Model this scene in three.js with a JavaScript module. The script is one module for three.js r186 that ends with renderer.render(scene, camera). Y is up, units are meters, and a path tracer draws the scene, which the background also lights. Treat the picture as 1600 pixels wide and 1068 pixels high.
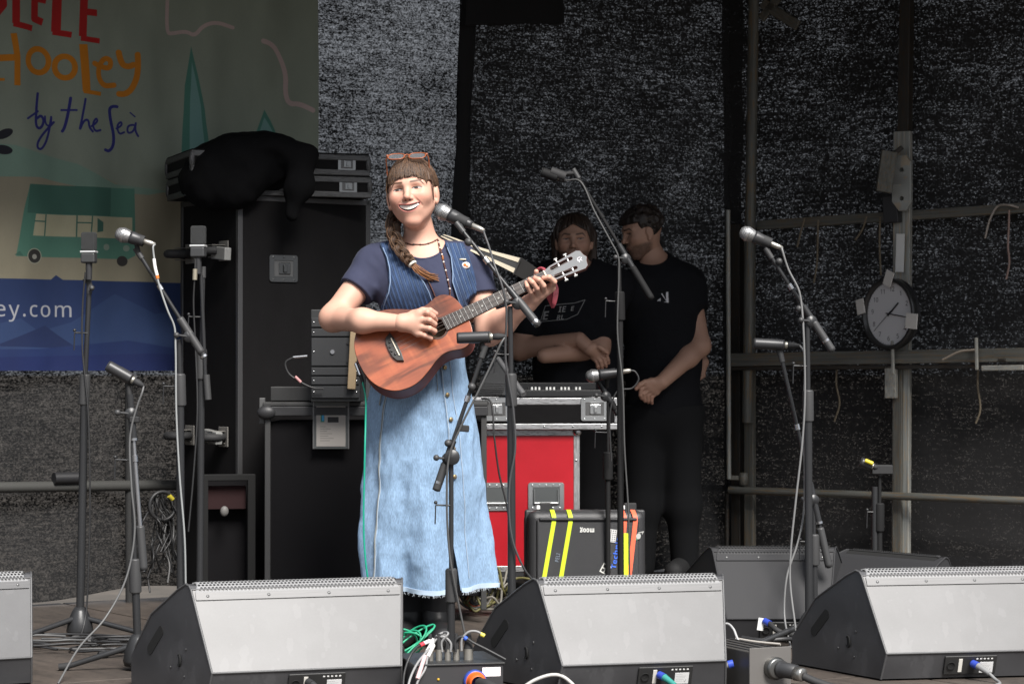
import * as THREE from 'three';
import { RoundedBoxGeometry } from 'three/addons/geometries/RoundedBoxGeometry.js';
import { mergeGeometries } from 'three/addons/utils/BufferGeometryUtils.js';

// ---------- camera, sky, sun, exposure ----------
const F = 3850, PITCH = Math.atan(46 / F), EYE = 0.95;      // focal length in photo pixels (1600 wide), eye height above the stage floor
const scene = new THREE.Scene();
const camera = new THREE.PerspectiveCamera(2 * Math.atan(534 / F) * 180 / Math.PI, 1600 / 1068, 0.1, 3000);
camera.position.set(0, EYE, 0); camera.rotation.x = PITCH; camera.updateMatrixWorld();
camera.focus = 8.5; camera.userData.fStop = 8;
const renderer = new THREE.WebGLRenderer({ antialias: true });
renderer.toneMapping = THREE.LinearToneMapping;
renderer.toneMappingExposure = 3.3;
renderer.shadowMap.enabled = true;
{ // overcast sky: brightest overhead, soft and even round the horizon
  const w = 256, h = 128, d = new Float32Array(w * h * 4);
  for (let y = 0; y < h; y++) for (let x = 0; x < w; x++) {
    const e = (y + 0.5) / h * 180 - 90, s = Math.max(0, Math.sin(e * Math.PI / 180)), l = 0.36 * (0.42 + 0.58 * s), i = (y * w + x) * 4;
    d[i] = l * 0.93; d[i + 1] = l * 0.985; d[i + 2] = l * 1.08; d[i + 3] = 1;
  }
  const t = new THREE.DataTexture(d, w, h, THREE.RGBAFormat, THREE.FloatType);
  t.mapping = THREE.EquirectangularReflectionMapping; t.magFilter = THREE.LinearFilter; t.needsUpdate = true;
  scene.background = t; scene.environment = t;
}
const SUN = new THREE.Vector3(0.275, 0.75, 0.602).normalize();
const sun = new THREE.DirectionalLight(new THREE.Color(1, 0.962, 0.915), 2.4);
sun.position.copy(SUN).multiplyScalar(30).add(new THREE.Vector3(0, 0, -9)); sun.target.position.set(0, 0, -9);
sun.castShadow = true; sun.shadow.radius = 46; sun.shadow.mapSize.set(4096, 4096);
Object.assign(sun.shadow.camera, { left: -8, right: 8, top: 8, bottom: -8, near: 1, far: 80 });
scene.add(sun, sun.target);

// ---------- helpers ----------
let seed = 7;
const rnd = () => { seed = (seed * 1664525 + 1013904223) >>> 0; return seed / 4294967296; };
const V = (x, y, z) => new THREE.Vector3(x, y, z);
// a place on the stage: the direction of a photo pixel, followed to its real distance from the camera
function at(px, py, d) {
  const x = (px - 800) / F, y = -(py - 534) / F, c = Math.cos(PITCH), s = Math.sin(PITCH), yy = y * c + s, zz = y * s - c;
  return V(x * d / -zz, EYE + yy * d / -zz, -d);
}
const onFloor = (px, d) => { const p = at(px, 600, d); p.y = 0; return p; };
const C3 = (r, g, b) => new THREE.Color().setRGB(r, g, b);
function M(r, g, b, rough = 0.6, metal = 0, extra = {}) {
  const phys = ['transmission', 'clearcoat', 'sheen', 'specularIntensity', 'ior', 'thickness'].some((k) => k in extra);
  return new (phys ? THREE.MeshPhysicalMaterial : THREE.MeshStandardMaterial)({ color: C3(r, g, b), roughness: rough, metalness: metal, ...extra });
}
const used = new Map();
function numbered(name) { const n = used.get(name) ?? 0; used.set(name, n + 1); return n ? name + '_' + String(n).padStart(3, '0') : name; }
function tag(o, label, category, group, kind) {
  if (label) o.userData.label = label; if (category) o.userData.category = category; if (group) o.userData.group = group; if (kind) o.userData.kind = kind;
  return o;
}
function thing(name, label, category, pos = V(0, 0, 0), turn = 0, group) {
  const o = new THREE.Group(); o.name = numbered(name); o.position.copy(pos); o.rotation.y = turn; scene.add(o); o.updateMatrixWorld();
  return tag(o, label, category, group);
}
function mesh(name, geo, mat, parent, label) {
  const m = new THREE.Mesh(geo, mat); m.name = name; m.castShadow = m.receiveShadow = true; parent.add(m);
  if (label) m.userData.label = label; return m;
}
// geometry given in world coordinates, put under a parent that stands elsewhere
function wmesh(name, geo, mat, parent, label) {
  parent.updateWorldMatrix(true, false);
  geo.applyMatrix4(parent.matrixWorld.clone().invert());
  return mesh(name, geo, mat, parent, label);
}
function single(name, geo, mat, label, category, group, kind) {
  geo.computeBoundingBox(); const b = geo.boundingBox, c = V((b.min.x + b.max.x) / 2, b.min.y, (b.min.z + b.max.z) / 2);
  geo.translate(-c.x, -c.y, -c.z);
  const m = mesh(numbered(name), geo, mat, scene); m.position.copy(c); m.updateMatrixWorld(); return tag(m, label, category, group, kind);
}
const clean = (g) => { const o = g.index ? g.toNonIndexed() : g; for (const k of Object.keys(o.attributes)) if (!['position', 'normal', 'uv'].includes(k)) o.deleteAttribute(k); return o; };
const merge = (list) => mergeGeometries(list.map(clean));
const box = (w, h, d, x = 0, y = 0, z = 0, r = 0.004) => { const g = new RoundedBoxGeometry(w, h, d, 2, Math.min(r, w / 2.2, h / 2.2, d / 2.2)); g.translate(x, y, z); return g; };
function rod(a, b, r1, r2 = r1, seg = 14) {
  const l = a.distanceTo(b), g = new THREE.CylinderGeometry(r2, r1, l, seg); g.translate(0, l / 2, 0);
  g.applyQuaternion(new THREE.Quaternion().setFromUnitVectors(V(0, 1, 0), b.clone().sub(a).normalize())); g.translate(a.x, a.y, a.z); return g;
}
function lathe(profile, a, b, seg = 24) { // profile [[radius, distance from a]...], axis a -> b
  const g = new THREE.LatheGeometry(profile.map(([r, y]) => new THREE.Vector2(r, y)), seg);
  g.applyQuaternion(new THREE.Quaternion().setFromUnitVectors(V(0, 1, 0), b.clone().sub(a).normalize())); g.translate(a.x, a.y, a.z); return g;
}
const tube = (pts, r, n = pts.length * 8, seg = 7) => new THREE.TubeGeometry(new THREE.CatmullRomCurve3(pts, false, 'centripetal'), n, r, seg);
const ball = (p, r, sx = 1, sy = 1, sz = 1, n = 14) => { const g = new THREE.SphereGeometry(r, n + 4, n); g.scale(sx, sy, sz); g.translate(p.x, p.y, p.z); return g; };
const lerp = (a, b, t) => a + (b - a) * t, clamp = (x, a = 0, b = 1) => Math.min(b, Math.max(a, x));
const sstep = (a, b, x) => { const t = clamp((x - a) / (b - a)); return t * t * (3 - 2 * t); };
// value noise
const H3 = (x, y, z) => { let h = Math.imul(x, 374761393) ^ Math.imul(y, 668265263) ^ Math.imul(z, 2147483647 ^ 961748941); h = Math.imul(h ^ (h >>> 13), 1274126177); return ((h ^ (h >>> 16)) >>> 0) / 4294967296; };
function noise(x, y = 0, z = 0) {
  const i = Math.floor(x), j = Math.floor(y), k = Math.floor(z), f = (t) => t * t * (3 - 2 * t), u = f(x - i), v = f(y - j), w = f(z - k);
  const L = (a, b) => lerp(lerp(lerp(H3(i, a, b), H3(i + 1, a, b), u), 0, 0), 0, 0);
  return lerp(lerp(L(j, k), L(j + 1, k), v), lerp(L(j, k + 1), L(j + 1, k + 1), v), w);
}
const fbm = (x, y = 0, z = 0, n = 4) => { let s = 0, a = 0.5, t = 0; for (let i = 0; i < n; i++) { s += a * noise(x, y, z); t += a; a *= 0.5; x = x * 2.03 + 17.1; y = y * 2.03 + 5.3; z *= 2.03; } return s / t; };
// a texture of w x h pixels whose fn(x, y) gives sRGB 0..255 (or one grey value)
function tex(w, h, fn, { srgb = true, rx = 1, ry = 1 } = {}) {
  const d = new Uint8Array(w * h * 4);
  for (let y = 0; y < h; y++) for (let x = 0; x < w; x++) {
    const c = fn(x, y), i = (y * w + x) * 4, a = typeof c === 'number' ? [c, c, c] : c;
    d[i] = clamp(a[0], 0, 255); d[i + 1] = clamp(a[1], 0, 255); d[i + 2] = clamp(a[2], 0, 255); d[i + 3] = 255;
  }
  const t = new THREE.DataTexture(d, w, h); t.wrapS = t.wrapT = THREE.RepeatWrapping; t.magFilter = THREE.LinearFilter; t.minFilter = THREE.LinearFilter;
  t.repeat.set(rx, ry); if (srgb) t.colorSpace = THREE.SRGBColorSpace; t.needsUpdate = true; return t;
}
function canvasTex(w, h, draw) {
  const c = document.createElement('canvas'); c.width = w; c.height = h; draw(c.getContext('2d'), w, h);
  const t = new THREE.CanvasTexture(c); t.colorSpace = THREE.SRGBColorSpace; t.magFilter = THREE.LinearFilter; return t;
}
function grid(nu, nv, fn, uvfn) { // a sheet: fn(u, v) -> Vector3
  const p = [], uv = [], ix = [];
  for (let j = 0; j <= nv; j++) for (let i = 0; i <= nu; i++) {
    const q = fn(i / nu, j / nv); p.push(q.x, q.y, q.z); const t = uvfn ? uvfn(i / nu, j / nv) : [i / nu, j / nv]; uv.push(t[0], t[1]);
    if (i < nu && j < nv) { const a = j * (nu + 1) + i, b = a + 1, c = a + nu + 1, d = c + 1; ix.push(a, b, d, a, d, c); }
  }
  const g = new THREE.BufferGeometry(); g.setAttribute('position', new THREE.Float32BufferAttribute(p, 3)); g.setAttribute('uv', new THREE.Float32BufferAttribute(uv, 2));
  g.setIndex(ix); g.computeVertexNormals(); return g;
}
// a thick sheet: front grid and a back one, joined round the edge
function slabGrid(nu, nv, fn, thick, uvfn) {
  const f = grid(nu, nv, fn, uvfn), n = f.attributes.normal, b = f.clone(), p = b.attributes.position;
  for (let i = 0; i < p.count; i++) p.setXYZ(i, p.getX(i) - n.getX(i) * thick, p.getY(i) - n.getY(i) * thick, p.getZ(i) - n.getZ(i) * thick);
  const bi = Array.from(b.index.array); for (let i = 0; i < bi.length; i += 3) [bi[i], bi[i + 1]] = [bi[i + 1], bi[i]]; b.setIndex(bi); b.computeVertexNormals();
  const P = f.attributes.position, ring = [], W = nu + 1; for (let i = 0; i < nu; i++) ring.push(i); for (let j = 0; j < nv; j++) ring.push(j * W + nu); for (let i = nu; i > 0; i--) ring.push(nv * W + i); for (let j = nv; j > 0; j--) ring.push(j * W);
  const pos = [], uv = [], ix = [];
  ring.concat(ring[0]).forEach((k, i) => { pos.push(P.getX(k), P.getY(k), P.getZ(k), p.getX(k), p.getY(k), p.getZ(k)); const U = f.attributes.uv; uv.push(U.getX(k), U.getY(k), U.getX(k), U.getY(k)); if (i) { const a = 2 * i - 2; ix.push(a, a + 1, a + 2, a + 1, a + 3, a + 2); } });
  const e = new THREE.BufferGeometry(); e.setAttribute('position', new THREE.Float32BufferAttribute(pos, 3)); e.setAttribute('uv', new THREE.Float32BufferAttribute(uv, 2)); e.setIndex(ix); e.computeVertexNormals();
  return merge([f, b, e]);
}

// ---------- bodies: distance fields meshed by surface nets ----------
const smin = (a, b, k) => { const h = Math.max(k - Math.abs(a - b), 0) / k; return Math.min(a, b) - h * h * k * 0.25; };
const smax = (a, b, k) => -smin(-a, -b, k);
function cap(a, b, ra, rb = ra) {
  const ax = a.x, ay = a.y, az = a.z, bx = b.x - ax, by = b.y - ay, bz = b.z - az, l = bx * bx + by * by + bz * bz || 1e-9;
  return (x, y, z) => { const px = x - ax, py = y - ay, pz = z - az; let t = (px * bx + py * by + pz * bz) / l; t = t < 0 ? 0 : t > 1 ? 1 : t; const dx = px - bx * t, dy = py - by * t, dz = pz - bz * t; return Math.sqrt(dx * dx + dy * dy + dz * dz) - (ra + (rb - ra) * t); };
}
function ell(c, rx, ry, rz) {
  const m = Math.min(rx, ry, rz);
  return (x, y, z) => { const a = (x - c.x) / rx, b = (y - c.y) / ry, e = (z - c.z) / rz, k0 = Math.sqrt(a * a + b * b + e * e), a2 = a / rx, b2 = b / ry, e2 = e / rz, k1 = Math.sqrt(a2 * a2 + b2 * b2 + e2 * e2); return k1 < 1e-6 ? -m : k0 * (k0 - 1) / k1; };
}
const uni = (k, ...fs) => (x, y, z) => { let d = fs[0](x, y, z); for (let i = 1; i < fs.length; i++) d = smin(d, fs[i](x, y, z), k); return d; };
const hard = (...fs) => (x, y, z) => { let d = 1e9; for (const f of fs) { const e = f(x, y, z); if (e < d) d = e; } return d; };
function meshSDF(f, lo, hi, h, { color, uv } = {}) {
  const B = 6, n = [0, 1, 2].map((i) => Math.ceil((hi.getComponent(i) - lo.getComponent(i)) / h / B) * B + 1), [nx, ny, nz] = n, val = new Float32Array(nx * ny * nz), id = (i, j, k) => (k * ny + j) * nx + i;
  const rad = B * h * 0.87 + h;
  const done = new Uint8Array(nx * ny * nz);
  for (let bk = 0; bk < nz - 1; bk += B) for (let bj = 0; bj < ny - 1; bj += B) for (let bi = 0; bi < nx - 1; bi += B) {
    const c = f(lo.x + (bi + B / 2) * h, lo.y + (bj + B / 2) * h, lo.z + (bk + B / 2) * h), far = Math.abs(c) > rad * 1.35;
    for (let k = bk; k <= bk + B; k++) for (let j = bj; j <= bj + B; j++) for (let i = bi; i <= bi + B; i++) {
      const q = id(i, j, k); if (done[q]) continue;
      if (far) val[q] = c; else { val[q] = f(lo.x + i * h, lo.y + j * h, lo.z + k * h); done[q] = 1; }
    }
  }
  const vid = new Int32Array(nx * ny * nz).fill(-1), pos = [], ix = [];
  const ED = [[0, 1], [2, 3], [4, 5], [6, 7], [0, 2], [1, 3], [4, 6], [5, 7], [0, 4], [1, 5], [2, 6], [3, 7]];
  const v = new Float64Array(8);
  for (let k = 0; k < nz - 1; k++) for (let j = 0; j < ny - 1; j++) for (let i = 0; i < nx - 1; i++) {
    let s = 0; for (let c = 0; c < 8; c++) { v[c] = val[id(i + (c & 1), j + ((c >> 1) & 1), k + (c >> 2))]; if (v[c] < 0) s++; }
    if (s === 0 || s === 8) continue;
    let x = 0, y = 0, z = 0, m = 0;
    for (const [a, b] of ED) if ((v[a] < 0) !== (v[b] < 0)) { const t = v[a] / (v[a] - v[b]); x += lerp(a & 1, b & 1, t); y += lerp((a >> 1) & 1, (b >> 1) & 1, t); z += lerp(a >> 2, b >> 2, t); m++; }
    vid[id(i, j, k)] = pos.length / 3; pos.push(lo.x + (i + x / m) * h, lo.y + (j + y / m) * h, lo.z + (k + z / m) * h);
  }
  const quad = (a, b, c, d, flip) => { if (a < 0 || b < 0 || c < 0 || d < 0) return; flip ? ix.push(a, c, b, a, d, c) : ix.push(a, b, c, a, c, d); };
  for (let k = 1; k < nz - 1; k++) for (let j = 1; j < ny - 1; j++) for (let i = 1; i < nx - 1; i++) {
    const q = val[id(i, j, k)] < 0;
    if (q !== val[id(i + 1, j, k)] < 0) quad(vid[id(i, j - 1, k - 1)], vid[id(i, j, k - 1)], vid[id(i, j, k)], vid[id(i, j - 1, k)], !q);
    if (q !== val[id(i, j + 1, k)] < 0) quad(vid[id(i - 1, j, k - 1)], vid[id(i - 1, j, k)], vid[id(i, j, k)], vid[id(i, j, k - 1)], !q);
    if (q !== val[id(i, j, k + 1)] < 0) quad(vid[id(i - 1, j - 1, k)], vid[id(i, j - 1, k)], vid[id(i, j, k)], vid[id(i - 1, j, k)], !q);
  }
  const N = pos.length / 3, nor = new Float32Array(N * 3), e = h * 0.5;
  for (let i = 0; i < N; i++) {
    const x = pos[3 * i], y = pos[3 * i + 1], z = pos[3 * i + 2];
    const gx = f(x + e, y, z) - f(x - e, y, z), gy = f(x, y + e, z) - f(x, y - e, z), gz = f(x, y, z + e) - f(x, y, z - e), l = Math.hypot(gx, gy, gz) || 1;
    nor[3 * i] = gx / l; nor[3 * i + 1] = gy / l; nor[3 * i + 2] = gz / l;
  }
  const g = new THREE.BufferGeometry(); g.setAttribute('position', new THREE.Float32BufferAttribute(pos, 3)); g.setAttribute('normal', new THREE.BufferAttribute(nor, 3));
  if (color) { const c = new Float32Array(N * 3); for (let i = 0; i < N; i++) { const q = color(pos[3 * i], pos[3 * i + 1], pos[3 * i + 2]); c[3 * i] = q[0]; c[3 * i + 1] = q[1]; c[3 * i + 2] = q[2]; } g.setAttribute('color', new THREE.BufferAttribute(c, 3)); }
  if (uv) { const c = new Float32Array(N * 2); for (let i = 0; i < N; i++) { const q = uv(pos[3 * i], pos[3 * i + 1], pos[3 * i + 2]); c[2 * i] = q[0]; c[2 * i + 1] = q[1]; } g.setAttribute('uv', new THREE.BufferAttribute(c, 2)); }
  g.setIndex(ix); return g;
}
function joinSkin(list) { // several coloured skin meshes as one body
  return mergeGeometries(list.map((g) => { const o = g.clone(); for (const k of Object.keys(o.attributes)) if (!['position', 'normal', 'color'].includes(k)) o.deleteAttribute(k); return o; }));
}
// ---------- the setting ----------
const alu = M(0.52, 0.53, 0.54, 0.42, 0.85), steelDull = M(0.20, 0.19, 0.175, 0.6, 0.35), blackPaint = M(0.022, 0.022, 0.024, 0.5), chrome = M(0.62, 0.62, 0.63, 0.24, 1);
const rubber = M(0.018, 0.018, 0.019, 0.75), cableBlack = M(0.022, 0.022, 0.023, 0.5), cableGrey = M(0.2, 0.2, 0.2, 0.5), whitePlastic = M(0.72, 0.72, 0.7, 0.5);
const groundTex = tex(256, 256, (x, y) => { const n = fbm(x / 20, y / 20, 1) * 0.6 + fbm(x / 4, y / 4, 2) * 0.4; return [44 + 42 * n, 40 + 38 * n, 35 + 34 * n]; }, { rx: 400, ry: 400 });
const ground = mesh('ground', new THREE.PlaneGeometry(2400, 2400).rotateX(-Math.PI / 2), new THREE.MeshStandardMaterial({ map: groundTex, roughness: 0.95 }), scene);
ground.position.y = -0.92; tag(ground, null, null, null, 'structure');

// back wall line and side wall line of the stage (seen obliquely from the audience)
const WL = V(-2.06, 0, -9.9), WR = V(1.09, 0, -12.0), SR = V(2.62, 0, -10.95), back = WR.clone().sub(WL).normalize(), sideDir = SR.clone().sub(WR).normalize();
const TURN = Math.atan2(-back.z, back.x);                        // how far the stage is turned from the camera's axis
const backN = V(-back.z, 0, back.x);
if (backN.z < 0) backN.negate();
const sideOut = V(-sideDir.z, 0, sideDir.x); if (sideOut.z < 0) sideOut.negate();
const along = (o, n, dir) => (px, off = 0) => { // point of a wall (set off from it by so much) under a photo column
  const k = (px - 800) / F, x = o.x + n.x * off, z = o.z + n.z * off, t = (k * -z - x) / (dir.x + k * dir.z); return V(x + dir.x * t, 0, z + dir.z * t);
};
const onBack = along(WL, backN, back), onSide = along(WR, sideOut, sideDir);
const up = (p, py) => at(800, py, -p.z).setX(p.x);                 // that point raised to a photo row
const backAt = (px, py, off = 0) => up(onBack(px, off), py), sideAt = (px, py, off = 0) => up(onSide(px, off), py);

{ // stage floor of plywood decks
  const ply = [0, 1, 2].map((k) => tex(256, 256, (x, y) => { const g = fbm(x / 6, y / 60, k * 9) * 0.5 + fbm(x / 30, y / 30, k + 4) * 0.5, s = fbm(x / 3, y / 3, k + 2, 2); const v = 0.55 + 0.55 * g - (s > 0.68 ? 0.12 : 0); return [80 * v, 71 * v, 64 * v]; }));
  const mats = ply.map((t) => new THREE.MeshStandardMaterial({ map: t, roughness: 0.7, bumpMap: t, bumpScale: 0.001 }));
  const fl = new THREE.Group(); fl.name = 'stage_floor'; scene.add(fl); tag(fl, null, null, null, 'structure');
  fl.position.set(-0.3, 0, -8.9); fl.rotation.y = TURN;
  const g = box(1.208, 0.03, 1.208, 0, -0.015, 0, 0.003);
  for (let i = -3; i <= 3; i++) for (let j = -1; j <= 2; j++) { const z = 0.26 - j * 1.22 + 0.9; if (z < -2.3) continue; const m = mesh('deck_panel', g, mats[(i * 5 + j * 3 + 30) % 3], fl); m.position.set(i * 1.22, 0, z); }
  mesh('deck_frame', box(8.6, 0.16, 4.7, 0, -0.13, 0.15), blackPaint, fl);
}
{ // canopy of the stage, above the picture: it shades the back of the stage
  const c = new THREE.Group(); c.name = 'stage_roof'; scene.add(c); tag(c, null, null, null, 'structure'); c.rotation.y = 0.2; c.position.set(-0.14, 3.15, -10.82);
  const m = M(0.03, 0.03, 0.032, 0.9); mesh('canopy_sheet', box(9, 0.06, 4.4, 0, 0, 0), m, c); mesh('beam', box(9, 0.22, 0.12, 0, -0.1, 2.2), steelDull, c);
  const l = new THREE.Group(); l.name = 'stage_side_wall'; scene.add(l); tag(l, null, null, null, 'structure'); l.position.set(-3.6, 0, -9.6);
  mesh('sheet', box(0.05, 4.0, 3.2, 0, 1.1, 0), m, l);
}
// woven shade netting: dark tape yarn with small openings through which the daylight behind shows
function netTex(k, open, thr, streak) {
  return tex(1024, 1024, (x, y) => {
    const b = noise(x / 2.9, y / 1.7, k), a = noise(x / 1.3, y / 1.1, k + 5), c = noise(x / 9, y / 5, k + 7), row = noise(x / 34, y / 1.4, k + 11), big = fbm(x / 120, y / 70, k + 2, 3);
    const v = 0.48 * b + 0.37 * a + 0.15 * c + streak * (row - 0.5) + 0.20 * (big - 0.5), o = clamp((v - thr) / (0.92 - thr)), dot = H3(x >> 1, y >> 1, k + 40) > 0.9996 ? 0.9 : 0;
    return 255 * (1 - Math.max(open * Math.pow(o, 1.15), dot * open));
  }, { srgb: false });
}
const netMat = (t, c) => { const m = M(c[0], c[1], c[2], 0.9, 0, { alphaMap: t, transparent: true, side: THREE.DoubleSide, specularIntensity: 0.35 }); return m; };
const NET = 2.2;                                                     // metres per repeat of the weave
function net(name, A, B, y0, y1, t, c, folds, label) {
  const L = A.distanceTo(B), dir = B.clone().sub(A).normalize(), n = V(-dir.z, 0, dir.x); if (n.z < 0) n.negate();
  const g = grid(90, 60, (u, v) => {
    const s = u * L, y = lerp(y0, y1, v), o = folds * ((fbm(s * 1.6, y * 0.7, 3) - 0.5) * 0.14 + Math.sin(y * 9 + fbm(s * 1.2, y) * 5) * 0.008 + Math.sin(s * 7 + y) * 0.012);
    return A.clone().addScaledVector(dir, s).addScaledVector(n, o).setY(y + (v === 0 ? 0.02 * Math.sin(s * 6) : 0));
  }, (u, v) => [u * L / NET, lerp(y0, y1, v) / NET]);
  return single(name, g, netMat(t, c), label, 'netting', 'black netting sheets round the stage');
}
const strip = onBack(722, 0);
net('shade_netting', WL.clone().addScaledVector(back, -1.7), strip.clone().addScaledVector(back, 0.035), 0.035, 3.13, netTex(1, 0.50, 0.34, 0.20), [0.014, 0.0142, 0.015], 1, 'black netting with bright daylight specks, from the banner to the dark strip behind the singer');
net('shade_netting', strip.clone().addScaledVector(backN, -0.06), WR.clone().addScaledVector(back, 0.05), 0.0, 3.13, netTex(2, 0.27, 0.57, 0.22), [0.024, 0.024, 0.025], 1, 'darker black netting hanging behind the two people in black shirts');
net('shade_netting', WR.clone().addScaledVector(sideDir, -0.06), WR.clone().addScaledVector(sideDir, 3.6), 0.0, 3.13, netTex(3, 0.25, 0.60, 0.20), [0.024, 0.0235, 0.024], 0.7, 'dark netting behind the steel frame and the wall clock');
{ // dark overlapping seam between the netting sheets
  const pts = [[736, -20, 738], [735, 40, 731], [729, 180, 726], [718, 380, 716], [714, 600, 712], [712, 900, 711]];
  const g = slabGrid(4, 40, (u, v) => { const t = v * (pts.length - 1), i = Math.min(pts.length - 2, Math.floor(t)), f = t - i, py = lerp(pts[i][1], pts[i + 1][1], f), pc = lerp(pts[i][2], pts[i + 1][2], f); const w = 11 + 1.5 * Math.sin(py / 40); const q = backAt(pc + (u - 0.5) * 2 * w, py, 0.09 + 0.015 * Math.sin(u * 6)); return q; }, 0.006);
  single('netting_seam', g, M(0.008, 0.008, 0.009, 0.95), 'narrow solid black strip hanging down between the bright and dark netting', 'strip');
}
{ // black flag cloth hung at the top
  const a = backAt(727, 40, 0.2), b = backAt(881, 36, 0.2);
  single('hanging_cover', slabGrid(16, 10, (u, v) => { const p = a.clone().lerp(b, u); p.y += v * 0.5 + 0.01 * Math.sin(u * 3.1) * (1 - v) * (u < 0.3 ? 1 : 0.4); p.addScaledVector(backN, 0.015 * Math.sin(u * 9 + v * 3)); return p; }, 0.05), M(0.006, 0.006, 0.007, 0.95), 'solid black square cover hanging at the top edge above the netting', 'cover');
}
{ // banner: printed cloth; u runs along the wall
  const W = 1280, Hh = 1480;                                          // canvas pixels: photo pixels times two, offset so that the print goes on past the frame
  const BA = onBack(-140, 0.07), BB = onBack(495, 0.07), BL = BA.distanceTo(BB), Yb = at(800, 579, 10.2).y, Yt = at(800, -160, 10.2).y;   // a flat rectangle of cloth along the wall
  const X = (x) => onBack(x, 0.07).distanceTo(BA) / BL * W * (x < -140 ? -1 : 1), Y = (y) => (Yt - at(800, y, 10.2).y) / (Yt - Yb) * Hh;
  const t = canvasTex(W, Hh, (c) => {
    c.fillStyle = 'rgb(160,169,152)'; c.fillRect(0, 0, W, Hh);
    const path = (p, close) => { c.beginPath(); p.forEach(([x, y], i) => (i ? c.lineTo(X(x), Y(y)) : c.moveTo(X(x), Y(y)))); if (close) c.closePath(); };
    const fill = (p, s) => { path(p, 1); c.fillStyle = s; c.fill(); };
    const stroke = (p, s, w) => { c.beginPath(); c.lineCap = c.lineJoin = 'round'; c.moveTo(X(p[0][0]), Y(p[0][1])); for (let i = 1; i < p.length - 1; i++) { const m = [(p[i][0] + p[i + 1][0]) / 2, (p[i][1] + p[i + 1][1]) / 2]; c.quadraticCurveTo(X(p[i][0]), Y(p[i][1]), X(m[0]), Y(m[1])); } const e = p[p.length - 1]; c.lineTo(X(e[0]), Y(e[1])); c.strokeStyle = s; c.lineWidth = w * 2; c.stroke(); };
    const line = (p, s, w) => { path(p); c.lineCap = 'butt'; c.lineJoin = 'round'; c.strokeStyle = s; c.lineWidth = w * 2; c.stroke(); };
    // sand below the hill
    fill([[-140, 255], [40, 252], [110, 260], [210, 300], [300, 300], [500, 300], [500, 450], [-140, 450]], 'rgb(170,162,138)');
    fill([[-140, 232], [20, 238], [60, 248], [120, 262], [180, 290], [262, 298], [230, 305], [140, 300], [60, 285], [-140, 290]], 'rgb(142,172,154)');
    // lettering
    const R = 'rgb(196,26,24)', O = 'rgb(226,138,20)', B = 'rgb(44,46,132)';
    line([[-60, -60], [-58, 30], [-40, 46], [-12, 46], [2, 28], [0, -60]], R, 13);
    line([[24, -60], [22, 50], [22, 55]], R, 11); line([[18, 55], [48, 60]], R, 9);
    line([[52, -50], [52, 45], [66, 49]], R, 11); line([[50, 14], [71, 16]], R, 9); line([[50, -42], [76, -40]], R, 10);
    line([[90, -50], [87, 62]], R, 14); line([[82, 62], [110, 65]], R, 9);
    line([[130, -50], [127, 66]], R, 12); line([[127, 3], [162, 1]], R, 10); line([[128, 28], [150, 28]], R, 10); line([[124, 69], [154, 71]], R, 8); line([[128, -40], [160, -42]], R, 10);
    line([[-22, 60], [-24, 150]], O, 10); line([[18, 70], [24, 105], [25, 148]], O, 9); line([[-24, 110], [26, 106]], O, 10); line([[6, 140], [-30, 142]], O, 4);
    c.strokeStyle = O; c.lineWidth = 17; c.beginPath(); c.ellipse(X(59), Y(108), 33, 36, 0, 0, 7); c.stroke(); c.beginPath(); c.ellipse(X(100), Y(115), 29, 33, 0, 0, 7); c.stroke();
    line([[128, 78], [133, 150]], O, 13); line([[128, 150], [157, 152]], O, 6);
    stroke([[146, 106], [170, 116], [174, 98], [160, 96], [150, 120], [160, 140], [178, 137]], O, 8);
    stroke([[185, 86], [188, 104], [198, 108], [206, 104]], O, 9); stroke([[212, 88], [214, 115], [206, 140], [196, 150], [186, 150]], O, 9);
    stroke([[58, 158], [55, 185], [54, 208], [62, 212], [69, 200], [64, 190], [56, 196]], B, 4); stroke([[41, 197], [58, 185]], B, 3);
    stroke([[70, 192], [70, 205], [80, 206], [80, 192]], B, 3); stroke([[80, 194], [76, 222], [64, 244], [55, 240], [60, 226], [84, 200]], B, 3.4);
    stroke([[108, 162], [104, 190], [100, 208], [97, 213]], B, 4.2); stroke([[95, 181], [117, 180]], B, 3); stroke([[131, 162], [126, 190], [121, 213], [128, 195], [136, 193], [137, 205], [143, 211]], B, 3.4);
    stroke([[141, 203], [152, 196], [149, 189], [142, 200], [147, 211], [156, 208]], B, 3.2);
    stroke([[183, 170], [171, 168], [172, 190], [178, 215], [177, 232], [170, 240], [164, 238]], B, 4.6);
    stroke([[182, 204], [191, 199], [189, 192], [182, 200], [186, 213], [194, 209]], B, 3); stroke([[208, 197], [199, 197], [199, 211], [209, 207], [212, 190], [210, 205], [215, 214]], B, 3); stroke([[203, 178], [210, 184]], B, 2);
    // gulls
    stroke([[262, -40], [260, 10], [260, 50], [268, 50], [290, 44], [302, 52], [314, 34], [336, 26], [364, 32]], 'rgb(214,190,184)', 6);
    stroke([[410, 50], [424, 52], [436, 70], [448, 100], [446, 130], [452, 148], [466, 146], [486, 156]], 'rgb(214,190,184)', 8);
    // sails
    const sail = (p, q) => { fill(p, 'rgb(84,140,124)'); fill(q, 'rgb(128,172,166)'); };
    sail([[297, 68], [288, 130], [284, 240], [326, 240], [318, 165]], [[298, 92], [296, 150], [296, 232], [318, 232], [312, 160]]);
    sail([[412, 160], [396, 208], [390, 226], [442, 226], [428, 190]], [[412, 172], [402, 205], [400, 222], [434, 222], [424, 192]]);
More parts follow.
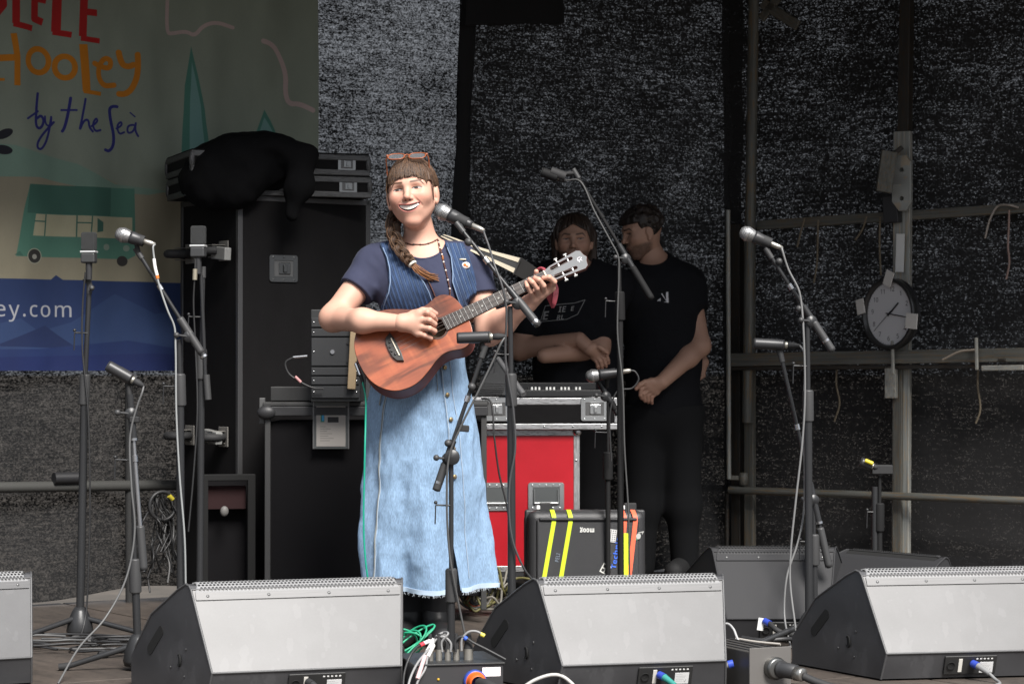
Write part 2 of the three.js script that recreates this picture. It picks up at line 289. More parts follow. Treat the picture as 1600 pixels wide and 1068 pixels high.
    // blue logo leaf at the left edge
    c.fillStyle = 'rgb(34,34,44)'; c.beginPath(); c.ellipse(X(6), Y(222), 26, 13, -0.5, 0, 7); c.fill(); c.beginPath(); c.ellipse(X(4), Y(246), 26, 14, 0.1, 0, 7); c.fill();
    // van
    const T = 'rgb(96,148,128)', TD = 'rgb(78,124,108)', CR = 'rgb(208,202,168)';
    fill([[44, 296], [210, 296], [210, 400], [200, 406], [22, 406], [36, 330]], T); fill([[44, 296], [174, 296], [172, 340], [40, 340]], TD);
    fill([[54, 341], [206, 341], [206, 374], [49, 374]], CR);
    for (const [x, y, x2, y2] of [[71, 341, 69, 374], [119, 341, 118, 374], [142, 341, 140, 374], [51, 352, 70, 352], [118, 352, 141, 352]]) line([[x, y], [x2, y2]], TD, 2);
    fill([[150, 344], [160, 350], [160, 364], [150, 366]], TD);
    for (const [x, y, r, f] of [[52, 405, 12, 'rgb(190,190,170)'], [52, 405, 10.5, 'rgb(60,58,54)'], [52, 406, 4, 'rgb(190,188,176)'], [191, 409, 8, 'rgb(60,56,54)'], [166, 388, 5, 'rgb(160,176,160)'], [197, 389, 5, 'rgb(160,176,160)']]) { c.fillStyle = f; c.beginPath(); c.arc(X(x), Y(y), r * 2, 0, 7); c.fill(); }
    fill([[20, 404], [28, 398], [34, 406]], TD);
    // sea band
    fill([[-140, 440], [80, 440], [88, 433], [98, 440], [500, 442], [500, 590], [-140, 590]], 'rgb(40,62,112)');
    fill([[-140, 540], [30, 500], [60, 520], [110, 505], [180, 460], [240, 490], [500, 470], [500, 560], [-140, 560]], 'rgb(52,76,124)');
    fill([[-10, 542], [70, 510], [120, 545]], 'rgb(32,50,98)'); fill([[-140, 548], [60, 546], [200, 532], [300, 548], [500, 540], [500, 590], [-140, 590]], 'rgb(34,56,112)'); fill([[-140, 562], [100, 556], [240, 552], [500, 566], [500, 590], [-140, 590]], 'rgb(28,46,106)');
    c.fillStyle = 'rgb(206,206,212)'; c.font = '66px sans-serif'; c.letterSpacing = '5px'; c.textBaseline = 'alphabetic'; c.textAlign = 'right'; c.fillText('hooley.com', X(116), Y(497));
    // weave and creases of the printed cloth
    const id = c.getImageData(0, 0, W, Hh), d = id.data; for (let y = 0; y < Hh; y++) for (let x = 0; x < W; x++) { const n = 0.80 + 0.10 * fbm(x / 60, y / 160, 5, 3) + (H3(x, y, 1) - 0.5) * 0.05, i = (y * W + x) * 4; d[i] *= n; d[i + 1] *= n; d[i + 2] *= n; } c.putImageData(id, 0, 0);
  });
  const g = slabGrid(72, 60, (u, v) => {
    const px = lerp(-140, 495, u), py = lerp(579, -160, v), q = BA.clone().lerp(BB, u).setY(lerp(Yb, Yt, v)); const fold = 0.010 * Math.sin(px / 15 + 0.4 * Math.sin(py / 60)) * (0.4 + fbm(px / 80, py / 120)) + 0.012 * (fbm(px / 50, py / 90, 4) - 0.5) * 2;
    return q.addScaledVector(backN, fold);
  }, 0.002);
  single('banner', g, M(0.9, 0.9, 0.9, 0.85, 0, { map: t }), 'large printed festival banner with red and orange lettering, green van and blue sea band', 'banner');
}
{ // bar along the lower netting on the left
  const o = thing('rail', 'dull grey steel bar running across the lower netting on the left', 'rail', onBack(60, 0.06));
  wmesh('bar', rod(backAt(-60, 762, 0.06), backAt(300, 757, 0.06), 0.022), M(0.045, 0.045, 0.042, 0.8), o);
  wmesh('sleeve', rod(backAt(84, 747, 0.08), backAt(132, 746, 0.08), 0.024), blackPaint, o);
  wmesh('post', rod(backAt(203, 990, 0.05), backAt(201, 575, 0.05), 0.017), M(0.025, 0.025, 0.025, 0.8), o);
}

// ---------- steel frame of the stage's side, with the clock ----------
{
  const o = thing('steel_frame', 'worn grey steel posts and rails standing in front of the netting at the right', 'frame', onSide(1160, 0.2));
  const worn = (k, c) => { const t = tex(128, 256, (x, y) => { const n = fbm(x / 14, y / 26, k), r = fbm(x / 5, y / 8, k + 9, 3), rust = r > 0.62 ? 1 : 0; return [c[0] * (0.8 + 0.4 * n) + rust * 14, c[1] * (0.8 + 0.4 * n), c[2] * (0.8 + 0.4 * n) - rust * 14]; }); return new THREE.MeshStandardMaterial({ map: t, roughness: 0.62, metalness: 0.25 }); };
  const galv = worn(1, [150, 152, 148]), dull = worn(2, [96, 96, 91]), dark = worn(3, [50, 48, 45]);
  const bar = (name, m, a, b, w, d = w) => { // square section
    const l = a.distanceTo(b), g = box(w, l, d, 0, l / 2, 0, 0.004), y = b.clone().sub(a).normalize(), z = V(-sideDir.z, 0, sideDir.x); if (z.z < 0) z.negate(); z.addScaledVector(y, -z.dot(y)).normalize();
    g.applyMatrix4(new THREE.Matrix4().makeBasis(y.clone().cross(z), y, z)); g.translate(a.x, a.y, a.z); return wmesh(name, g, m, o);
  };
  const S = sideAt;
  wmesh('tube_post', rod(S(1168, 660, 0.14), S(1179, -30, 0.14), 0.026), dull, o);
  bar('post', dark, S(1153, 900, 0.08), S(1153, 350, 0.08), 0.05); bar('post', dull, S(1172, 905, 0.11), S(1172, 362, 0.11), 0.05, 0.03);
  bar('brace', dull, S(1192, 4, 0.12), S(1248, 40, 0.12), 0.05, 0.02); bar('brace', dull, S(1190, 30, 0.12), S(1222, -10, 0.12), 0.04, 0.02);
  wmesh('thin_tube', rod(S(1139, 748, 0.2), S(1138, 328, 0.2), 0.011), galv, o); wmesh('thin_tube', rod(S(1136, 905, 0.12), S(1136, 770, 0.12), 0.010), dark, o);
  wmesh('tube_clamp', lathe([[0, -0.03], [0.02, -0.03], [0.024, 0], [0.02, 0.03], [0, 0.03]], S(1162, 748, 0.16), S(1162, 700, 0.16)), dull, o); wmesh('tube_clamp', box(0.05, 0.022, 0.03).translate(...S(1146, 746, 0.18).toArray()), dull, o);
  bar('post', dark, S(1415, 215, 0.08), S(1419, -30, 0.08), 0.055, 0.05); bar('post', galv, S(1408, 910, 0.1), S(1412, 205, 0.1), 0.085, 0.03); bar('post_flange', dull, S(1402, 905, 0.125), S(1404, 560, 0.125), 0.045, 0.02);
  bar('rail', dull, S(1185, 352, 0.07), S(1900, 305, 0.07), 0.045, 0.04); bar('rail', dull, S(1145, 562, 0.16), S(1900, 549, 0.16), 0.062, 0.05); bar('rail_lip', dark, S(1145, 575, 0.15), S(1900, 569, 0.15), 0.02, 0.05);
  wmesh('tube_rail', rod(S(1140, 765, 0.17), S(1900, 793, 0.17), 0.018), dull, o); bar('rail', dark, S(1000, 760, -0.1).lerp(WR.clone().setY(0.42), 0.0), S(1148, 762, 0.02), 0.03, 0.02);
  bar('plate', dark, S(1560, 562, 0.19), S(1572, 562, 0.19), 0.012, 0.012); bar('bolt_plate', galv, S(1393, 622, 0.16), S(1393, 570, 0.16), 0.055, 0.03);
  bar('stub', galv, S(1396, 585, 0.21), S(1395, 532, 0.21), 0.014); bar('stub', galv, S(1527, 578, 0.21), S(1526, 527, 0.21), 0.014); bar('pipe_end', galv, S(1535, 575, 0.2), S(1600, 574, 0.2), 0.024);
  { // hinge bracket with two bolt holes
    const shape = new THREE.Shape(); const P = [[-11, 36], [-5, 44], [6, 44], [12, 34], [12, -28], [6, -40], [-3, -40], [-12, -26]]; const k = 11.5 / F; P.forEach(([x, y], i) => (i ? shape.lineTo(x * k * 1.25, y * k) : shape.moveTo(x * k * 1.25, y * k)));
    for (const y of [22, -22]) { const h = new THREE.Path(); h.absarc(0.004, y * k, 0.011, 0, 7, true); shape.holes.push(h); }
    const g = new THREE.ExtrudeGeometry(shape, { depth: 0.02, bevelSize: 0.003, bevelThickness: 0.003, bevelSegments: 1 }); g.rotateY(Math.atan2(-sideDir.z, sideDir.x)); const p = S(1412, 288, 0.15); g.translate(p.x, p.y, p.z); wmesh('hinge_plate', g, galv, o);
    const f = box(0.075, 0.19, 0.02).rotateZ(-0.15).rotateY(0.2); const q = S(1386, 268, 0.26); f.translate(q.x, q.y, q.z); wmesh('flap', f, dull, o); const f2 = box(0.11, 0.02, 0.05).rotateZ(0.7).translate(...S(1396, 242, 0.2).toArray()); wmesh('flap_arm', f2, dark, o);
    bar('hinge_block', blackPaint, S(1396, 348, 0.14), S(1394, 306, 0.14), 0.075, 0.05);
  }
  bar('tape_strip', whitePlastic, S(1406, 425, 0.145), S(1408, 365, 0.145), 0.042, 0.004);
  const cordM = M(0.32, 0.22, 0.19, 0.8), cordY = M(0.16, 0.13, 0.09, 0.85);
  const cord = (m, label, ...p) => single('cable_tie', tube(p.map(([x, y, of = 0.13]) => S(x, y, of)), 0.005, 30, 6), m, label, 'tie', 'ties hanging from the steel rails');
  cord(M(0.38, 0.33, 0.29, 0.8), 'pale tie bent like a hook over the upper rail at far right', [1540, 372], [1548, 342], [1560, 322, 0.11], [1578, 320], [1592, 324, 0.09]);
  cord(cordM, 'reddish tie hanging straight down from the upper rail at far right', [1578, 328], [1577, 360], [1576, 385], [1578, 410], [1573, 436]);
  cord(cordY, 'short brown tie hanging from the upper rail just right of the tube post', [1258, 340], [1252, 362], [1246, 386]);
  cord(cordY, 'brown tie hanging from the upper rail, second from the tube post', [1279, 344], [1278, 380], [1277, 412], [1272, 442]);
  cord(cordY, 'short slanting brown tie on the upper rail left of the hinge plate', [1355, 338], [1348, 358], [1337, 375]);
  cord(cordY, 'long thin brown tie hanging above the left rim of the clock', [1376, 338], [1375, 380], [1377, 430]);
  cord(M(0.36, 0.30, 0.24, 0.8), 'pale tie lying across the middle rail beside the short stub', [1524, 546, 0.22], [1500, 549, 0.22], [1473, 562, 0.22]);
  cord(cordY, 'brown tie hanging below the middle rail between the two boom stands and the post', [1308, 572], [1307, 600], [1312, 630], [1304, 658]);
  cord(cordY, 'brown tie hanging below the middle rail at far right', [1529, 572], [1528, 602], [1532, 640], [1525, 661]);
}
{ // wall clock
  const c = sideAt(1393, 490, 0.2), turn = Math.atan2(-sideDir.z, sideDir.x) + Math.PI * 0, R = 56 * -c.z / F, n = V(-sideDir.z, 0, sideDir.x); if (n.z < 0) n.negate();
  const o = thing('wall_clock', 'round white wall clock with black rim held up with pale tape', 'clock', c, Math.atan2(n.x, n.z) - 0.32);
  const dial = canvasTex(256, 256, (x) => { x.fillStyle = 'rgb(214,214,216)'; x.fillRect(0, 0, 256, 256); x.fillStyle = 'rgb(40,40,44)'; x.font = '26px sans-serif'; x.textAlign = 'center'; x.textBaseline = 'middle'; for (let i = 1; i <= 12; i++) { const a = i * Math.PI / 6 + 0.1; x.fillText(String(i), 128 + Math.sin(a) * 98, 128 - Math.cos(a) * 98); } for (let i = 0; i < 60; i++) { const a = i * Math.PI / 30; x.fillRect(127 + Math.sin(a) * 121, 127 - Math.cos(a) * 121, 2, 2); } });
  mesh('dial', new THREE.CircleGeometry(R * 0.9, 40), M(1, 1, 1, 0.5, 0, { map: dial }), o).position.z = 0.006;
  mesh('rim', new THREE.LatheGeometry([[0.86, 0], [1, 0], [1.0, 0.022], [0.97, 0.03], [0.9, 0.026], [0.87, 0.008]].map(([r, z]) => new THREE.Vector2(r * R, z)), 48).rotateX(Math.PI / 2), M(0.03, 0.03, 0.03, 0.3), o);
  mesh('casing', new THREE.CylinderGeometry(R * 0.99, R * 0.99, 0.02, 40).rotateX(Math.PI / 2).translate(0, 0, -0.011), blackPaint, o);
  const hand = (a, l, w, t) => { const g = box(w, l + t, 0.003, 0, (l - t) / 2, 0, 0.001); g.rotateZ(-a); g.translate(0, 0, 0.012); return g; };
  mesh('hour_hand', hand(0.85, 0.075, 0.007, 0.015), blackPaint, o); mesh('minute_hand', hand(1.72, 0.11, 0.005, 0.02).translate(0, 0, 0.004), blackPaint, o); mesh('second_hand', hand(4.0, 0.12, 0.002, 0.02).translate(0, 0, 0.007), blackPaint, o);
  const tp = M(0.7, 0.68, 0.64, 0.6);
  for (const [x, y, w, h, r] of [[-0.99, 0.22, 0.05, 0.07, 0.2], [0.97, -0.22, 0.07, 0.07, -0.1], [0.1, 0.98, 0.05, 0.07, -0.4]]) mesh('tape', box(w, h, 0.004, 0, 0, 0, 0.001).rotateZ(r).translate(x * R, y * R, 0.034), tp, o);
}
// ---------- people ----------
const skinMat = M(1, 1, 1, 0.58, 0, { vertexColors: true });
const mixc = (a, b, t) => [lerp(a[0], b[0], t), lerp(a[1], b[1], t), lerp(a[2], b[2], t)];
const band = (v, c, w, soft) => 1 - sstep(w, w + soft, Math.abs(v - c));
// head in its own axes: y up, z forward, x to the picture's right when it faces the camera; eyes at y 0.012, chin at -0.116
function headField(o) {
  const w = o.wide ?? 1, jaw = o.jaw ?? 1, L = (s) => ({ // paired features
    cheek: ell(V(s * 0.042 * w, -0.016, 0.054), 0.026, 0.024, 0.027), brow: cap(V(s * 0.010, 0.032, 0.081), V(s * 0.048, 0.030, 0.060), 0.010, 0.009), ala: ell(V(s * 0.0115, -0.0235, 0.092), 0.0075, 0.0068, 0.0090),
    jaw: cap(V(s * 0.049 * w, -0.044, 0.006), V(s * 0.012, -0.096 * jaw, 0.052), 0.015, 0.013), ear: ell(V(s * 0.083 * w, -0.004, -0.004), 0.0085, 0.030, 0.018), lobe: ell(V(s * 0.080 * w, -0.032, 0.003), 0.007, 0.011, 0.010),
    socket: ell(V(s * 0.033, 0.012, 0.097), 0.019, 0.013, 0.022), eye: ell(V(s * 0.032, 0.011, 0.0655), 0.0145, 0.0120, 0.0115), fold: cap(V(s * 0.020, -0.018, 0.096), V(s * 0.044, -0.052, 0.074), 0.003, 0.003),
  });
  const A = L(-1), B = L(1);
  const skull = ell(V(0, 0.030, -0.014), 0.078 * w, 0.086, 0.094), face = ell(V(0, -0.028, 0.018), 0.062 * w, 0.081, 0.069), chin = ell(V(0, -0.097 * jaw, 0.060), 0.018, 0.016, 0.019);
  const bridge = cap(V(0, 0.020, 0.083), V(0, -0.013, 0.100), 0.007, 0.009), tip = ell(V(0, -0.019, 0.1035), 0.0105, 0.0095, 0.0100), muzzle = ell(V(0, -0.056, 0.064), 0.034, 0.028, 0.030);
  const neck = cap(V(0, -0.05, -0.022), V(0.0, -0.098, -0.028), 0.046, 0.040);
  const m = o.mouth; // { w, h, curve }
  const ym = (x) => -0.056 + m.curve * x * x;
  const lips = (x, y, z) => ell(V(0, 0, 0.079), m.w + 0.004, m.h + 0.0065, 0.0165)(x, y - ym(x), z + x * x * 7);
  const open = (x, y, z) => ell(V(0, 0, 0.092), m.w, m.h, 0.026)(x, y - ym(x), z + x * x * 7);
  const f = (x, y, z) => {
    let d = smin(skull(x, y, z), face(x, y, z), 0.05); d = smin(d, A.jaw(x, y, z), 0.03); d = smin(d, B.jaw(x, y, z), 0.03); d = smin(d, chin(x, y, z), 0.025); d = smin(d, muzzle(x, y, z), 0.02);
    d = smin(d, A.cheek(x, y, z), 0.025); d = smin(d, B.cheek(x, y, z), 0.025); d = smin(d, A.brow(x, y, z), 0.016); d = smin(d, B.brow(x, y, z), 0.016);
    d = smax(d, -A.socket(x, y, z), 0.014); d = smax(d, -B.socket(x, y, z), 0.014); d = smin(d, A.eye(x, y, z), 0.004); d = smin(d, B.eye(x, y, z), 0.004);
    d = smin(d, bridge(x, y, z), 0.012); d = smin(d, tip(x, y, z), 0.008); d = smin(d, A.ala(x, y, z), 0.006); d = smin(d, B.ala(x, y, z), 0.006);
    if (o.smile) { d = smax(d, -A.fold(x, y, z) - 0.0005, 0.006); d = smax(d, -B.fold(x, y, z) - 0.0005, 0.006); }
    d = smin(d, lips(x, y, z), 0.006); if (m.h > 0.002) d = smax(d, -open(x, y, z), 0.002);
    d = smin(d, A.ear(x, y, z), 0.008); d = smin(d, B.ear(x, y, z), 0.008); d = smin(d, A.lobe(x, y, z), 0.006); d = smin(d, B.lobe(x, y, z), 0.006); return smin(d, neck(x, y, z), 0.03);
  };
  return { f, ym, open, lips };
}
function headGeo(o, h) {
  const H = headField(o), m = o.mouth, S = o.skin;
  const color = (x, y, z) => {
    let c = S.slice(); const n = fbm(x * 160, y * 160, z * 160, 3) - 0.5; c = c.map((v) => v * (1 + 0.10 * n)); const ax = Math.abs(x);
    if (z > 0.02) {
      const blush = Math.exp(-(((ax - 0.044) / 0.022) ** 2 + ((y + 0.020) / 0.022) ** 2)) * 0.55 + Math.exp(-((x / 0.014) ** 2 + ((y + 0.018) / 0.014) ** 2)) * 0.35 + Math.exp(-((x / 0.03) ** 2 + ((y + 0.10) / 0.02) ** 2)) * 0.25;
      c = mixc(c, [c[0] * 0.98, c[1] * 0.70, c[2] * 0.68], blush * (o.blush ?? 1));
      if (o.freckle && ax < 0.05 && y < 0.005 && y > -0.035) { const f = noise(x * 420, y * 420, z * 420); if (f > 0.8) c = mixc(c, [0.45, 0.24, 0.15], 0.35); }
      // lips
      const ly = y - H.ym(x), e = (x / (m.w + 0.003)) ** 2 + (ly / (m.h + 0.0052)) ** 2; if (z > 0.055) c = mixc(c, o.lip, 1 - sstep(0.8, 1.15, e));
      if (m.h > 0.002 && (x / m.w) ** 2 + (ly / m.h) ** 2 < 0.95 && z > 0.03) c = [0.10, 0.015, 0.015];
      // eyes: iris, white, lash lines; brows
      const ex = ax - 0.033, up = (o.smile ? 0.0162 : 0.0155) - (o.smile ? 15 : 6) * ex * ex, lo = (o.smile ? 0.0086 : 0.0095) + (o.smile ? 4 : 16) * ex * ex, gaze = (o.gaze ?? 0) * (x < 0 ? -1 : 1);
      if (Math.abs(ex) < 0.0155 && y < up + 0.0005 && y > lo) { c = o.smile ? [0.46, 0.40, 0.38] : [0.46, 0.42, 0.40]; if (Math.hypot(ex - gaze, (y - 0.012) * 0.9) < 0.0064) c = [0.024, 0.020, 0.016]; }
      c = mixc(c, [0.022, 0.012, 0.010], 0.97 * band(y, up + 0.0008, 0.0014, 0.0010) * (1 - sstep(0.0155, 0.019, Math.abs(ex))));
      c = mixc(c, [0.25, 0.12, 0.09], 0.6 * band(y, lo, 0.0006, 0.0010) * (1 - sstep(0.013, 0.017, Math.abs(ex))));
      const by = 0.0340 + 0.0035 * clamp((ax - 0.014) / 0.03) - 6 * Math.max(0, ax - 0.042) ** 1.4; c = mixc(c, [c[0] * 0.8, c[1] * 0.6, c[2] * 0.55], 0.55 * band(y, up + 0.0062, 0.0006, 0.0011) * (1 - sstep(0.013, 0.019, Math.abs(ex))));
      c = mixc(c, o.brow, (o.browK ?? 0.75) * band(y, by, 0.0025, 0.0024) * sstep(0.009, 0.016, ax) * (1 - sstep(0.052, 0.06, ax)));
      if (Math.hypot(ax - 0.0075, (y + 0.0295) * 1.3) < 0.0034 && z > 0.085) c = [0.12, 0.035, 0.028];
    }
    if (o.beard) { const k = Math.max(sstep(-0.038, -0.055, y) * sstep(-0.02, 0.01, z), 0.9 * band(y, -0.036, 0.006, 0.006) * (1 - sstep(0.025, 0.034, ax)) * (z > 0.06 ? 1 : 0)); if (y > -0.125) c = mixc(c, o.beard, k * (0.7 + 0.5 * (noise(x * 300, y * 300, z * 300) - 0.5)) * (1 - (1 - sstep(0.7, 1.1, (x / 0.03) ** 2 + ((y - H.ym(x)) / 0.008) ** 2)) * (z > 0.055 ? 1 : 0))); }
    return c;
  };
  return meshSDF(H.f, V(-0.098, -0.155, -0.125), V(0.098, 0.13, 0.13), h, { color });
}
const chain = (k, pts, rs) => uni(k, ...pts.slice(1).map((p, i) => cap(pts[i], p, rs[i], rs[i + 1])));
// a hand: wrist, four fingers and thumb, each a chain of points from its knuckle to its tip
function handGeo(wrist, fingers, thumb, S, h, size = 1, thick = 0.012) {
  const pr = thick * size, palm = [cap(wrist, fingers[0][0], 0.024 * size, 0.0115 * size), cap(wrist, fingers[1][0], 0.024 * size, 0.0122 * size), cap(wrist, fingers[2][0], 0.023 * size, 0.0118 * size), cap(wrist, fingers[3][0], 0.022 * size, 0.0108 * size), cap(fingers[0][0], fingers[3][0], pr, pr * 0.9), cap(wrist, thumb[0], 0.020 * size, 0.0135 * size), cap(thumb[0], fingers[0][0], 0.012 * size, 0.010 * size)];
  const R = [[0.0106, 0.0095, 0.0088, 0.0074], [0.0110, 0.0098, 0.0090, 0.0076], [0.0105, 0.0094, 0.0086, 0.0072], [0.0096, 0.0083, 0.0076, 0.0064]];
  const fs = fingers.map((p, i) => chain(0.002, p, R[i].map((r) => r * size))), th = chain(0.003, thumb, [0.0135, 0.0115, 0.0100, 0.0082].map((r) => r * size)), pa = uni(0.014, ...palm);
  const all = [wrist, ...fingers.flat(), ...thumb], lo = V(1e9, 1e9, 1e9), hi = V(-1e9, -1e9, -1e9); all.forEach((p) => { lo.min(p); hi.max(p); }); lo.addScalar(-0.04); hi.addScalar(0.04);
  const fh = hard(...fs, th), f = (x, y, z) => smin(fh(x, y, z), pa(x, y, z), 0.007);
  const tips = [...fingers, thumb].map((p) => p[p.length - 1]), kn = fingers.flatMap((p) => p.slice(0, -1));
  return meshSDF(f, lo, hi, h, { color: (x, y, z) => { let c = S.map((v) => v * (1 + 0.10 * (fbm(x * 140, y * 140, z * 140, 2) - 0.5))); for (const t of tips) { const d = Math.hypot(x - t.x, y - t.y, z - t.z); if (d < 0.016) c = mixc(c, [c[0], c[1] * 0.76, c[2] * 0.74], 0.7 * (1 - d / 0.016)); } for (const t of kn) { const d = Math.hypot(x - t.x, y - t.y, z - t.z); if (d < 0.015) c = mixc(c, [c[0], c[1] * 0.82, c[2] * 0.8], 0.55 * (1 - d / 0.015)); } return c; } });
}
const cloth = (c, o = {}) => M(c[0], c[1], c[2], 0.9, 0, { sheen: 0.12, sheenRoughness: 0.6, sheenColor: C3(0.5, 0.5, 0.55), ...o });
const weave = tex(128, 128, (x, y) => 128 + 70 * ((x + y) % 4 < 2 ? 1 : -1) * 0.5 + 60 * (H3(x, y, 4) - 0.5), { srgb: false });

// ======== the singer ========
const D0 = 8.6, S = (px, py, dz = 0) => at(px, py, D0 - dz), U0 = D0 / F;      // metres per photo pixel where she stands
const SKIN = [0.575, 0.325, 0.240];
const singer = thing('person', 'singer in long light blue denim skirt and denim waistcoat playing the ukulele', 'person', S(668, 1006).setY(0));
const headM = new THREE.Matrix4().compose(S(644.5, 305, 0.03), new THREE.Quaternion().setFromEuler(new THREE.Euler(-0.06, -0.17, 0.125, 'YXZ')), V(1.03, 1.0, 1.0));
const hp = (x, y, z) => V(x, y, z).applyMatrix4(headM);
const toPx = (x, z) => 800 + x * F / -z, toPy = (y, z) => 580 - (y - EYE) * F / -z;
const J = { // joints
  sr: S(586, 414, -0.03), er: S(520, 497, 0.07), mr: S(566, 501, 0.215), wr: S(628, 504, 0.252), sl: S(738, 414, -0.03), el: S(764, 520, 0.03), wl: S(826, 474, 0.13),
};
const torso = uni(0.06, ell(S(660, 448, -0.02), 0.150, 0.165, 0.098), ell(S(656, 530, -0.02), 0.128, 0.14, 0.088), ell(S(656, 600, -0.02), 0.150, 0.12, 0.09), cap(S(604, 411, -0.03), S(718, 411, -0.03), 0.056, 0.056), ell(S(630, 457, 0.045), 0.066, 0.07, 0.06), ell(S(690, 457, 0.045), 0.066, 0.07, 0.06));
const neckF = uni(0.03, cap(hp(0, -0.045, -0.020), S(662, 404, -0.045), 0.048, 0.060), cap(S(662, 398, -0.05), S(612, 405, -0.045), 0.035, 0.045), cap(S(662, 398, -0.05), S(714, 405, -0.045), 0.035, 0.045));
const armR = uni(0.03, cap(J.sr, J.er, 0.054, 0.044), cap(J.er, J.mr, 0.043, 0.039), cap(J.mr, J.wr, 0.039, 0.027)), armL = uni(0.03, cap(J.sl, J.el, 0.050, 0.042), cap(J.el, J.el.clone().lerp(J.wl, 0.35), 0.042, 0.042), cap(J.el.clone().lerp(J.wl, 0.35), J.wl, 0.042, 0.028));
const LEG = { hl: S(632, 640), kl: S(634, 800, 0.02), al: S(640, 968, -0.02), hr: S(690, 640), kr: S(690, 800, 0.03), ar: S(681, 968, 0.0) };
const legs = uni(0.04, cap(LEG.hl, LEG.kl, 0.075, 0.052), cap(LEG.kl, LEG.al, 0.056, 0.036), cap(LEG.hr, LEG.kr, 0.075, 0.052), cap(LEG.kr, LEG.ar, 0.056, 0.036));
{
  const f = (x, y, z) => { let d = smin(torso(x, y, z), neckF(x, y, z), 0.04); d = smin(d, armR(x, y, z), 0.03); d = smin(d, armL(x, y, z), 0.03); return smin(d, legs(x, y, z), 0.05); };
  const color = (x, y, z) => (() => { const a = fbm(x * 60, y * 60, z * 60, 3) - 0.5, b = fbm(x * 16, y * 16, z * 16, 2) - 0.5; return [SKIN[0] * (1 + 0.10 * a), SKIN[1] * (1 + 0.12 * a - 0.16 * b), SKIN[2] * (1 + 0.12 * a - 0.18 * b)]; })();
  const bodyG = meshSDF(f, V(-0.74, 0.02, -8.85), V(0.12, 1.48, -8.24), 0.008, { color });
  const head = headGeo({ skin: SKIN, smile: true, freckle: true, gaze: -0.0035, lip: [0.52, 0.20, 0.17], brow: [0.085, 0.040, 0.022], browK: 0.95, mouth: { w: 0.0370, h: 0.0112, curve: 10.5 } }, 0.0018);
  head.applyMatrix4(headM);
  // strumming hand: back of the hand to the camera, fingers curled down to the strings
  const P = (px, py, dz) => S(px, py, dz), rf = [
    [P(656, 490, 0.262), P(668, 488, 0.282), P(677, 494, 0.268), P(681, 500, 0.250)], [P(659, 500, 0.268), P(671, 500, 0.290), P(679, 506, 0.272), P(679, 509, 0.252)],
    [P(658, 511, 0.266), P(671, 513, 0.288), P(679, 517, 0.270), P(678, 520, 0.250)], [P(653, 520, 0.258), P(664, 524, 0.276), P(673, 528, 0.262), P(673, 530, 0.246)]];
  const rt = [P(646, 492, 0.240), P(660, 485, 0.248), P(672, 485, 0.252), P(681, 490, 0.246)];
  const rightHand = handGeo(J.wr, rf, rt, SKIN, 0.0028, 1.06);
  // fretting hand: palm under the neck, fingers over the fingerboard, thumb above it
  const lf = [[P(861, 449, 0.16), P(866, 440, 0.195), P(858, 433, 0.212), P(849, 434, 0.205)], [P(850, 456, 0.165), P(849, 446, 0.208), P(842, 437, 0.222), P(836, 434, 0.208)],
    [P(842, 461, 0.165), P(839, 450, 0.208), P(832, 441, 0.222), P(827, 436, 0.208)], [P(834, 466, 0.16), P(829, 456, 0.200), P(824, 447, 0.214), P(822, 441, 0.204)]];
  const lt = [P(838, 462, 0.130), P(838, 446, 0.122), P(838, 433, 0.128), P(838, 424, 0.140)];
  const leftHand = handGeo(J.wl, lf, lt, SKIN, 0.0028, 1.04);
  wmesh('body', joinSkin([bodyG, head, rightHand, leftHand]), skinMat, singer);
  // teeth
  const teeth = grid(60, 8, (u, v) => { const a = (u - 0.5) * 2, x = a * 0.0335, tooth = Math.abs(Math.sin(u * Math.PI * 8)); return hp(x, -0.056 + 10.5 * x * x + 0.0100 * Math.sqrt(1 - a * a * 0.9) - v * (0.0135 + 0.0006 * tooth) * (1 - 0.55 * a * a), 0.0845 + 0.0009 * tooth * Math.sin(v * Math.PI) - 8.5 * x * x); });
  wmesh('teeth', teeth, M(0.78, 0.74, 0.66, 0.25), singer);
}
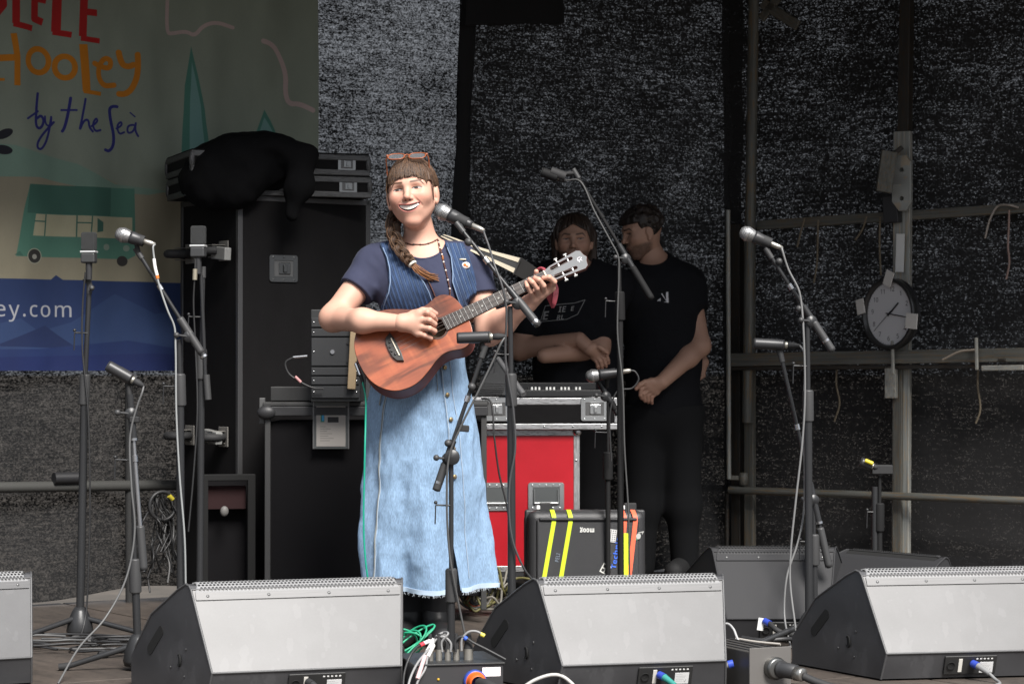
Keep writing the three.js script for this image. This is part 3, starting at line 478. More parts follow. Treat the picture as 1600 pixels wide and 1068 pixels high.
{ // hair: scalp cap with fringe, pulled back to a plait over the shoulder
  const hair = (x, y, z) => {
    const n = (noise(Math.atan2(x, z + 0.02) * 34, y * 14, 3) - 0.5) * 0.005 + (noise(Math.atan2(x, z + 0.02) * 90, y * 20, 8) - 0.5) * 0.0022;
    let d = ell(V(0, 0.033, -0.016), 0.0880, 0.1075, 0.106)(x, y, z) + n;
    const fr = 0.041 + 0.010 * (1 - Math.min(1, Math.abs(x) / 0.05)) - 0.4 * Math.max(0, Math.abs(x) - 0.05);     // lower edge of the fringe
    const face = smax(smax(0.030 - z, y - fr - (noise(x * 260, 1, 1) - 0.5) * 0.012, 0.012), Math.abs(x) - 0.20, 0.004);      // the face window
    d = smax(d, -(-smax(-face, -1, 0.001)) * -1, 0.004);
    const ear = ell(V(x > 0 ? 0.083 : -0.083, -0.02, 0.002), 0.03, 0.042, 0.032)(x, y, z); d = smax(d, -ear, 0.008);
    return smax(d, -(y + 0.085 + 0.5 * (z + 0.05)), 0.01);
  };
  const hairW = (x, y, z) => { const n = (noise(Math.atan2(x, z + 0.02) * 34, y * 14, 3) - 0.5) * 0.005 + (noise(Math.atan2(x, z + 0.02) * 90, y * 20, 8) - 0.5) * 0.0022; let d = ell(V(0, 0.033, -0.016), 0.0880, 0.1075, 0.106)(x, y, z) + n; const ax = Math.abs(x), fr = 0.065 - 0.85 * Math.max(0, ax - 0.036) + (noise(x * 240, 1, 1) - 0.5) * 0.010;
    const cut = Math.max(0.022 - z + 0.25 * Math.max(0, ax - 0.06), y - fr); d = smax(d, -Math.max(cut, -1) , 0.003); const ear = ell(V(x > 0 ? 0.085 : -0.085, -0.016, 0.004), 0.03, 0.038, 0.030)(x, y, z); d = smax(d, -ear, 0.006); return smax(d, -(y + 0.075), 0.01); };
  const tone = (x, y, z) => { const k = noise(Math.atan2(x, z + 0.02) * 60, y * 10, 5), q = noise(Math.atan2(x, z + 0.02) * 150, y * 16, 6); return mixc([0.032, 0.016, 0.009], [0.13, 0.066, 0.033], clamp(0.15 + 0.6 * k + 0.4 * (q - 0.5))); };
  const g = meshSDF(hairW, V(-0.11, -0.09, -0.135), V(0.11, 0.14, 0.115), 0.0025, { color: tone }); g.applyMatrix4(headM);
  const hairMat = M(1, 1, 1, 0.62, 0, { vertexColors: true });
  const hm = wmesh('hair', g, hairMat, singer);
  const cols = [[0.035, 0.018, 0.010], [0.065, 0.033, 0.017], [0.11, 0.058, 0.029]].map((c) => M(c[0], c[1], c[2], 0.6));
  const strands = [[], [], []];
  for (let i = 0; i < 240; i++) { // fringe locks
    const u = (rnd() - 0.5) * 2, x = u * 0.066, z0 = 0.02 + rnd() * 0.04, yb = 0.064 - 0.9 * Math.max(0, Math.abs(x) - 0.034) - rnd() * 0.013, zt = (y, xx) => { const a = 1 - ((y - 0.033) / 0.1080) ** 2 - (xx / 0.0885) ** 2; return -0.016 + 0.107 * Math.sqrt(Math.max(0.02, a)); };
    const pts = []; for (let k = 0; k <= 5; k++) { const y = lerp(0.112 - rnd() * 0.02, yb, k / 5), xx = x * (0.72 + 0.28 * k / 5) + 0.003 * Math.sin(k + i); pts.push(hp(xx, y, Math.max(zt(y, xx), 0.02) + 0.001 + 0.001 * rnd())); }
    strands[i % 3].push(tube(pts, 0.0008 + 0.0005 * rnd(), 10, 4));
  }
  for (let i = 0; i < 160; i++) { // side locks drawn back past the ears
    const s = i % 2 ? 1 : -1, y0 = 0.10 - rnd() * 0.06, pts = []; for (let k = 0; k <= 5; k++) { const t = k / 5, y = lerp(y0, -0.02 + rnd() * 0.02, t), z = lerp(0.04 - rnd() * 0.03, -0.08, t * t), a = 1 - ((y - 0.033) / 0.1080) ** 2 - ((z + 0.016) / 0.107) ** 2; pts.push(hp(s * 0.0888 * Math.sqrt(Math.max(0.02, a)), y, z)); }
    strands[i % 3].push(tube(pts, 0.0009, 10, 4));
  }
  for (const s of [-1, 1]) for (let i = 0; i < 9; i++) { const z = 0.028 + 0.012 * rnd(), l = -0.005 - 0.03 * rnd(); strands[i % 3].push(tube([hp(s * 0.076, 0.05, z), hp(s * 0.0805, 0.025, z + 0.004), hp(s * 0.0785, (l + 0.025) / 2, z + 0.002), hp(s * 0.077, l, z - 0.004)], 0.0009, 10, 4)); }
  for (let i = 0; i < 60; i++) { const u = (rnd() - 0.5) * 2, y0 = 0.10 + 0.03 * rnd(), l = 0.02 + 0.03 * rnd(); const s0 = hp(u * 0.075, y0 - 0.06 * u * u, -0.02 + 0.05 * rnd()), e = hp(u * 0.097, y0 - 0.06 * u * u + 0.012 - l * Math.abs(u), 0.0); strands[i % 3].push(tube([s0, s0.clone().lerp(e, 0.5).add(V(0, 0.006 * rnd(), 0)), e], 0.00035, 8, 3)); }
  strands.forEach((s, i) => { if (s.length) wmesh('hair_lock', merge(s), cols[i], hm); });
  // plait
  const path = new THREE.CatmullRomCurve3([S(640, 322, -0.07), S(619, 338, -0.03), S(614, 360, 0.03), S(621, 382, 0.07), S(633, 400, 0.105), S(643, 411, 0.12)]), lobes = [];
  const bundles = [[], [], []];
  for (let k = 0; k < 3; k++) for (let q = 0; q < 26; q++) {
    const a = q * 2.4, rr = Math.sqrt((q + 0.5) / 26), pts = [];
    for (let i = 0; i <= 44; i++) { const t = i / 44, c = path.getPoint(t), d = path.getTangent(t), side = d.clone().cross(V(0, 0, 1)).normalize(), out = side.clone().cross(d).normalize(), w = t * Math.PI * 2 * 2.7 + k * Math.PI * 2 / 3, R = 0.0185 * (1 - 0.42 * t), th = 0.0135 * (1 - 0.40 * t) * rr, tw = a + t * 5; pts.push(c.addScaledVector(side, R * Math.sin(w) + th * Math.cos(tw)).addScaledVector(out, R * 0.62 * Math.sin(2 * w) + th * Math.sin(tw) * 0.9)); }
    bundles[q % 3].push(tube(pts, 0.0017 + 0.0006 * H3(q, k, 3), 110, 4));
  }
  for (let i = 0; i < 26; i++) { const t0 = rnd() * 0.8, c = path.getPoint(t0), e = path.getPoint(Math.min(1, t0 + 0.16)), o = V((rnd() - 0.5) * 0.06, (rnd() - 0.5) * 0.02, 0.01 + 0.02 * rnd()); bundles[2].push(tube([c, c.clone().lerp(e, 0.5).add(o), e.clone().addScaledVector(o, 1.1)], 0.0004, 10, 3)); }
  const plait = wmesh('plait', merge(bundles[0]), cols[0], singer); wmesh('hair_lock', merge(bundles[1]), cols[1], plait); wmesh('hair_lock', merge(bundles[2]), cols[2], plait);
  wmesh('hair_tie', new THREE.TorusGeometry(0.0115, 0.005, 8, 18).applyQuaternion(new THREE.Quaternion().setFromUnitVectors(V(0, 0, 1), V(0.6, -0.7, 0.3).normalize())).translate(...S(644.5, 412.5, 0.125).toArray()), M(0.66, 0.64, 0.56, 0.8), singer);
  const tail = [[], []]; for (let i = 0; i < 46; i++) { const a = rnd() * 6.28, r = 0.008 * rnd(), o = V(Math.cos(a) * r, Math.sin(a) * r, 0.004 * rnd()), e = V((rnd() - 0.5) * 0.014 - 0.03 * rnd(), (rnd() - 0.3) * 0.02 + 0.012 * rnd(), 0); tail[i % 2].push(tube([S(644, 412, 0.125).add(o), S(656, 423, 0.128).addScaledVector(o, 1.5).addScaledVector(e, 0.3), S(669, 431, 0.122).addScaledVector(o, 1.0).addScaledVector(e, 0.6), S(684, 438, 0.112).add(e)], 0.0012, 12, 4)); }
  const tm = wmesh('plait_end', merge(tail[0]), M(0.28, 0.12, 0.045, 0.45), singer); wmesh('hair_lock', merge(tail[1]), M(0.13, 0.055, 0.022, 0.45), tm);
}
{ // glasses pushed up on the head
  const o = new THREE.Group(); o.name = 'glasses'; singer.add(o); o.userData.label = 'orange brown glasses pushed up on her hair'; const fm = M(0.24, 0.07, 0.028, 0.35), lens = M(0.55, 0.57, 0.6, 0.05, 0, { transmission: 0.85, thickness: 0, ior: 1.5 });
  const T = new THREE.Matrix4().multiplyMatrices(headM, new THREE.Matrix4().compose(V(0.004, 0.131, 0.048), new THREE.Quaternion().setFromEuler(new THREE.Euler(-0.95, 0.1, -0.02)), V(1, 1, 1)));
  for (const s of [-1, 1]) {
    const pts = []; for (let k = 0; k < 20; k++) { const a = k / 20 * Math.PI * 2, c = Math.cos(a), q = Math.sin(a); pts.push(V(s * 0.036 + Math.sign(c) * Math.abs(c) ** 0.75 * 0.028, Math.sign(q) * Math.abs(q) ** 0.75 * 0.021, 0).applyMatrix4(T)); }
    wmesh('rim', new THREE.TubeGeometry(new THREE.CatmullRomCurve3(pts, true), 60, 0.0024, 7, true), fm, o);
    const lg = new THREE.CircleGeometry(1, 24); lg.scale(0.027, 0.020, 1); lg.translate(s * 0.036, 0, 0); lg.applyMatrix4(T); wmesh('lens', lg, lens, o);
    wmesh('temple', tube([V(s * 0.064, 0.008, 0), V(s * 0.071, 0.006, -0.008), V(s * 0.072, -0.006, -0.05), V(s * 0.070, -0.03, -0.09)].map((p) => p.applyMatrix4(T)), 0.0024, 20), fm, o);
    wmesh('hinge', ball(V(s * 0.067, 0.008, 0).applyMatrix4(T), 0.005), fm, o);
  }
  wmesh('bridge', tube([V(-0.009, 0.004, 0), V(0, 0.009, 0.002), V(0.009, 0.004, 0)].map((p) => p.applyMatrix4(T)), 0.0026, 12), fm, o);
}
{ // t-shirt, waistcoat
  const slR = uni(0.03, cap(S(604, 408, -0.03), J.sr, 0.062, 0.066), cap(J.sr, J.sr.clone().lerp(J.er, 0.62).add(V(0.004, 0, 0)), 0.066, 0.067)), slL = uni(0.03, cap(S(716, 408, -0.03), J.sl, 0.06, 0.062), cap(J.sl, J.sl.clone().lerp(J.el, 0.6), 0.062, 0.063));
  const eR = J.er.clone().sub(J.sr).normalize(), cR = J.sr.clone().lerp(J.er, 0.50), eL = J.el.clone().sub(J.sl).normalize(), cL = J.sl.clone().lerp(J.el, 0.46);
  const coll = ell(S(659, 374, 0.05), 0.082, 0.066, 0.16), wr = (x, y, z) => (fbm(x * 9 + y * 5, y * 9, z * 9, 3) - 0.5) * 0.016 + (fbm(x * 24, y * 24 + x * 12, z * 24, 2) - 0.5) * 0.006;
  const tee = (x, y, z) => {
    const w = wr(x, y, z); let a = smin(torso(x, y, z) - 0.008, neckF(x, y, z) - 0.008, 0.03), r = slR(x, y, z), l = slL(x, y, z);
    r = smax(r, (x - cR.x) * eR.x + (y - cR.y) * eR.y + (z - cR.z) * eR.z, 0.006); l = smax(l, (x - cL.x) * eL.x + (y - cL.y) * eL.y + (z - cL.z) * eL.z, 0.006);
    // sleeves are hollow
    const qr = (x - cR.x) * eR.x + (y - cR.y) * eR.y + (z - cR.z) * eR.z, ql = (x - cL.x) * eL.x + (y - cL.y) * eL.y + (z - cL.z) * eL.z;
    let d = smin(smin(a, r, 0.035), l, 0.035) + w * 0.8; d = smax(d, -coll(x, y, z), 0.004); d = smax(d, S(660, 548).y - y, 0.006); return smax(d, y - S(660, 373).y, 0.01);
  };
  wmesh('t_shirt', meshSDF(tee, V(-0.66, 0.9, -8.86), V(0.02, 1.44, -8.38), 0.0045, { uv: (x, y) => [x * 60, y * 60] }), cloth([0.026, 0.030, 0.062], { bumpMap: weave, bumpScale: 0.0004 }), singer);
  // collar rib
  const ring = []; for (let k = 0; k <= 24; k++) { const a = Math.PI * (0.06 + 0.88 * k / 24); let px = 659 - Math.cos(a) * 36.5, py = 374 + Math.sin(a) * 29.5; let p = S(px, py, 0.12); for (let i = 0; i < 40; i++) { const d = smin(torso(p.x, p.y, p.z), neckF(p.x, p.y, p.z), 0.03); if (d < 0.008) break; p.z -= d * 0.6; } ring.push(p); }
  wmesh('collar', tube(ring, 0.004, 60), cloth([0.024, 0.028, 0.06]), singer);
  // waistcoat cut: front edges given as [row, inner column, outer column]
  const cut = (tbl, py) => { let i = 0; while (i < tbl.length - 2 && py > tbl[i + 1][0]) i++; const a = tbl[i], b = tbl[i + 1], t = clamp((py - a[0]) / (b[0] - a[0]), -0.3, 1.3); return [lerp(a[1], b[1], t), lerp(a[2], b[2], t)]; };
  const LT = [[372, 617, 590], [385, 622, 594], [400, 632, 601], [420, 646, 606], [440, 662, 607], [455, 670, 605], [478, 678, 596], [560, 690, 580]], RT = [[372, 691, 722], [385, 697, 726], [400, 703, 733], [425, 706, 741], [440, 706, 744], [478, 718, 750], [512, 726, 758], [560, 736, 760]];
  const vest = (x, y, z) => {
    let d = smin(torso(x, y, z), neckF(x, y, z), 0.04) - 0.019 + wr(x, y, z) * 0.6; const tt = tee(x, y, z); d = Math.min(d, Math.abs(x + 0.32) < 0.2 ? tt - 0.0075 : d);
    const py = toPy(y, z), px = toPx(x, z), [li, lo] = cut(LT, py), [ri, ro] = cut(RT, py), k = U0;
    const outer = Math.max(lo - px, px - ro) * k, gap = Math.min(px - li, ri - px) * k; d = smax(d, outer, 0.004); if (z > -8.66) d = smax(d, gap, 0.004);
    d = smax(d, 1.075 - y, 0.008); return smax(d, y - S(660, 379).y, 0.008);
  };
  const denimDark = tex(256, 256, (x, y) => { const tw = ((x + y) % 6 < 3 ? 1 : 0), n = fbm(x / 9, y / 40, 3), s = Math.abs(((x + 16) % 32) - 16) < 1.5 && (y % 7) < 5 ? 1 : 0, sh = Math.abs(((x + 10) % 32) - 16) < 2.5 ? 0.82 : 1; const b = [40, 60, 92].map((v) => v * (0.72 + 0.45 * n + 0.10 * tw) * sh); return s ? [112, 130, 154] : b; });
  const bumpS = tex(64, 8, (x) => 255 * (0.5 + 0.5 * Math.cos((x - 8) / 32 * Math.PI * 2)), { srgb: false });
  const gv = meshSDF(vest, V(-0.52, 1.05, -8.86), V(0.02, 1.44, -8.38), 0.004, { uv: (x, y) => [(x + 0.34 * y) / 0.118, y / 0.118] });
  bumpS.repeat.set(4, 1);
  wmesh('waistcoat', gv, cloth([1, 1, 1], { map: denimDark, bumpMap: bumpS, bumpScale: 0.0022 }), singer, 'dark blue denim waistcoat with pale stitched lines');
  // stitched edges follow the cut
  const onVest = (px, py, off = 0.001) => { const p = S(px, py, 0.16); for (let i = 0; i < 60; i++) { const d = Math.min(smin(torso(p.x, p.y, p.z), neckF(p.x, p.y, p.z), 0.04) - 0.019, tee(p.x, p.y, p.z) - 0.0075); if (d < off) break; p.z -= Math.max(0.001, d * 0.5); } return p; };
  const edge = (tbl, col, dx) => { const pts = []; for (let py = 384; py <= 500; py += 8) pts.push(onVest(cut(tbl, py)[col] + dx, py)); return tube(pts, 0.0022, 60, 5); };
  const em = M(0.17, 0.24, 0.36, 0.85); for (const g of [edge(LT, 0, -1), edge(LT, 1, 1.5), edge(RT, 0, 1), edge(RT, 1, -1.5)]) wmesh('edging', g, em, singer);
  // pins
  const b1 = onVest(722, 403, 0.003), b2 = onVest(727, 412.5, 0.004);
  wmesh('pin_badge', merge([ball(b1, 0.006, 2.2, 0.6, 0.5), ball(b1.clone().add(V(-0.01, -0.006, 0)), 0.004, 1, 1, 0.6)]), M(0.55, 0.48, 0.34, 0.4, 0.4), singer);
  const bd = wmesh('pin_badge', ball(b2, 0.013, 1.15, 0.9, 0.3), M(0.75, 0.72, 0.68, 0.35), singer); wmesh('pin_print', merge([ball(b2.clone().add(V(-0.003, 0.002, 0.003)), 0.006, 1, 0.9, 0.35), ball(b2.clone().add(V(0.004, -0.003, 0.003)), 0.004, 1.3, 0.8, 0.4)]), M(0.7, 0.17, 0.03, 0.4), bd);
  // choker and bead string
  const onSkin = (px, py, off) => { const p = S(px, py, 0.2); for (let i = 0; i < 80; i++) { const d = Math.min(smin(torso(p.x, p.y, p.z), neckF(p.x, p.y, p.z), 0.03) - 0.001, tee(p.x, p.y, p.z)); if (d < off) break; p.z -= Math.max(0.0008, d * 0.5); } return p; };
  const nk = new THREE.Group(); nk.name = 'necklace'; singer.add(nk); nk.userData.label = 'brown bead choker with a long string of beads';
  const bead = new THREE.SphereGeometry(1, 8, 6), bm = [M(0.10, 0.035, 0.022, 0.35), M(0.05, 0.02, 0.015, 0.35), M(0.30, 0.10, 0.02, 0.3), M(0.6, 0.55, 0.5, 0.3), M(0.02, 0.03, 0.03, 0.3)];
  const beads = (pts, n, pick, r0) => { const c = new THREE.CatmullRomCurve3(pts); for (let i = 0; i <= n; i++) { const p = c.getPoint(i / n), m = mesh('bead', bead, bm[pick(i)], nk); const q = p.clone().sub(singer.position); m.position.copy(q); const r = r0 * (pick(i) === 0 ? 1 : 1.35); m.scale.set(r, r * (pick(i) === 2 ? 2.4 : 1), r); } };
  beads([[630, 375], [638, 377.5], [648, 378], [660, 378], [672, 374.5], [681, 369]].map(([x, y]) => onSkin(x, y, 0.003)), 44, (i) => (i === 14 ? 4 : i % 9 === 4 ? 1 : 0), 0.0027);
  beads([[682, 371], [684, 380], [688, 392], [691, 405], [695, 420], [699, 437], [702, 452], [702, 466]].map(([x, y]) => onSkin(x, y, 0.004)), 54, (i) => (i === 20 || i === 21 ? 2 : i % 7 === 3 ? 3 : i % 3 ? 0 : 1), 0.0028);
  beads([[668, 438], [672, 446], [676, 455], [680, 466]].map(([x, y]) => onSkin(x, y, 0.004)), 16, (i) => (i === 2 ? 4 : 0), 0.0026);
}
{ // skirt
  const rows = [[540, 583, 727], [560, 580, 729], [600, 572, 736], [640, 566, 745], [680, 563, 752], [740, 561, 758], [800, 560, 764], [860, 561, 769], [924, 562, 775]];
  const row = (py) => { let i = 0; while (i < rows.length - 2 && py > rows[i + 1][0]) i++; const a = rows[i], b = rows[i + 1], t = clamp((py - a[0]) / (b[0] - a[0])); return [lerp(a[1], b[1], t), lerp(a[2], b[2], t)]; };
  const pt = (phi, py, off = 0) => { // phi 0 faces the audience
    const [l, r] = row(py), c = (l + r) / 2, a = (r - l) / 2 * U0 - 0.014, b = a * 0.68, low = sstep(660, 920, py), n = V(Math.sin(phi), 0, Math.cos(phi));
    const px = c; let o = off;
    o += low * 0.016 * Math.sin(phi * 5 + 1.1 + 0.6 * Math.sin(py / 90)) + low * 0.010 * Math.sin(phi * 9 + 2 + py / 150);
    const wk = fbm(phi * 2.2 + py / 200, py / 42, 2, 3) - 0.5, wk2 = 1 - Math.abs(2 * fbm(phi * 3 + py / 130, py / 70 - phi, 9, 3) - 1); o += 0.016 * wk * (1 - 0.3 * low) + 0.015 * (wk2 - 0.7);
    const p = S(px, py, -0.01); p.x += (a + o) * Math.sin(phi); p.z += (b + o) * Math.cos(phi) + low * 0.02; return p;
  };
  const SL = 0.50;                                                     // where the front opening lies
  const hemY = (phi) => 917 + 4 * Math.sin(phi * 3 + 1) - 5 * Math.exp(-(((phi - SL + 0.07) / 0.12) ** 2)), split = (v) => sstep(0.70, 1, v);
  const denim = tex(512, 512, (x, y) => { const n = fbm(x / 60, y / 80, 1), f = fbm(x / 3, y / 14, 2, 3), tw = ((x + 2 * y) % 5 < 2 ? 0.04 : 0), sl = H3(Math.floor(x / 2), Math.floor(y / 26), 3) > 0.86 ? 0.06 : 0; const k = 0.80 + 0.09 * (n - 0.5) + 0.26 * (f - 0.5) + tw + sl; return [158 * k, 190 * k, 224 * k]; });
  const dm = cloth([0.95, 0.95, 0.95], { map: denim, bumpMap: denim, bumpScale: 0.0008 });
  const wrapUV = (phi, py) => [phi * 0.2 / 0.28, -(py * U0) / 0.28];
  const SIDE = 'side', seamPhi = (py) => lerp(-0.62, -0.93, clamp((py - 560) / 360)), edgeAt = (e, py) => (e === SIDE ? seamPhi(py) : e);
  const piece = (a0, a1, y0, y1, off, nu, nv) => slabGrid(nu, nv, (u, v) => { const vv = 1 - v, p0 = lerp(y0, y1 ?? 924, vv), phi = lerp(edgeAt(a0, p0), edgeAt(a1, p0), u), py = lerp(y0, y1 ?? hemY(phi), vv), s = split((py - 540) / 384); let q = phi; if (a1 === SL && u > 0.8) q = phi - s * 0.09 * (u - 0.8) * 5; if (a0 === SL && u < 0.2) q = phi + s * 0.05 * (0.2 - u) * 5; const p = pt(q, py, off); return p; }, 0.003, (u, v) => { const q = lerp(y0, y1 ?? 924, 1 - v); return wrapUV(lerp(edgeAt(a0, q), edgeAt(a1, q), u), q); });
  const sk = new THREE.Group(); sk.name = 'skirt'; singer.add(sk); sk.userData.label = 'long light blue denim skirt with buttons and a frayed hem';
  wmesh('skirt_panel', piece(SIDE, SL, 540, null, 0, 60, 110), dm, sk); wmesh('placket_panel', piece(SL, Math.PI - 0.4, 540, null, 0.0025, 60, 110), dm, sk);
  wmesh('skirt_panel', piece(-Math.PI - 0.4, SIDE, 540, null, -0.001, 60, 110), M(0.92, 0.92, 0.93, 0.92, 0, { map: denim, bumpMap: denim, bumpScale: 0.0008 }), sk);
  wmesh('waistband', slabGrid(80, 3, (u, v) => pt((u - 0.5) * Math.PI * 2, lerp(552, 535, v), 0.006), 0.003, (u, v) => [u * 4, v * 0.1]), dm, sk);
  const seamM = M(0.24, 0.25, 0.24, 0.9), seamL = M(0.42, 0.50, 0.58, 0.9);
  const seam = (phi, y0, y1, off, m, r = 0.0022) => { const pts = []; for (let py = y0; py <= y1; py += 12) pts.push(pt(typeof phi === 'function' ? phi(py) : phi, py, off)); return wmesh('seam', tube(pts, r, 120, 5), m, sk); };
  seam(seamPhi, 548, 918, 0.003, seamM); seam((q) => seamPhi(q) + 0.025, 548, 918, 0.003, seamL, 0.0014); seam(SL + 0.02, 550, 770, 0.005, seamL, 0.0016); seam(SL + 0.24, 550, 905, 0.005, seamL, 0.0012); seam(SL - 0.10, 550, 620, 0.003, seamM, 0.0013);
  const hemPts = (dy, off) => { const p = []; for (let k = 0; k <= 120; k++) { const phi = (k / 120 - 0.5) * Math.PI * 1.5; if (Math.abs(phi - SL) < 0.03) continue; p.push(pt(phi, hemY(phi) - dy, off)); } return p; };
  for (const [a, b] of [[-2.3, SL - 0.10], [SL + 0.06, 2.2]]) { wmesh('hem', slabGrid(80, 2, (u, v) => { const phi = lerp(a, b, u); return pt(phi, hemY(phi) + 1.5 - 7 * v + (v === 0 ? 1.3 * (H3(Math.floor(u * 80), 1, 1) - 0.5) : 0), 0.0035 + (a > 0 ? 0.0025 : 0)); }, 0.003, (u, v) => [u * 3, v * 0.05]), M(0.42, 0.52, 0.64, 0.95, 0, { bumpMap: denim, bumpScale: 0.002 }), sk); }
  { const fr = []; for (let i = 0; i < 160; i++) { const phi = -1.4 + 2.7 * rnd(); if (Math.abs(phi - SL) < 0.08) continue; const p = pt(phi, hemY(phi) + 1, 0.003 + (phi > SL ? 0.0025 : 0)); fr.push(tube([p, p.clone().add(V((rnd() - 0.5) * 0.004, -0.004, 0)), p.clone().add(V((rnd() - 0.5) * 0.008, -0.006 - 0.006 * rnd(), 0))], 0.0006, 4, 3)); } wmesh('hem_fringe', merge(fr), M(0.6, 0.66, 0.72, 0.95), sk); }
  const bm = M(0.40, 0.29, 0.14, 0.35, 0.8); for (const py of [574, 616, 654, 699, 742]) { const p = pt(SL + 0.085, py, 0.006), n = V(Math.sin(0.6), 0.05, Math.cos(0.6)).normalize(), b = wmesh('button', lathe([[0, 0.006], [0.004, 0.0062], [0.0068, 0.005], [0.0082, 0.0025], [0.0076, 0], [0, 0]], p, p.clone().add(n), 16), bm, sk); wmesh('shank', ball(p.clone().addScaledVector(n, 0.0062), 0.0024), M(0.2, 0.2, 0.2, 0.4, 0.8), b); }
  // pocket bag edge
  wmesh('pocket', tube([pt(-0.75, 556, 0.004), pt(-0.68, 566, 0.004), pt(-0.78, 612, 0.004), pt(-0.8, 632, 0.004)], 0.0024, 24, 5), seamM, sk);
}
{ // tights and shoes
  const f = uni(0.03, cap(LEG.kl, LEG.al, 0.058, 0.040), cap(LEG.kr, LEG.ar, 0.058, 0.040));
  wmesh('tights', meshSDF(f, V(-0.5, 0.06, -8.74), V(-0.1, 0.60, -8.48), 0.006), cloth([0.008, 0.008, 0.010]), singer);
  for (const [a, t] of [[LEG.al, -0.03], [LEG.ar, 0.03]]) { const toe = V(a.x + t, 0.035, a.z + 0.15), s = uni(0.03, cap(V(a.x, 0.10, a.z), V(a.x, 0.05, a.z - 0.02), 0.047, 0.043), cap(V(a.x, 0.05, a.z - 0.02), toe, 0.045, 0.042)); const g = meshSDF((x, y, z) => smax(s(x, y, z), 0.004 - y, 0.006), V(a.x - 0.13, -0.02, a.z - 0.1), V(a.x + 0.13, 0.18, a.z + 0.24), 0.006); wmesh('shoe', g, M(0.015, 0.015, 0.016, 0.5), singer); }
}
// ======== the two people behind ========
function hairShell(fn, lo, hi, h, M4, c0, c1) { const g = meshSDF(fn, lo, hi, h, { color: (x, y, z) => mixc(c0, c1, noise(Math.atan2(x, z + 0.02) * 40, y * 16, 4)) }); g.applyMatrix4(M4); return g; }
const hairDark = M(1, 1, 1, 0.5, 0, { vertexColors: true }), blackTee = [0.010, 0.0104, 0.0125], matt = (c) => M(c[0], c[1], c[2], 0.95, 0, { specularIntensity: 0.3 });
const MSKIN = [0.42, 0.245, 0.175];
function decal(name, parent, fld, dirZ, c, w, h, t, turn = 0, off = 0.003) { // flat print that follows the cloth
  const g = grid(20, 12, (u, v) => { const p = c.clone().add(V((u - 0.5) * w * Math.cos(turn) - (v - 0.5) * h * Math.sin(turn), (u - 0.5) * w * Math.sin(turn) + (v - 0.5) * h * Math.cos(turn), 0.25)); for (let i = 0; i < 90; i++) { const d = fld(p.x, p.y, p.z); if (d < off) break; p.z -= Math.max(0.001, d * 0.6); } return p; });
  return wmesh(name, g, M(1, 1, 1, 0.85, 0, { map: t, transparent: true }), parent);
}
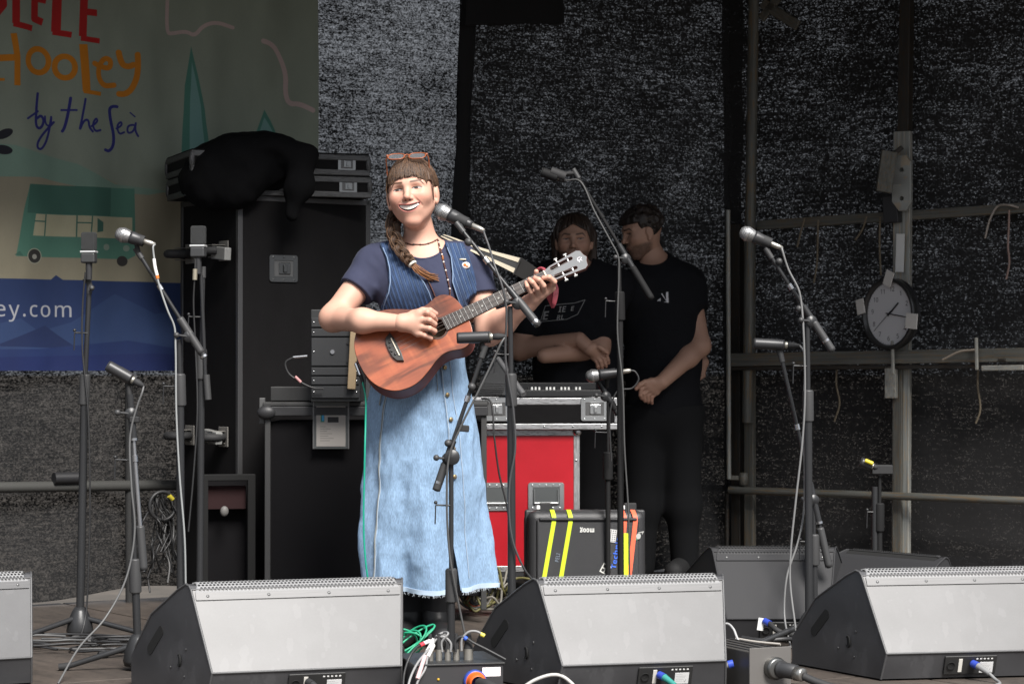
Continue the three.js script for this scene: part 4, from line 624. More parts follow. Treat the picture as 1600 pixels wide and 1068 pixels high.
{ // left: long hair, arms folded
  const d = 11.3, P = (x, y, z = 0) => at(x, y, d - z), o = thing('person', 'person with long dark hair and printed black shirt standing with folded arms', 'person', onFloor(900, d));
  const hm = new THREE.Matrix4().compose(P(897, 376, 0.05), new THREE.Quaternion().setFromEuler(new THREE.Euler(0.10, -0.06, 0.02, 'YXZ')), V(0.98, 0.98, 0.98));
  const sh = [P(838, 446), P(962, 446)], el = [P(812, 545, 0.05), P(935, 545, 0.08)], wrr = [P(905, 530, 0.2), P(850, 556, 0.24)];
  const torsoM = uni(0.08, ell(P(899, 480, 0), 0.20, 0.22, 0.125), ell(P(899, 570, 0), 0.185, 0.22, 0.125), ell(P(899, 640, 0), 0.18, 0.14, 0.12), cap(sh[0], sh[1], 0.065, 0.065)), nk = uni(0.05, cap(P(897, 395, 0.0), P(899, 432, -0.03), 0.056, 0.065), cap(P(899, 425, -0.03), sh[0], 0.04, 0.05), cap(P(899, 425, -0.03), sh[1], 0.04, 0.05));
  const arms = hard(uni(0.03, cap(sh[0], el[0], 0.056, 0.048), cap(el[0], wrr[0], 0.050, 0.034)), uni(0.03, cap(sh[1], el[1], 0.056, 0.048), cap(el[1], wrr[1], 0.050, 0.034)));
  const lg = uni(0.05, cap(P(875, 650), P(872, 790, 0.02), 0.085, 0.06), cap(P(872, 790, 0.02), P(870, 886), 0.058, 0.045), cap(P(922, 650), P(926, 790, 0.02), 0.085, 0.06), cap(P(926, 790, 0.02), P(928, 886), 0.058, 0.045));
  const f = (x, y, z) => smin(smin(smin(torsoM(x, y, z), nk(x, y, z), 0.05), arms(x, y, z), 0.02), lg(x, y, z), 0.05);
  const bodyG = meshSDF(f, V(-0.15, 0.02, -11.62), V(0.62, 1.60, -10.92), 0.012, { color: () => MSKIN });
  const head = headGeo({ skin: MSKIN, lip: [0.24, 0.09, 0.075], brow: [0.03, 0.018, 0.012], browK: 0.9, blush: 0.5, beard: [0.10, 0.055, 0.038], mouth: { w: 0.024, h: 0.0012, curve: 0 } }, 0.0035); head.applyMatrix4(hm);
  const hand = handGeo(P(922, 545, 0.22), [[P(938, 548, 0.20), P(947, 554, 0.20), P(950, 562, 0.19), P(951, 567, 0.18)], [P(936, 553, 0.205), P(943, 560, 0.21), P(946, 568, 0.2), P(947, 572, 0.19)], [P(932, 556, 0.205), P(938, 564, 0.21), P(940, 571, 0.2), P(941, 575, 0.19)], [P(928, 558, 0.2), P(933, 566, 0.205), P(934, 572, 0.2), P(935, 576, 0.19)]], [P(928, 541, 0.22), P(937, 542, 0.235), P(944, 547, 0.235), P(949, 551, 0.23)], MSKIN, 0.004, 1.1);
  const armG = meshSDF(cap(wrr[0], P(922, 545, 0.22), 0.034, 0.030), V(0.2, 0.9, -11.3), V(0.45, 1.2, -11.0), 0.006, { color: () => MSKIN });
  wmesh('body', joinSkin([bodyG, head, hand, armG]), skinMat, o);
  const tee = (x, y, z) => { let q = smin(torsoM(x, y, z), nk(x, y, z) + 0.004, 0.05) - 0.016 + (fbm(x * 8, y * 10, z * 8, 3) - 0.5) * 0.02; const sl = uni(0.03, cap(sh[0], sh[0].clone().lerp(el[0], 0.62), 0.076, 0.074), cap(sh[1], sh[1].clone().lerp(el[1], 0.62), 0.076, 0.074))(x, y, z); q = smin(q, sl, 0.03); q = smax(q, -ell(P(897, 402, 0.06), 0.085, 0.07, 0.16)(x, y, z), 0.005); return smax(q, P(0, 655).y - y, 0.01); };
  wmesh('t_shirt', meshSDF(tee, V(-0.15, 0.70, -11.62), V(0.62, 1.50, -10.95), 0.009), matt(blackTee), o);
  wmesh('trousers', meshSDF((x, y, z) => smax(smin(lg(x, y, z), ell(P(899, 640, 0), 0.18, 0.14, 0.12)(x, y, z), 0.06) - 0.014, y - P(0, 640).y, 0.01), V(-0.15, 0.0, -11.62), V(0.62, 0.9, -10.95), 0.012), matt([0.008, 0.008, 0.009]), o);
  for (const x of [870, 928]) { const a = P(x, 886); wmesh('shoe', meshSDF((q, y, z) => smax(cap(V(a.x, 0.05, a.z - 0.04), V(a.x, 0.035, a.z + 0.17), 0.05, 0.045)(q, y, z), 0.003 - y, 0.006), V(a.x - 0.08, -0.02, a.z - 0.12), V(a.x + 0.08, 0.13, a.z + 0.25), 0.009), rubber, o); }
  const hairF = (x, y, z) => { const n = (noise(Math.atan2(x, z + 0.02) * 20, y * 12, 3) - 0.5) * 0.012; let q = ell(V(0, 0.034, -0.018), 0.092, 0.098, 0.108)(x, y, z); q = smin(q, uni(0.02, cap(V(-0.082, 0.02, -0.03), V(-0.086, -0.10, -0.025), 0.026, 0.020), cap(V(0.082, 0.02, -0.03), V(0.086, -0.10, -0.025), 0.026, 0.020), ell(V(0, -0.06, -0.07), 0.09, 0.09, 0.05))(x, y, z), 0.03) + n; const face = Math.max(0.010 - z, Math.abs(x) - 0.070 + 0.25 * Math.max(0, y - 0.02), y - 0.082 + 0.6 * Math.abs(x)); return smax(q, -face, 0.008); };
  wmesh('hair', hairShell(hairF, V(-0.14, -0.16, -0.15), V(0.14, 0.15, 0.12), 0.005, hm, [0.015, 0.010, 0.008], [0.05, 0.03, 0.02]), hairDark, o);
  const pr = canvasTex(256, 160, (c) => { c.clearRect(0, 0, 256, 160); c.strokeStyle = 'rgba(150,150,150,0.7)'; c.lineWidth = 4; c.beginPath(); c.moveTo(40, 52); c.lineTo(190, 38); c.lineTo(244, 22); c.lineTo(206, 96); c.lineTo(150, 122); c.lineTo(14, 134); c.closePath(); c.stroke(); c.transform(1, -0.06, -0.2, 1, 22, 14); c.fillStyle = 'rgba(160,160,160,0.75)'; c.font = 'bold 62px sans-serif'; c.fillText('E', 20, 112); c.font = 'bold 42px sans-serif'; c.fillText('IE', 98, 78); c.font = 'bold 34px sans-serif'; c.fillText('RL', 96, 116); c.fillText('E', 160, 74); });
  decal('shirt_print', o, tee, 1, P(878, 487), 0.225, 0.14, pr);
}
{ // right: short dark hair, seen from the side, hand in pocket
  const d = 11.45, P = (x, y, z = 0) => at(x, y, d - z), o = thing('person', 'bearded person in black t-shirt looking down sideways with hand in pocket', 'person', onFloor(1035, d));
  const hm = new THREE.Matrix4().compose(P(1003, 363, 0.02), new THREE.Quaternion().setFromEuler(new THREE.Euler(0.30, -1.22, 0.0, 'YXZ')), V(0.98, 0.98, 0.98));
  const sh = [P(985, 452, 0.07), P(1074, 445, -0.06)], elb = P(1094, 540, 0.06), w = P(1034, 597, 0.22), el2 = P(1002, 560, -0.06), w2 = P(1016, 620, -0.04);
  const torsoM = uni(0.08, ell(P(1034, 480, 0), 0.175, 0.22, 0.13), ell(P(1036, 570, 0), 0.165, 0.22, 0.13), ell(P(1036, 640, 0), 0.165, 0.14, 0.125), cap(sh[0], sh[1], 0.066, 0.068)), nk = uni(0.05, cap(P(1008, 378, 0), P(1032, 428, -0.03), 0.058, 0.066), cap(P(1034, 420, -0.03), sh[0], 0.04, 0.05), cap(P(1034, 420, -0.03), sh[1], 0.045, 0.05));
  const arms = hard(uni(0.03, cap(sh[1], elb, 0.060, 0.047), cap(elb, elb.clone().lerp(w, 0.3), 0.047, 0.046), cap(elb.clone().lerp(w, 0.3), w, 0.046, 0.034)), uni(0.03, cap(sh[0], el2, 0.058, 0.047), cap(el2, w2, 0.045, 0.033)));
  const lg = uni(0.05, cap(P(1008, 650), P(1004, 790, 0.02), 0.09, 0.065), cap(P(1004, 790, 0.02), P(1002, 884), 0.06, 0.048), cap(P(1062, 650), P(1068, 790, 0.02), 0.09, 0.065), cap(P(1068, 790, 0.02), P(1070, 884), 0.06, 0.048));
  const f = (x, y, z) => smin(smin(smin(torsoM(x, y, z), nk(x, y, z), 0.05), arms(x, y, z), 0.02), lg(x, y, z), 0.05);
  const bodyG = meshSDF(f, V(0.35, 0.02, -11.75), V(1.05, 1.62, -11.1), 0.012, { color: () => MSKIN });
  const head = headGeo({ skin: MSKIN, lip: [0.22, 0.085, 0.07], brow: [0.03, 0.018, 0.012], browK: 0.9, blush: 0.4, beard: [0.06, 0.035, 0.025], mouth: { w: 0.024, h: 0.0012, curve: 0 } }, 0.0035); head.applyMatrix4(hm);
  const hand = handGeo(w, [[P(1012, 602, 0.230), P(1002, 608, 0.235), P(1001, 617, 0.230), P(1003, 622, 0.220)], [P(1016, 607, 0.225), P(1006, 615, 0.230), P(1006, 622, 0.220), P(1008, 626, 0.210)], [P(1021, 610, 0.220), P(1012, 618, 0.220), P(1012, 625, 0.210), P(1013, 628, 0.200)], [P(1026, 612, 0.215), P(1019, 620, 0.215), P(1018, 626, 0.210), P(1019, 630, 0.200)]], [P(1018, 596, 0.230), P(1008, 597, 0.240), P(1000, 601, 0.245), P(994, 607, 0.245)], MSKIN, 0.004, 1.15);
  const hand2 = handGeo(P(1098, 566, -0.10), [[P(1090, 575, -0.09), P(1084, 578, -0.07), P(1079, 581, -0.07), P(1077, 585, -0.08)], [P(1092, 579, -0.09), P(1086, 584, -0.07), P(1081, 587, -0.07), P(1079, 590, -0.08)], [P(1095, 583, -0.09), P(1089, 589, -0.07), P(1085, 592, -0.07), P(1083, 594, -0.08)], [P(1098, 586, -0.09), P(1093, 592, -0.08), P(1090, 595, -0.08), P(1088, 597, -0.09)]], [P(1092, 569, -0.10), P(1085, 571, -0.08), P(1080, 573, -0.07), P(1076, 575, -0.07)], MSKIN, 0.004, 1.0);
  const fore2 = meshSDF(cap(P(1098, 566, -0.10), P(1080, 540, -0.16), 0.030, 0.042), V(0.75, 0.9, -11.75), V(1.02, 1.2, -11.4), 0.008, { color: () => MSKIN });
  wmesh('body', joinSkin([bodyG, head, hand, hand2, fore2]), skinMat, o);
  const tee = (x, y, z) => { let q = smin(torsoM(x, y, z), nk(x, y, z) + 0.006, 0.05) - 0.016 + (fbm(x * 8, y * 10, z * 8, 3) - 0.5) * 0.022; const ax = elb.clone().sub(sh[1]).normalize(), cc = sh[1].clone().lerp(elb, 0.42); let s1 = cap(sh[1], sh[1].clone().lerp(elb, 0.6), 0.078, 0.078)(x, y, z); s1 = smax(s1, (x - cc.x) * ax.x + (y - cc.y) * ax.y + (z - cc.z) * ax.z, 0.006); s1 = smin(s1, cap(sh[0], sh[0].clone().lerp(el2, 0.6), 0.074, 0.072)(x, y, z), 0.02); q = smin(q, s1, 0.03); q = smax(q, -ell(P(1018, 396, 0.05), 0.08, 0.055, 0.14)(x, y, z), 0.005); return smax(q, P(0, 648).y - y, 0.01); };
  wmesh('t_shirt', meshSDF(tee, V(0.35, 0.70, -11.75), V(1.05, 1.50, -11.1), 0.009), matt(blackTee), o);
  wmesh('trousers', meshSDF((x, y, z) => smax(smin(lg(x, y, z), ell(P(1036, 640, 0), 0.165, 0.14, 0.125)(x, y, z), 0.06) - 0.016, y - P(0, 632).y, 0.01), V(0.35, 0.0, -11.75), V(1.05, 0.9, -11.1), 0.012), matt([0.011, 0.0115, 0.0125]), o);
  for (const x of [1002, 1070]) { const a = P(x, 884); wmesh('shoe', meshSDF((q, y, z) => smax(cap(V(a.x, 0.05, a.z - 0.04), V(a.x - 0.06, 0.035, a.z + 0.16), 0.05, 0.045)(q, y, z), 0.003 - y, 0.006), V(a.x - 0.15, -0.02, a.z - 0.12), V(a.x + 0.08, 0.13, a.z + 0.25), 0.009), rubber, o); }
  const hairF = (x, y, z) => { const n = (noise(x * 60, y * 60, z * 60) - 0.5) * 0.016; let q = ell(V(0, 0.040, -0.016), 0.089, 0.094, 0.108)(x, y, z) + n; const face = Math.max(0.035 - z - 0.3 * Math.max(0, 0.04 - y), y - 0.055, -1); q = smax(q, -face, 0.008); const ear = ell(V(x > 0 ? 0.085 : -0.085, -0.012, 0.008), 0.03, 0.036, 0.028)(x, y, z); return smax(smax(q, -ear, 0.008), -(y + 0.045 + 0.5 * z), 0.01); };
  wmesh('hair', hairShell(hairF, V(-0.12, -0.10, -0.15), V(0.12, 0.16, 0.12), 0.005, hm, [0.012, 0.009, 0.008], [0.035, 0.024, 0.018]), hairDark, o);
  const pr = canvasTex(64, 64, (c) => { c.clearRect(0, 0, 64, 64); c.fillStyle = 'rgba(210,210,214,0.95)'; c.beginPath(); c.moveTo(6, 46); c.lineTo(22, 34); c.lineTo(20, 50); c.lineTo(16, 50); c.lineTo(16, 44); c.lineTo(8, 50); c.fill(); c.beginPath(); c.moveTo(28, 12); c.lineTo(46, 44); c.lineTo(46, 8); c.lineTo(56, 6); c.lineTo(58, 56); c.lineTo(34, 52); c.lineTo(48, 50); c.lineTo(24, 16); c.fill(); });
  decal('shirt_logo', o, tee, 1, P(1033, 466), 0.065, 0.065, pr);
}
// ---------- ukulele ----------
{
  const O = at(682.5, 513, 8.385), eZ = V(-0.10, 0.36, 0.93).normalize(), a = 25.6 * Math.PI / 180, eX = V(Math.cos(a), Math.sin(a), 0); eX.z = -(eX.x * eZ.x + eX.y * eZ.y) / eZ.z; eX.normalize(); const eY = eZ.clone().cross(eX);
  const u = new THREE.Group(); u.name = 'ukulele'; u.position.copy(O); u.quaternion.setFromRotationMatrix(new THREE.Matrix4().makeBasis(eX, eY, eZ)); scene.add(u); u.updateMatrixWorld();
  tag(u, 'reddish brown wooden ukulele with grey headstock held by the singer', 'ukulele');
  const prof = [[-0.288, 0], [-0.286, 0.035], [-0.276, 0.075], [-0.255, 0.110], [-0.222, 0.138], [-0.18, 0.150], [-0.135, 0.146], [-0.09, 0.126], [-0.05, 0.104], [-0.018, 0.094], [0.012, 0.096], [0.042, 0.105], [0.066, 0.104], [0.088, 0.090], [0.102, 0.066], [0.109, 0.034], [0.110, 0]];
  const curve = new THREE.CatmullRomCurve3([...prof.map(([x, y]) => V(x, y, 0)), ...prof.slice(1, -1).reverse().map(([x, y]) => V(x, -y, 0))], true, 'catmullrom', 0.5), pts = curve.getPoints(160).map((p) => new THREE.Vector2(p.x, p.y));
  const outline = () => new THREE.Shape(pts.slice(0, -1)), DEP = 0.078;
  const top = outline(), hole = new THREE.Path(); hole.absarc(0.0, 0.0, 0.034, 0, Math.PI * 2, true); top.holes.push(hole);
  const koa = tex(512, 512, (x, y) => { // grain runs along the neck (u)
    const uu = x / 512, vv = y / 512, w = fbm(uu * 2.2, vv * 9, 1, 4), g = fbm(uu * 9 + w, vv * 110, 2, 3), b = fbm(uu * 2.6, vv * 16 + w * 2, 5, 3), flame = Math.pow(fbm(uu * 46 + vv * 3, vv * 3, 7, 2), 2) * Math.max(0, fbm(uu * 3, vv * 3, 8) - 0.42) * 3.2;
    let k = 0.80 + 0.34 * (w - 0.4) + 0.10 * (g - 0.5), dark = sstep(0.52, 0.72, b) * 0.26 + (g > 0.72 ? 0.05 : 0); k *= 1 - dark; return [164 * k + 34 * flame, 86 * k + 30 * flame, 56 * k + 18 * flame];
  });
  const wood = M(1, 1, 1, 0.30, 0, { map: koa, clearcoat: 0.35, clearcoatRoughness: 0.18, bumpMap: koa, bumpScale: 0.0002 });
  const plateUV = (g) => { const p = g.attributes.position, uv = g.attributes.uv; for (let i = 0; i < p.count; i++) uv.setXY(i, (p.getX(i) + 0.3) / 0.42, (p.getY(i) + 0.16) / 0.42); return g; };
  mesh('soundboard', plateUV(new THREE.ExtrudeGeometry(top, { depth: 0.004, bevelEnabled: true, bevelSize: 0.0015, bevelThickness: 0.0015, bevelSegments: 2, curveSegments: 48 }).translate(0, 0, -0.004)), wood, u);
  const sideM = M(0.15, 0.042, 0.036, 0.5), ring = (z0, z1, off) => grid(pts.length - 1, 3, (s, v) => { const i = Math.round(s * (pts.length - 1)), p = pts[i % (pts.length - 1)], q = pts[(i + 1) % (pts.length - 1)], n = new THREE.Vector2(-(q.y - p.y), q.x - p.x).normalize(); return V(p.x + n.x * off, p.y + n.y * off, lerp(z0, z1, v)); });
  mesh('rib', ring(-0.006, -DEP, 0.0), sideM, u); mesh('tonewood_board', new THREE.ExtrudeGeometry(outline(), { depth: 0.004, bevelEnabled: true, bevelSize: 0.001, bevelThickness: 0.001, bevelSegments: 1 }).translate(0, 0, -DEP - 0.003), sideM, u);
  mesh('binding', new THREE.TubeGeometry(curve, 200, 0.0026, 6, true).translate(0, 0, -0.0035), M(0.02, 0.012, 0.010, 0.35), u);
  // rosette and soundhole label seen through the hole
  mesh('rosette', new THREE.RingGeometry(0.0345, 0.041, 48).translate(0, 0, 0.0019), M(0.05, 0.022, 0.014, 0.4), u);
  const lab = canvasTex(128, 128, (c) => { c.fillStyle = 'rgb(176,160,132)'; c.fillRect(0, 0, 128, 128); c.strokeStyle = 'rgb(70,58,44)'; c.lineWidth = 2; for (let i = 0; i < 26; i++) { const x = (i * 37) % 128, y = (i * 53) % 128; c.beginPath(); c.arc(x, y, 6 + (i % 5) * 2, i, i + 3.5); c.stroke(); } });
  mesh('maker_label', new THREE.PlaneGeometry(0.062, 0.062).translate(-0.004, 0, -DEP + 0.0035), M(1, 1, 1, 0.8, 0, { map: lab }), u);
  // bridge
  const bs = new THREE.Shape(); [[-0.163 - 0.016, 0.0], [-0.163 - 0.014, 0.028], [-0.163 - 0.006, 0.046], [-0.163 + 0.012, 0.056], [-0.163 + 0.016, 0.03], [-0.163 + 0.016, -0.03], [-0.163 + 0.012, -0.056], [-0.163 - 0.006, -0.046], [-0.163 - 0.014, -0.028]].forEach(([x, y], i) => (i ? bs.lineTo(x, y) : bs.moveTo(x, y)));
  const ebony = M(0.022, 0.019, 0.017, 0.42), bone = M(0.72, 0.66, 0.52, 0.4), br = mesh('bridge', new THREE.ExtrudeGeometry(bs, { depth: 0.007, bevelSize: 0.002, bevelThickness: 0.002, bevelSegments: 2 }).translate(0, 0, 0.002), ebony, u);
  mesh('saddle', box(0.004, 0.072, 0.006, -0.155, 0, 0.012, 0.001), bone, br); for (let k = 0; k < 4; k++) mesh('bridge_pin', lathe([[0, 0.004], [0.003, 0.0035], [0.0042, 0.0015], [0.0042, 0]], V(-0.169 - 0.003 * (k === 0 || k === 3 ? -1 : 1), -0.024 + k * 0.016, 0.011), V(-0.169 - 0.003 * (k === 0 || k === 3 ? -1 : 1), -0.024 + k * 0.016, 1), 10), M(0.012, 0.012, 0.012, 0.25), br);
  // neck and fingerboard
  const NUT = 0.412, half = (x) => lerp(0.0255, 0.0195, (x - 0.028) / (NUT - 0.028));
  const prism = (x0, x1, h0, h1, z0, z1, r = 0) => { const g = new THREE.BufferGeometry(), P = [[x0, -h0, z0], [x0, h0, z0], [x0, h0, z1], [x0, -h0, z1], [x1, -h1, z0], [x1, h1, z0], [x1, h1, z1], [x1, -h1, z1]], q = [[0, 3, 2, 1], [4, 5, 6, 7], [0, 4, 7, 3], [1, 2, 6, 5], [3, 7, 6, 2], [0, 1, 5, 4]], pos = [], uv = []; for (const [a2, b2, c2, d2] of q) for (const k of [a2, b2, c2, a2, c2, d2]) { pos.push(...P[k]); uv.push(P[k][0], P[k][1]); } g.setAttribute('position', new THREE.Float32BufferAttribute(pos, 3)); g.setAttribute('uv', new THREE.Float32BufferAttribute(uv, 2)); g.computeVertexNormals(); return g; };
  mesh('fingerboard', prism(0.028, NUT, half(0.028), half(NUT), 0.0022, 0.0085), M(0.045, 0.036, 0.032, 0.45), u);
  mesh('neck', grid(20, 12, (s, v) => { const x = lerp(0.105, NUT + 0.01, s), t = (v - 0.5) * Math.PI; return V(x, Math.sin(t) * half(x) * 0.98, 0.0018 - Math.cos(t) * 0.021); }), M(0.15, 0.05, 0.030, 0.35), u);
  mesh('heel', ball(V(0.118, 0, -0.03), 0.022, 0.9, 0.85, 1.7), M(0.15, 0.05, 0.030, 0.35), u);
  const scale = NUT + 0.155, fm = M(0.30, 0.30, 0.29, 0.45, 0.8); for (let k = 1; k <= 20; k++) { const x = NUT - scale * (1 - Math.pow(2, -k / 12)); if (x < 0.034) break; mesh('fret', rod(V(x, -half(x), 0.0088), V(x, half(x), 0.0088), 0.0010, 0.0010, 6), fm, u); if ([5, 7, 10, 12, 15].includes(k)) { const xp = NUT - scale * (1 - Math.pow(2, -(k - 0.5) / 12)); mesh('position_dot', new THREE.CircleGeometry(0.0032, 14).translate(xp, 0, 0.0088), M(0.4, 0.4, 0.37, 0.4), u); } }
  mesh('nut', box(0.005, half(NUT) * 2, 0.011, NUT + 0.002, 0, 0.006, 0.001), bone, u);
  // slotted headstock
  const hs = new THREE.Shape(); [[NUT + 0.003, 0.020], [NUT + 0.03, 0.028], [NUT + 0.134, 0.037], [NUT + 0.146, 0.030], [NUT + 0.150, 0.012], [NUT + 0.157, 0.0], [NUT + 0.150, -0.012], [NUT + 0.146, -0.030], [NUT + 0.134, -0.037], [NUT + 0.03, -0.028], [NUT + 0.003, -0.020]].forEach(([x, y], i) => (i ? hs.lineTo(x, y) : hs.moveTo(x, y)));
  for (const s of [-1, 1]) { const h = new THREE.Path(), c = s * 0.0165, r = 0.0065, x0 = NUT + 0.032, x1 = NUT + 0.106; h.moveTo(x0, c - r); h.lineTo(x1, c - r + s * 0.003); h.absarc(x1, c + s * 0.003, r, -Math.PI / 2, Math.PI / 2, false); h.lineTo(x0, c + r); h.absarc(x0, c, r, Math.PI / 2, Math.PI * 1.5, false); hs.holes.push(h); }
  const hg = mesh('headstock', new THREE.ExtrudeGeometry(hs, { depth: 0.016, bevelSize: 0.001, bevelThickness: 0.001, bevelSegments: 1, curveSegments: 10 }).translate(0, 0, -0.0135), [M(0.13, 0.135, 0.14, 0.45), M(0.11, 0.035, 0.028, 0.35)], u);
  const logo = canvasTex(64, 64, (c) => { c.clearRect(0, 0, 64, 64); c.strokeStyle = 'rgba(235,230,236,1)'; c.lineWidth = 4; c.lineCap = 'round'; c.beginPath(); c.moveTo(40, 10); c.quadraticCurveTo(14, 8, 14, 30); c.quadraticCurveTo(16, 46, 30, 40); c.moveTo(22, 34); c.quadraticCurveTo(28, 52, 34, 54); c.moveTo(30, 44); c.lineTo(52, 12); c.moveTo(38, 30); c.lineTo(54, 42); c.stroke(); });
  mesh('emblem', new THREE.PlaneGeometry(0.026, 0.026).rotateZ(-0.4).translate(NUT + 0.130, 0.001, 0.0042), M(1, 1, 1, 0.5, 0, { map: logo, transparent: true }), hg);
  for (const s of [-1, 1]) for (const x of [NUT + 0.058, NUT + 0.094]) { const t = mesh('tuner', merge([rod(V(x, s * 0.008, -0.003), V(x, s * 0.041, -0.003), 0.003), rod(V(x, s * 0.009, -0.003), V(x, s * 0.024, -0.003), 0.0045)]), M(0.45, 0.44, 0.43, 0.35, 0.9), u); mesh('peg_button', box(0.013, 0.007, 0.008, x, s * 0.044, -0.003, 0.002), M(0.32, 0.32, 0.31, 0.4, 0.6), t); }
  const sm = M(0.22, 0.19, 0.17, 0.5); for (let k = 0; k < 4; k++) { const y0 = -0.024 + k * 0.016, y1 = -0.014 + k * 0.0093, s = k < 2 ? -1 : 1, xt = NUT + (k === 0 || k === 3 ? 0.058 : 0.094); mesh('string', tube([V(-0.166, y0, 0.012), V(-0.155, y0, 0.0155), V(NUT, y1, 0.0125), V(xt, s * 0.0165, 0.0)], 0.0005, 60, 4), sm, u); }
  const pk = mesh('jack_plate', lathe([[0, 0.004], [0.012, 0.004], [0.014, 0], [0, 0]], V(-0.266, 0.088, -0.036), V(-0.34, 0.125, -0.036)), chrome, u);
  // strap, cream stripes on black webbing, from her shoulder to the headstock
  const st = thing('guitar_strap', 'black instrument strap with two cream stripes running from shoulder to headstock', 'strap', S(745, 395, -0.02));
  const loE = [[688, 369, -0.09], [700, 375, -0.03], [745, 397, 0.04], [803, 427, 0.10]], upE = [[694, 366, -0.10], [712, 372, -0.05], [750, 386, 0.02], [815, 403, 0.085]], cl = new THREE.CatmullRomCurve3(loE.map((q) => S(...q))), cu = new THREE.CatmullRomCurve3(upE.map((q) => S(...q)));
  const wv = tex(64, 64, (x, y) => 200 + 40 * ((x + y) % 4 < 2 ? 1 : 0) - 30 * H3(x, y, 2)), creamM = M(0.62, 0.55, 0.42, 0.85, 0, { map: wv, bumpMap: wv, bumpScale: 0.0005 }), webM = M(0.018, 0.018, 0.018, 0.85, 0, { bumpMap: wv, bumpScale: 0.0008 });
  const stripP = (a0, a1, off, th) => slabGrid(40, 3, (s, v) => { const t = lerp(a0, a1, v); return cl.getPoint(s).lerp(cu.getPoint(s), t).add(V(0, 0, off + 0.002 * Math.sin(s * 9))); }, th, (s, v) => [s * 8, v]);
  wmesh('webbing', stripP(0, 1, 0, 0.003), webM, st); wmesh('stripe', stripP(0.02, 0.30, 0.003, 0.002), creamM, st); wmesh('stripe', stripP(0.70, 0.98, 0.003, 0.002), creamM, st);
  wmesh('end_tab', slabGrid(14, 4, (s, v) => { const p = S(803, 428, 0.10).lerp(S(815, 402, 0.085), v), q = S(838, 447, 0.10).lerp(S(846, 424, 0.095), v); return p.lerp(q, s).add(V(0, 0, 0.008 * Math.sin(s * 3) + 0.006)); }, 0.004), M(0.012, 0.0115, 0.011, 0.85, 0, { specularIntensity: 0.4 }), st);
  wmesh('buckle', box(0.006, 0.064, 0.012).rotateZ(-0.42).translate(...S(808, 416, 0.105).toArray()), M(0.03, 0.03, 0.03, 0.3), st);
  // dark red ribbon tie at the nut
  const rib = thing('ribbon', 'dark red leather ribbon looped below the headstock', 'ribbon', S(862, 462, 0.11)), rm = M(0.32, 0.055, 0.075, 0.6);
  const R2 = (pts2, w, a2) => { const c = new THREE.CatmullRomCurve3(pts2.map((q) => S(...q))); return slabGrid(30, 2, (s, v) => { const p = c.getPoint(s), t = c.getTangent(s), sd = t.clone().cross(V(Math.sin(a2(s)), 0.15, Math.cos(a2(s)))).normalize(); return p.addScaledVector(sd, (v - 0.5) * w(s)); }, 0.0015); };
  wmesh('loop', R2([[862, 440, 0.10], [868, 450, 0.12], [868, 462, 0.13], [866, 474, 0.13], [864, 480, 0.12]], (s) => 0.024 * (1 - 0.55 * s), (s) => 0.5 - s), rm, rib); wmesh('loop', R2([[864, 480, 0.12], [861, 470, 0.10], [858, 460, 0.10], [855, 448, 0.10]], (s) => 0.012 + 0.022 * s, (s) => -0.9 + s * 0.6), rm, rib);
  wmesh('knot', tube([[843, 437, 0.11], [838, 425, 0.10], [846, 419, 0.12], [856, 428, 0.155], [862, 442, 0.15]].map((q) => S(...q)), 0.006, 40, 6), rm, rib);
}
{ // instrument lead: plug at the tail of the ukulele, green cable down to the floor
  const o = thing('instrument_cable', 'green instrument cable hanging from the ukulele in front of the skirt', 'cable', S(572, 900, 0.2));
  const pl = (x, y, z = 0.20) => S(x, y, z);
  wmesh('plug', merge([rod(pl(563, 586, 0.17), pl(556, 568, 0.15), 0.0065), rod(pl(556, 568, 0.15), pl(564, 562, 0.14), 0.0055)]), chrome, o); wmesh('plug_sleeve', rod(pl(563, 586, 0.17), pl(567, 597, 0.18), 0.007, 0.005), rubber, o);
  wmesh('lead', tube([pl(566, 595, 0.18), pl(571, 620, 0.19), pl(571, 660, 0.2), pl(570, 700, 0.22), pl(569, 750, 0.22), pl(568, 800, 0.22), pl(569, 850, 0.22), pl(574, 900, 0.22), pl(584, 950, 0.2), pl(606, 1000, 0.2), pl(626, 1012, 0.25)], 0.0032, 160, 8), M(0.010, 0.30, 0.20, 0.4), o);
  const g = M(0.02, 0.32, 0.17, 0.45); for (let i = 0; i < 6; i++) { const c = pl(640, 1010, 0.32), pts = []; for (let k = 0; k <= 16; k++) { const a = k / 16 * Math.PI * 2; pts.push(V(c.x + (0.055 + 0.012 * Math.sin(i * 2)) * Math.cos(a) + 0.012 * i - 0.03, 0.045 + 0.045 * Math.sin(a + i * 0.3) + 0.012 * Math.sin(i * 5), c.z + 0.04 * Math.sin(a + i) + 0.01 * i)); } wmesh('coil', new THREE.TubeGeometry(new THREE.CatmullRomCurve3(pts), 60, 0.0036, 6), g, o); }
}
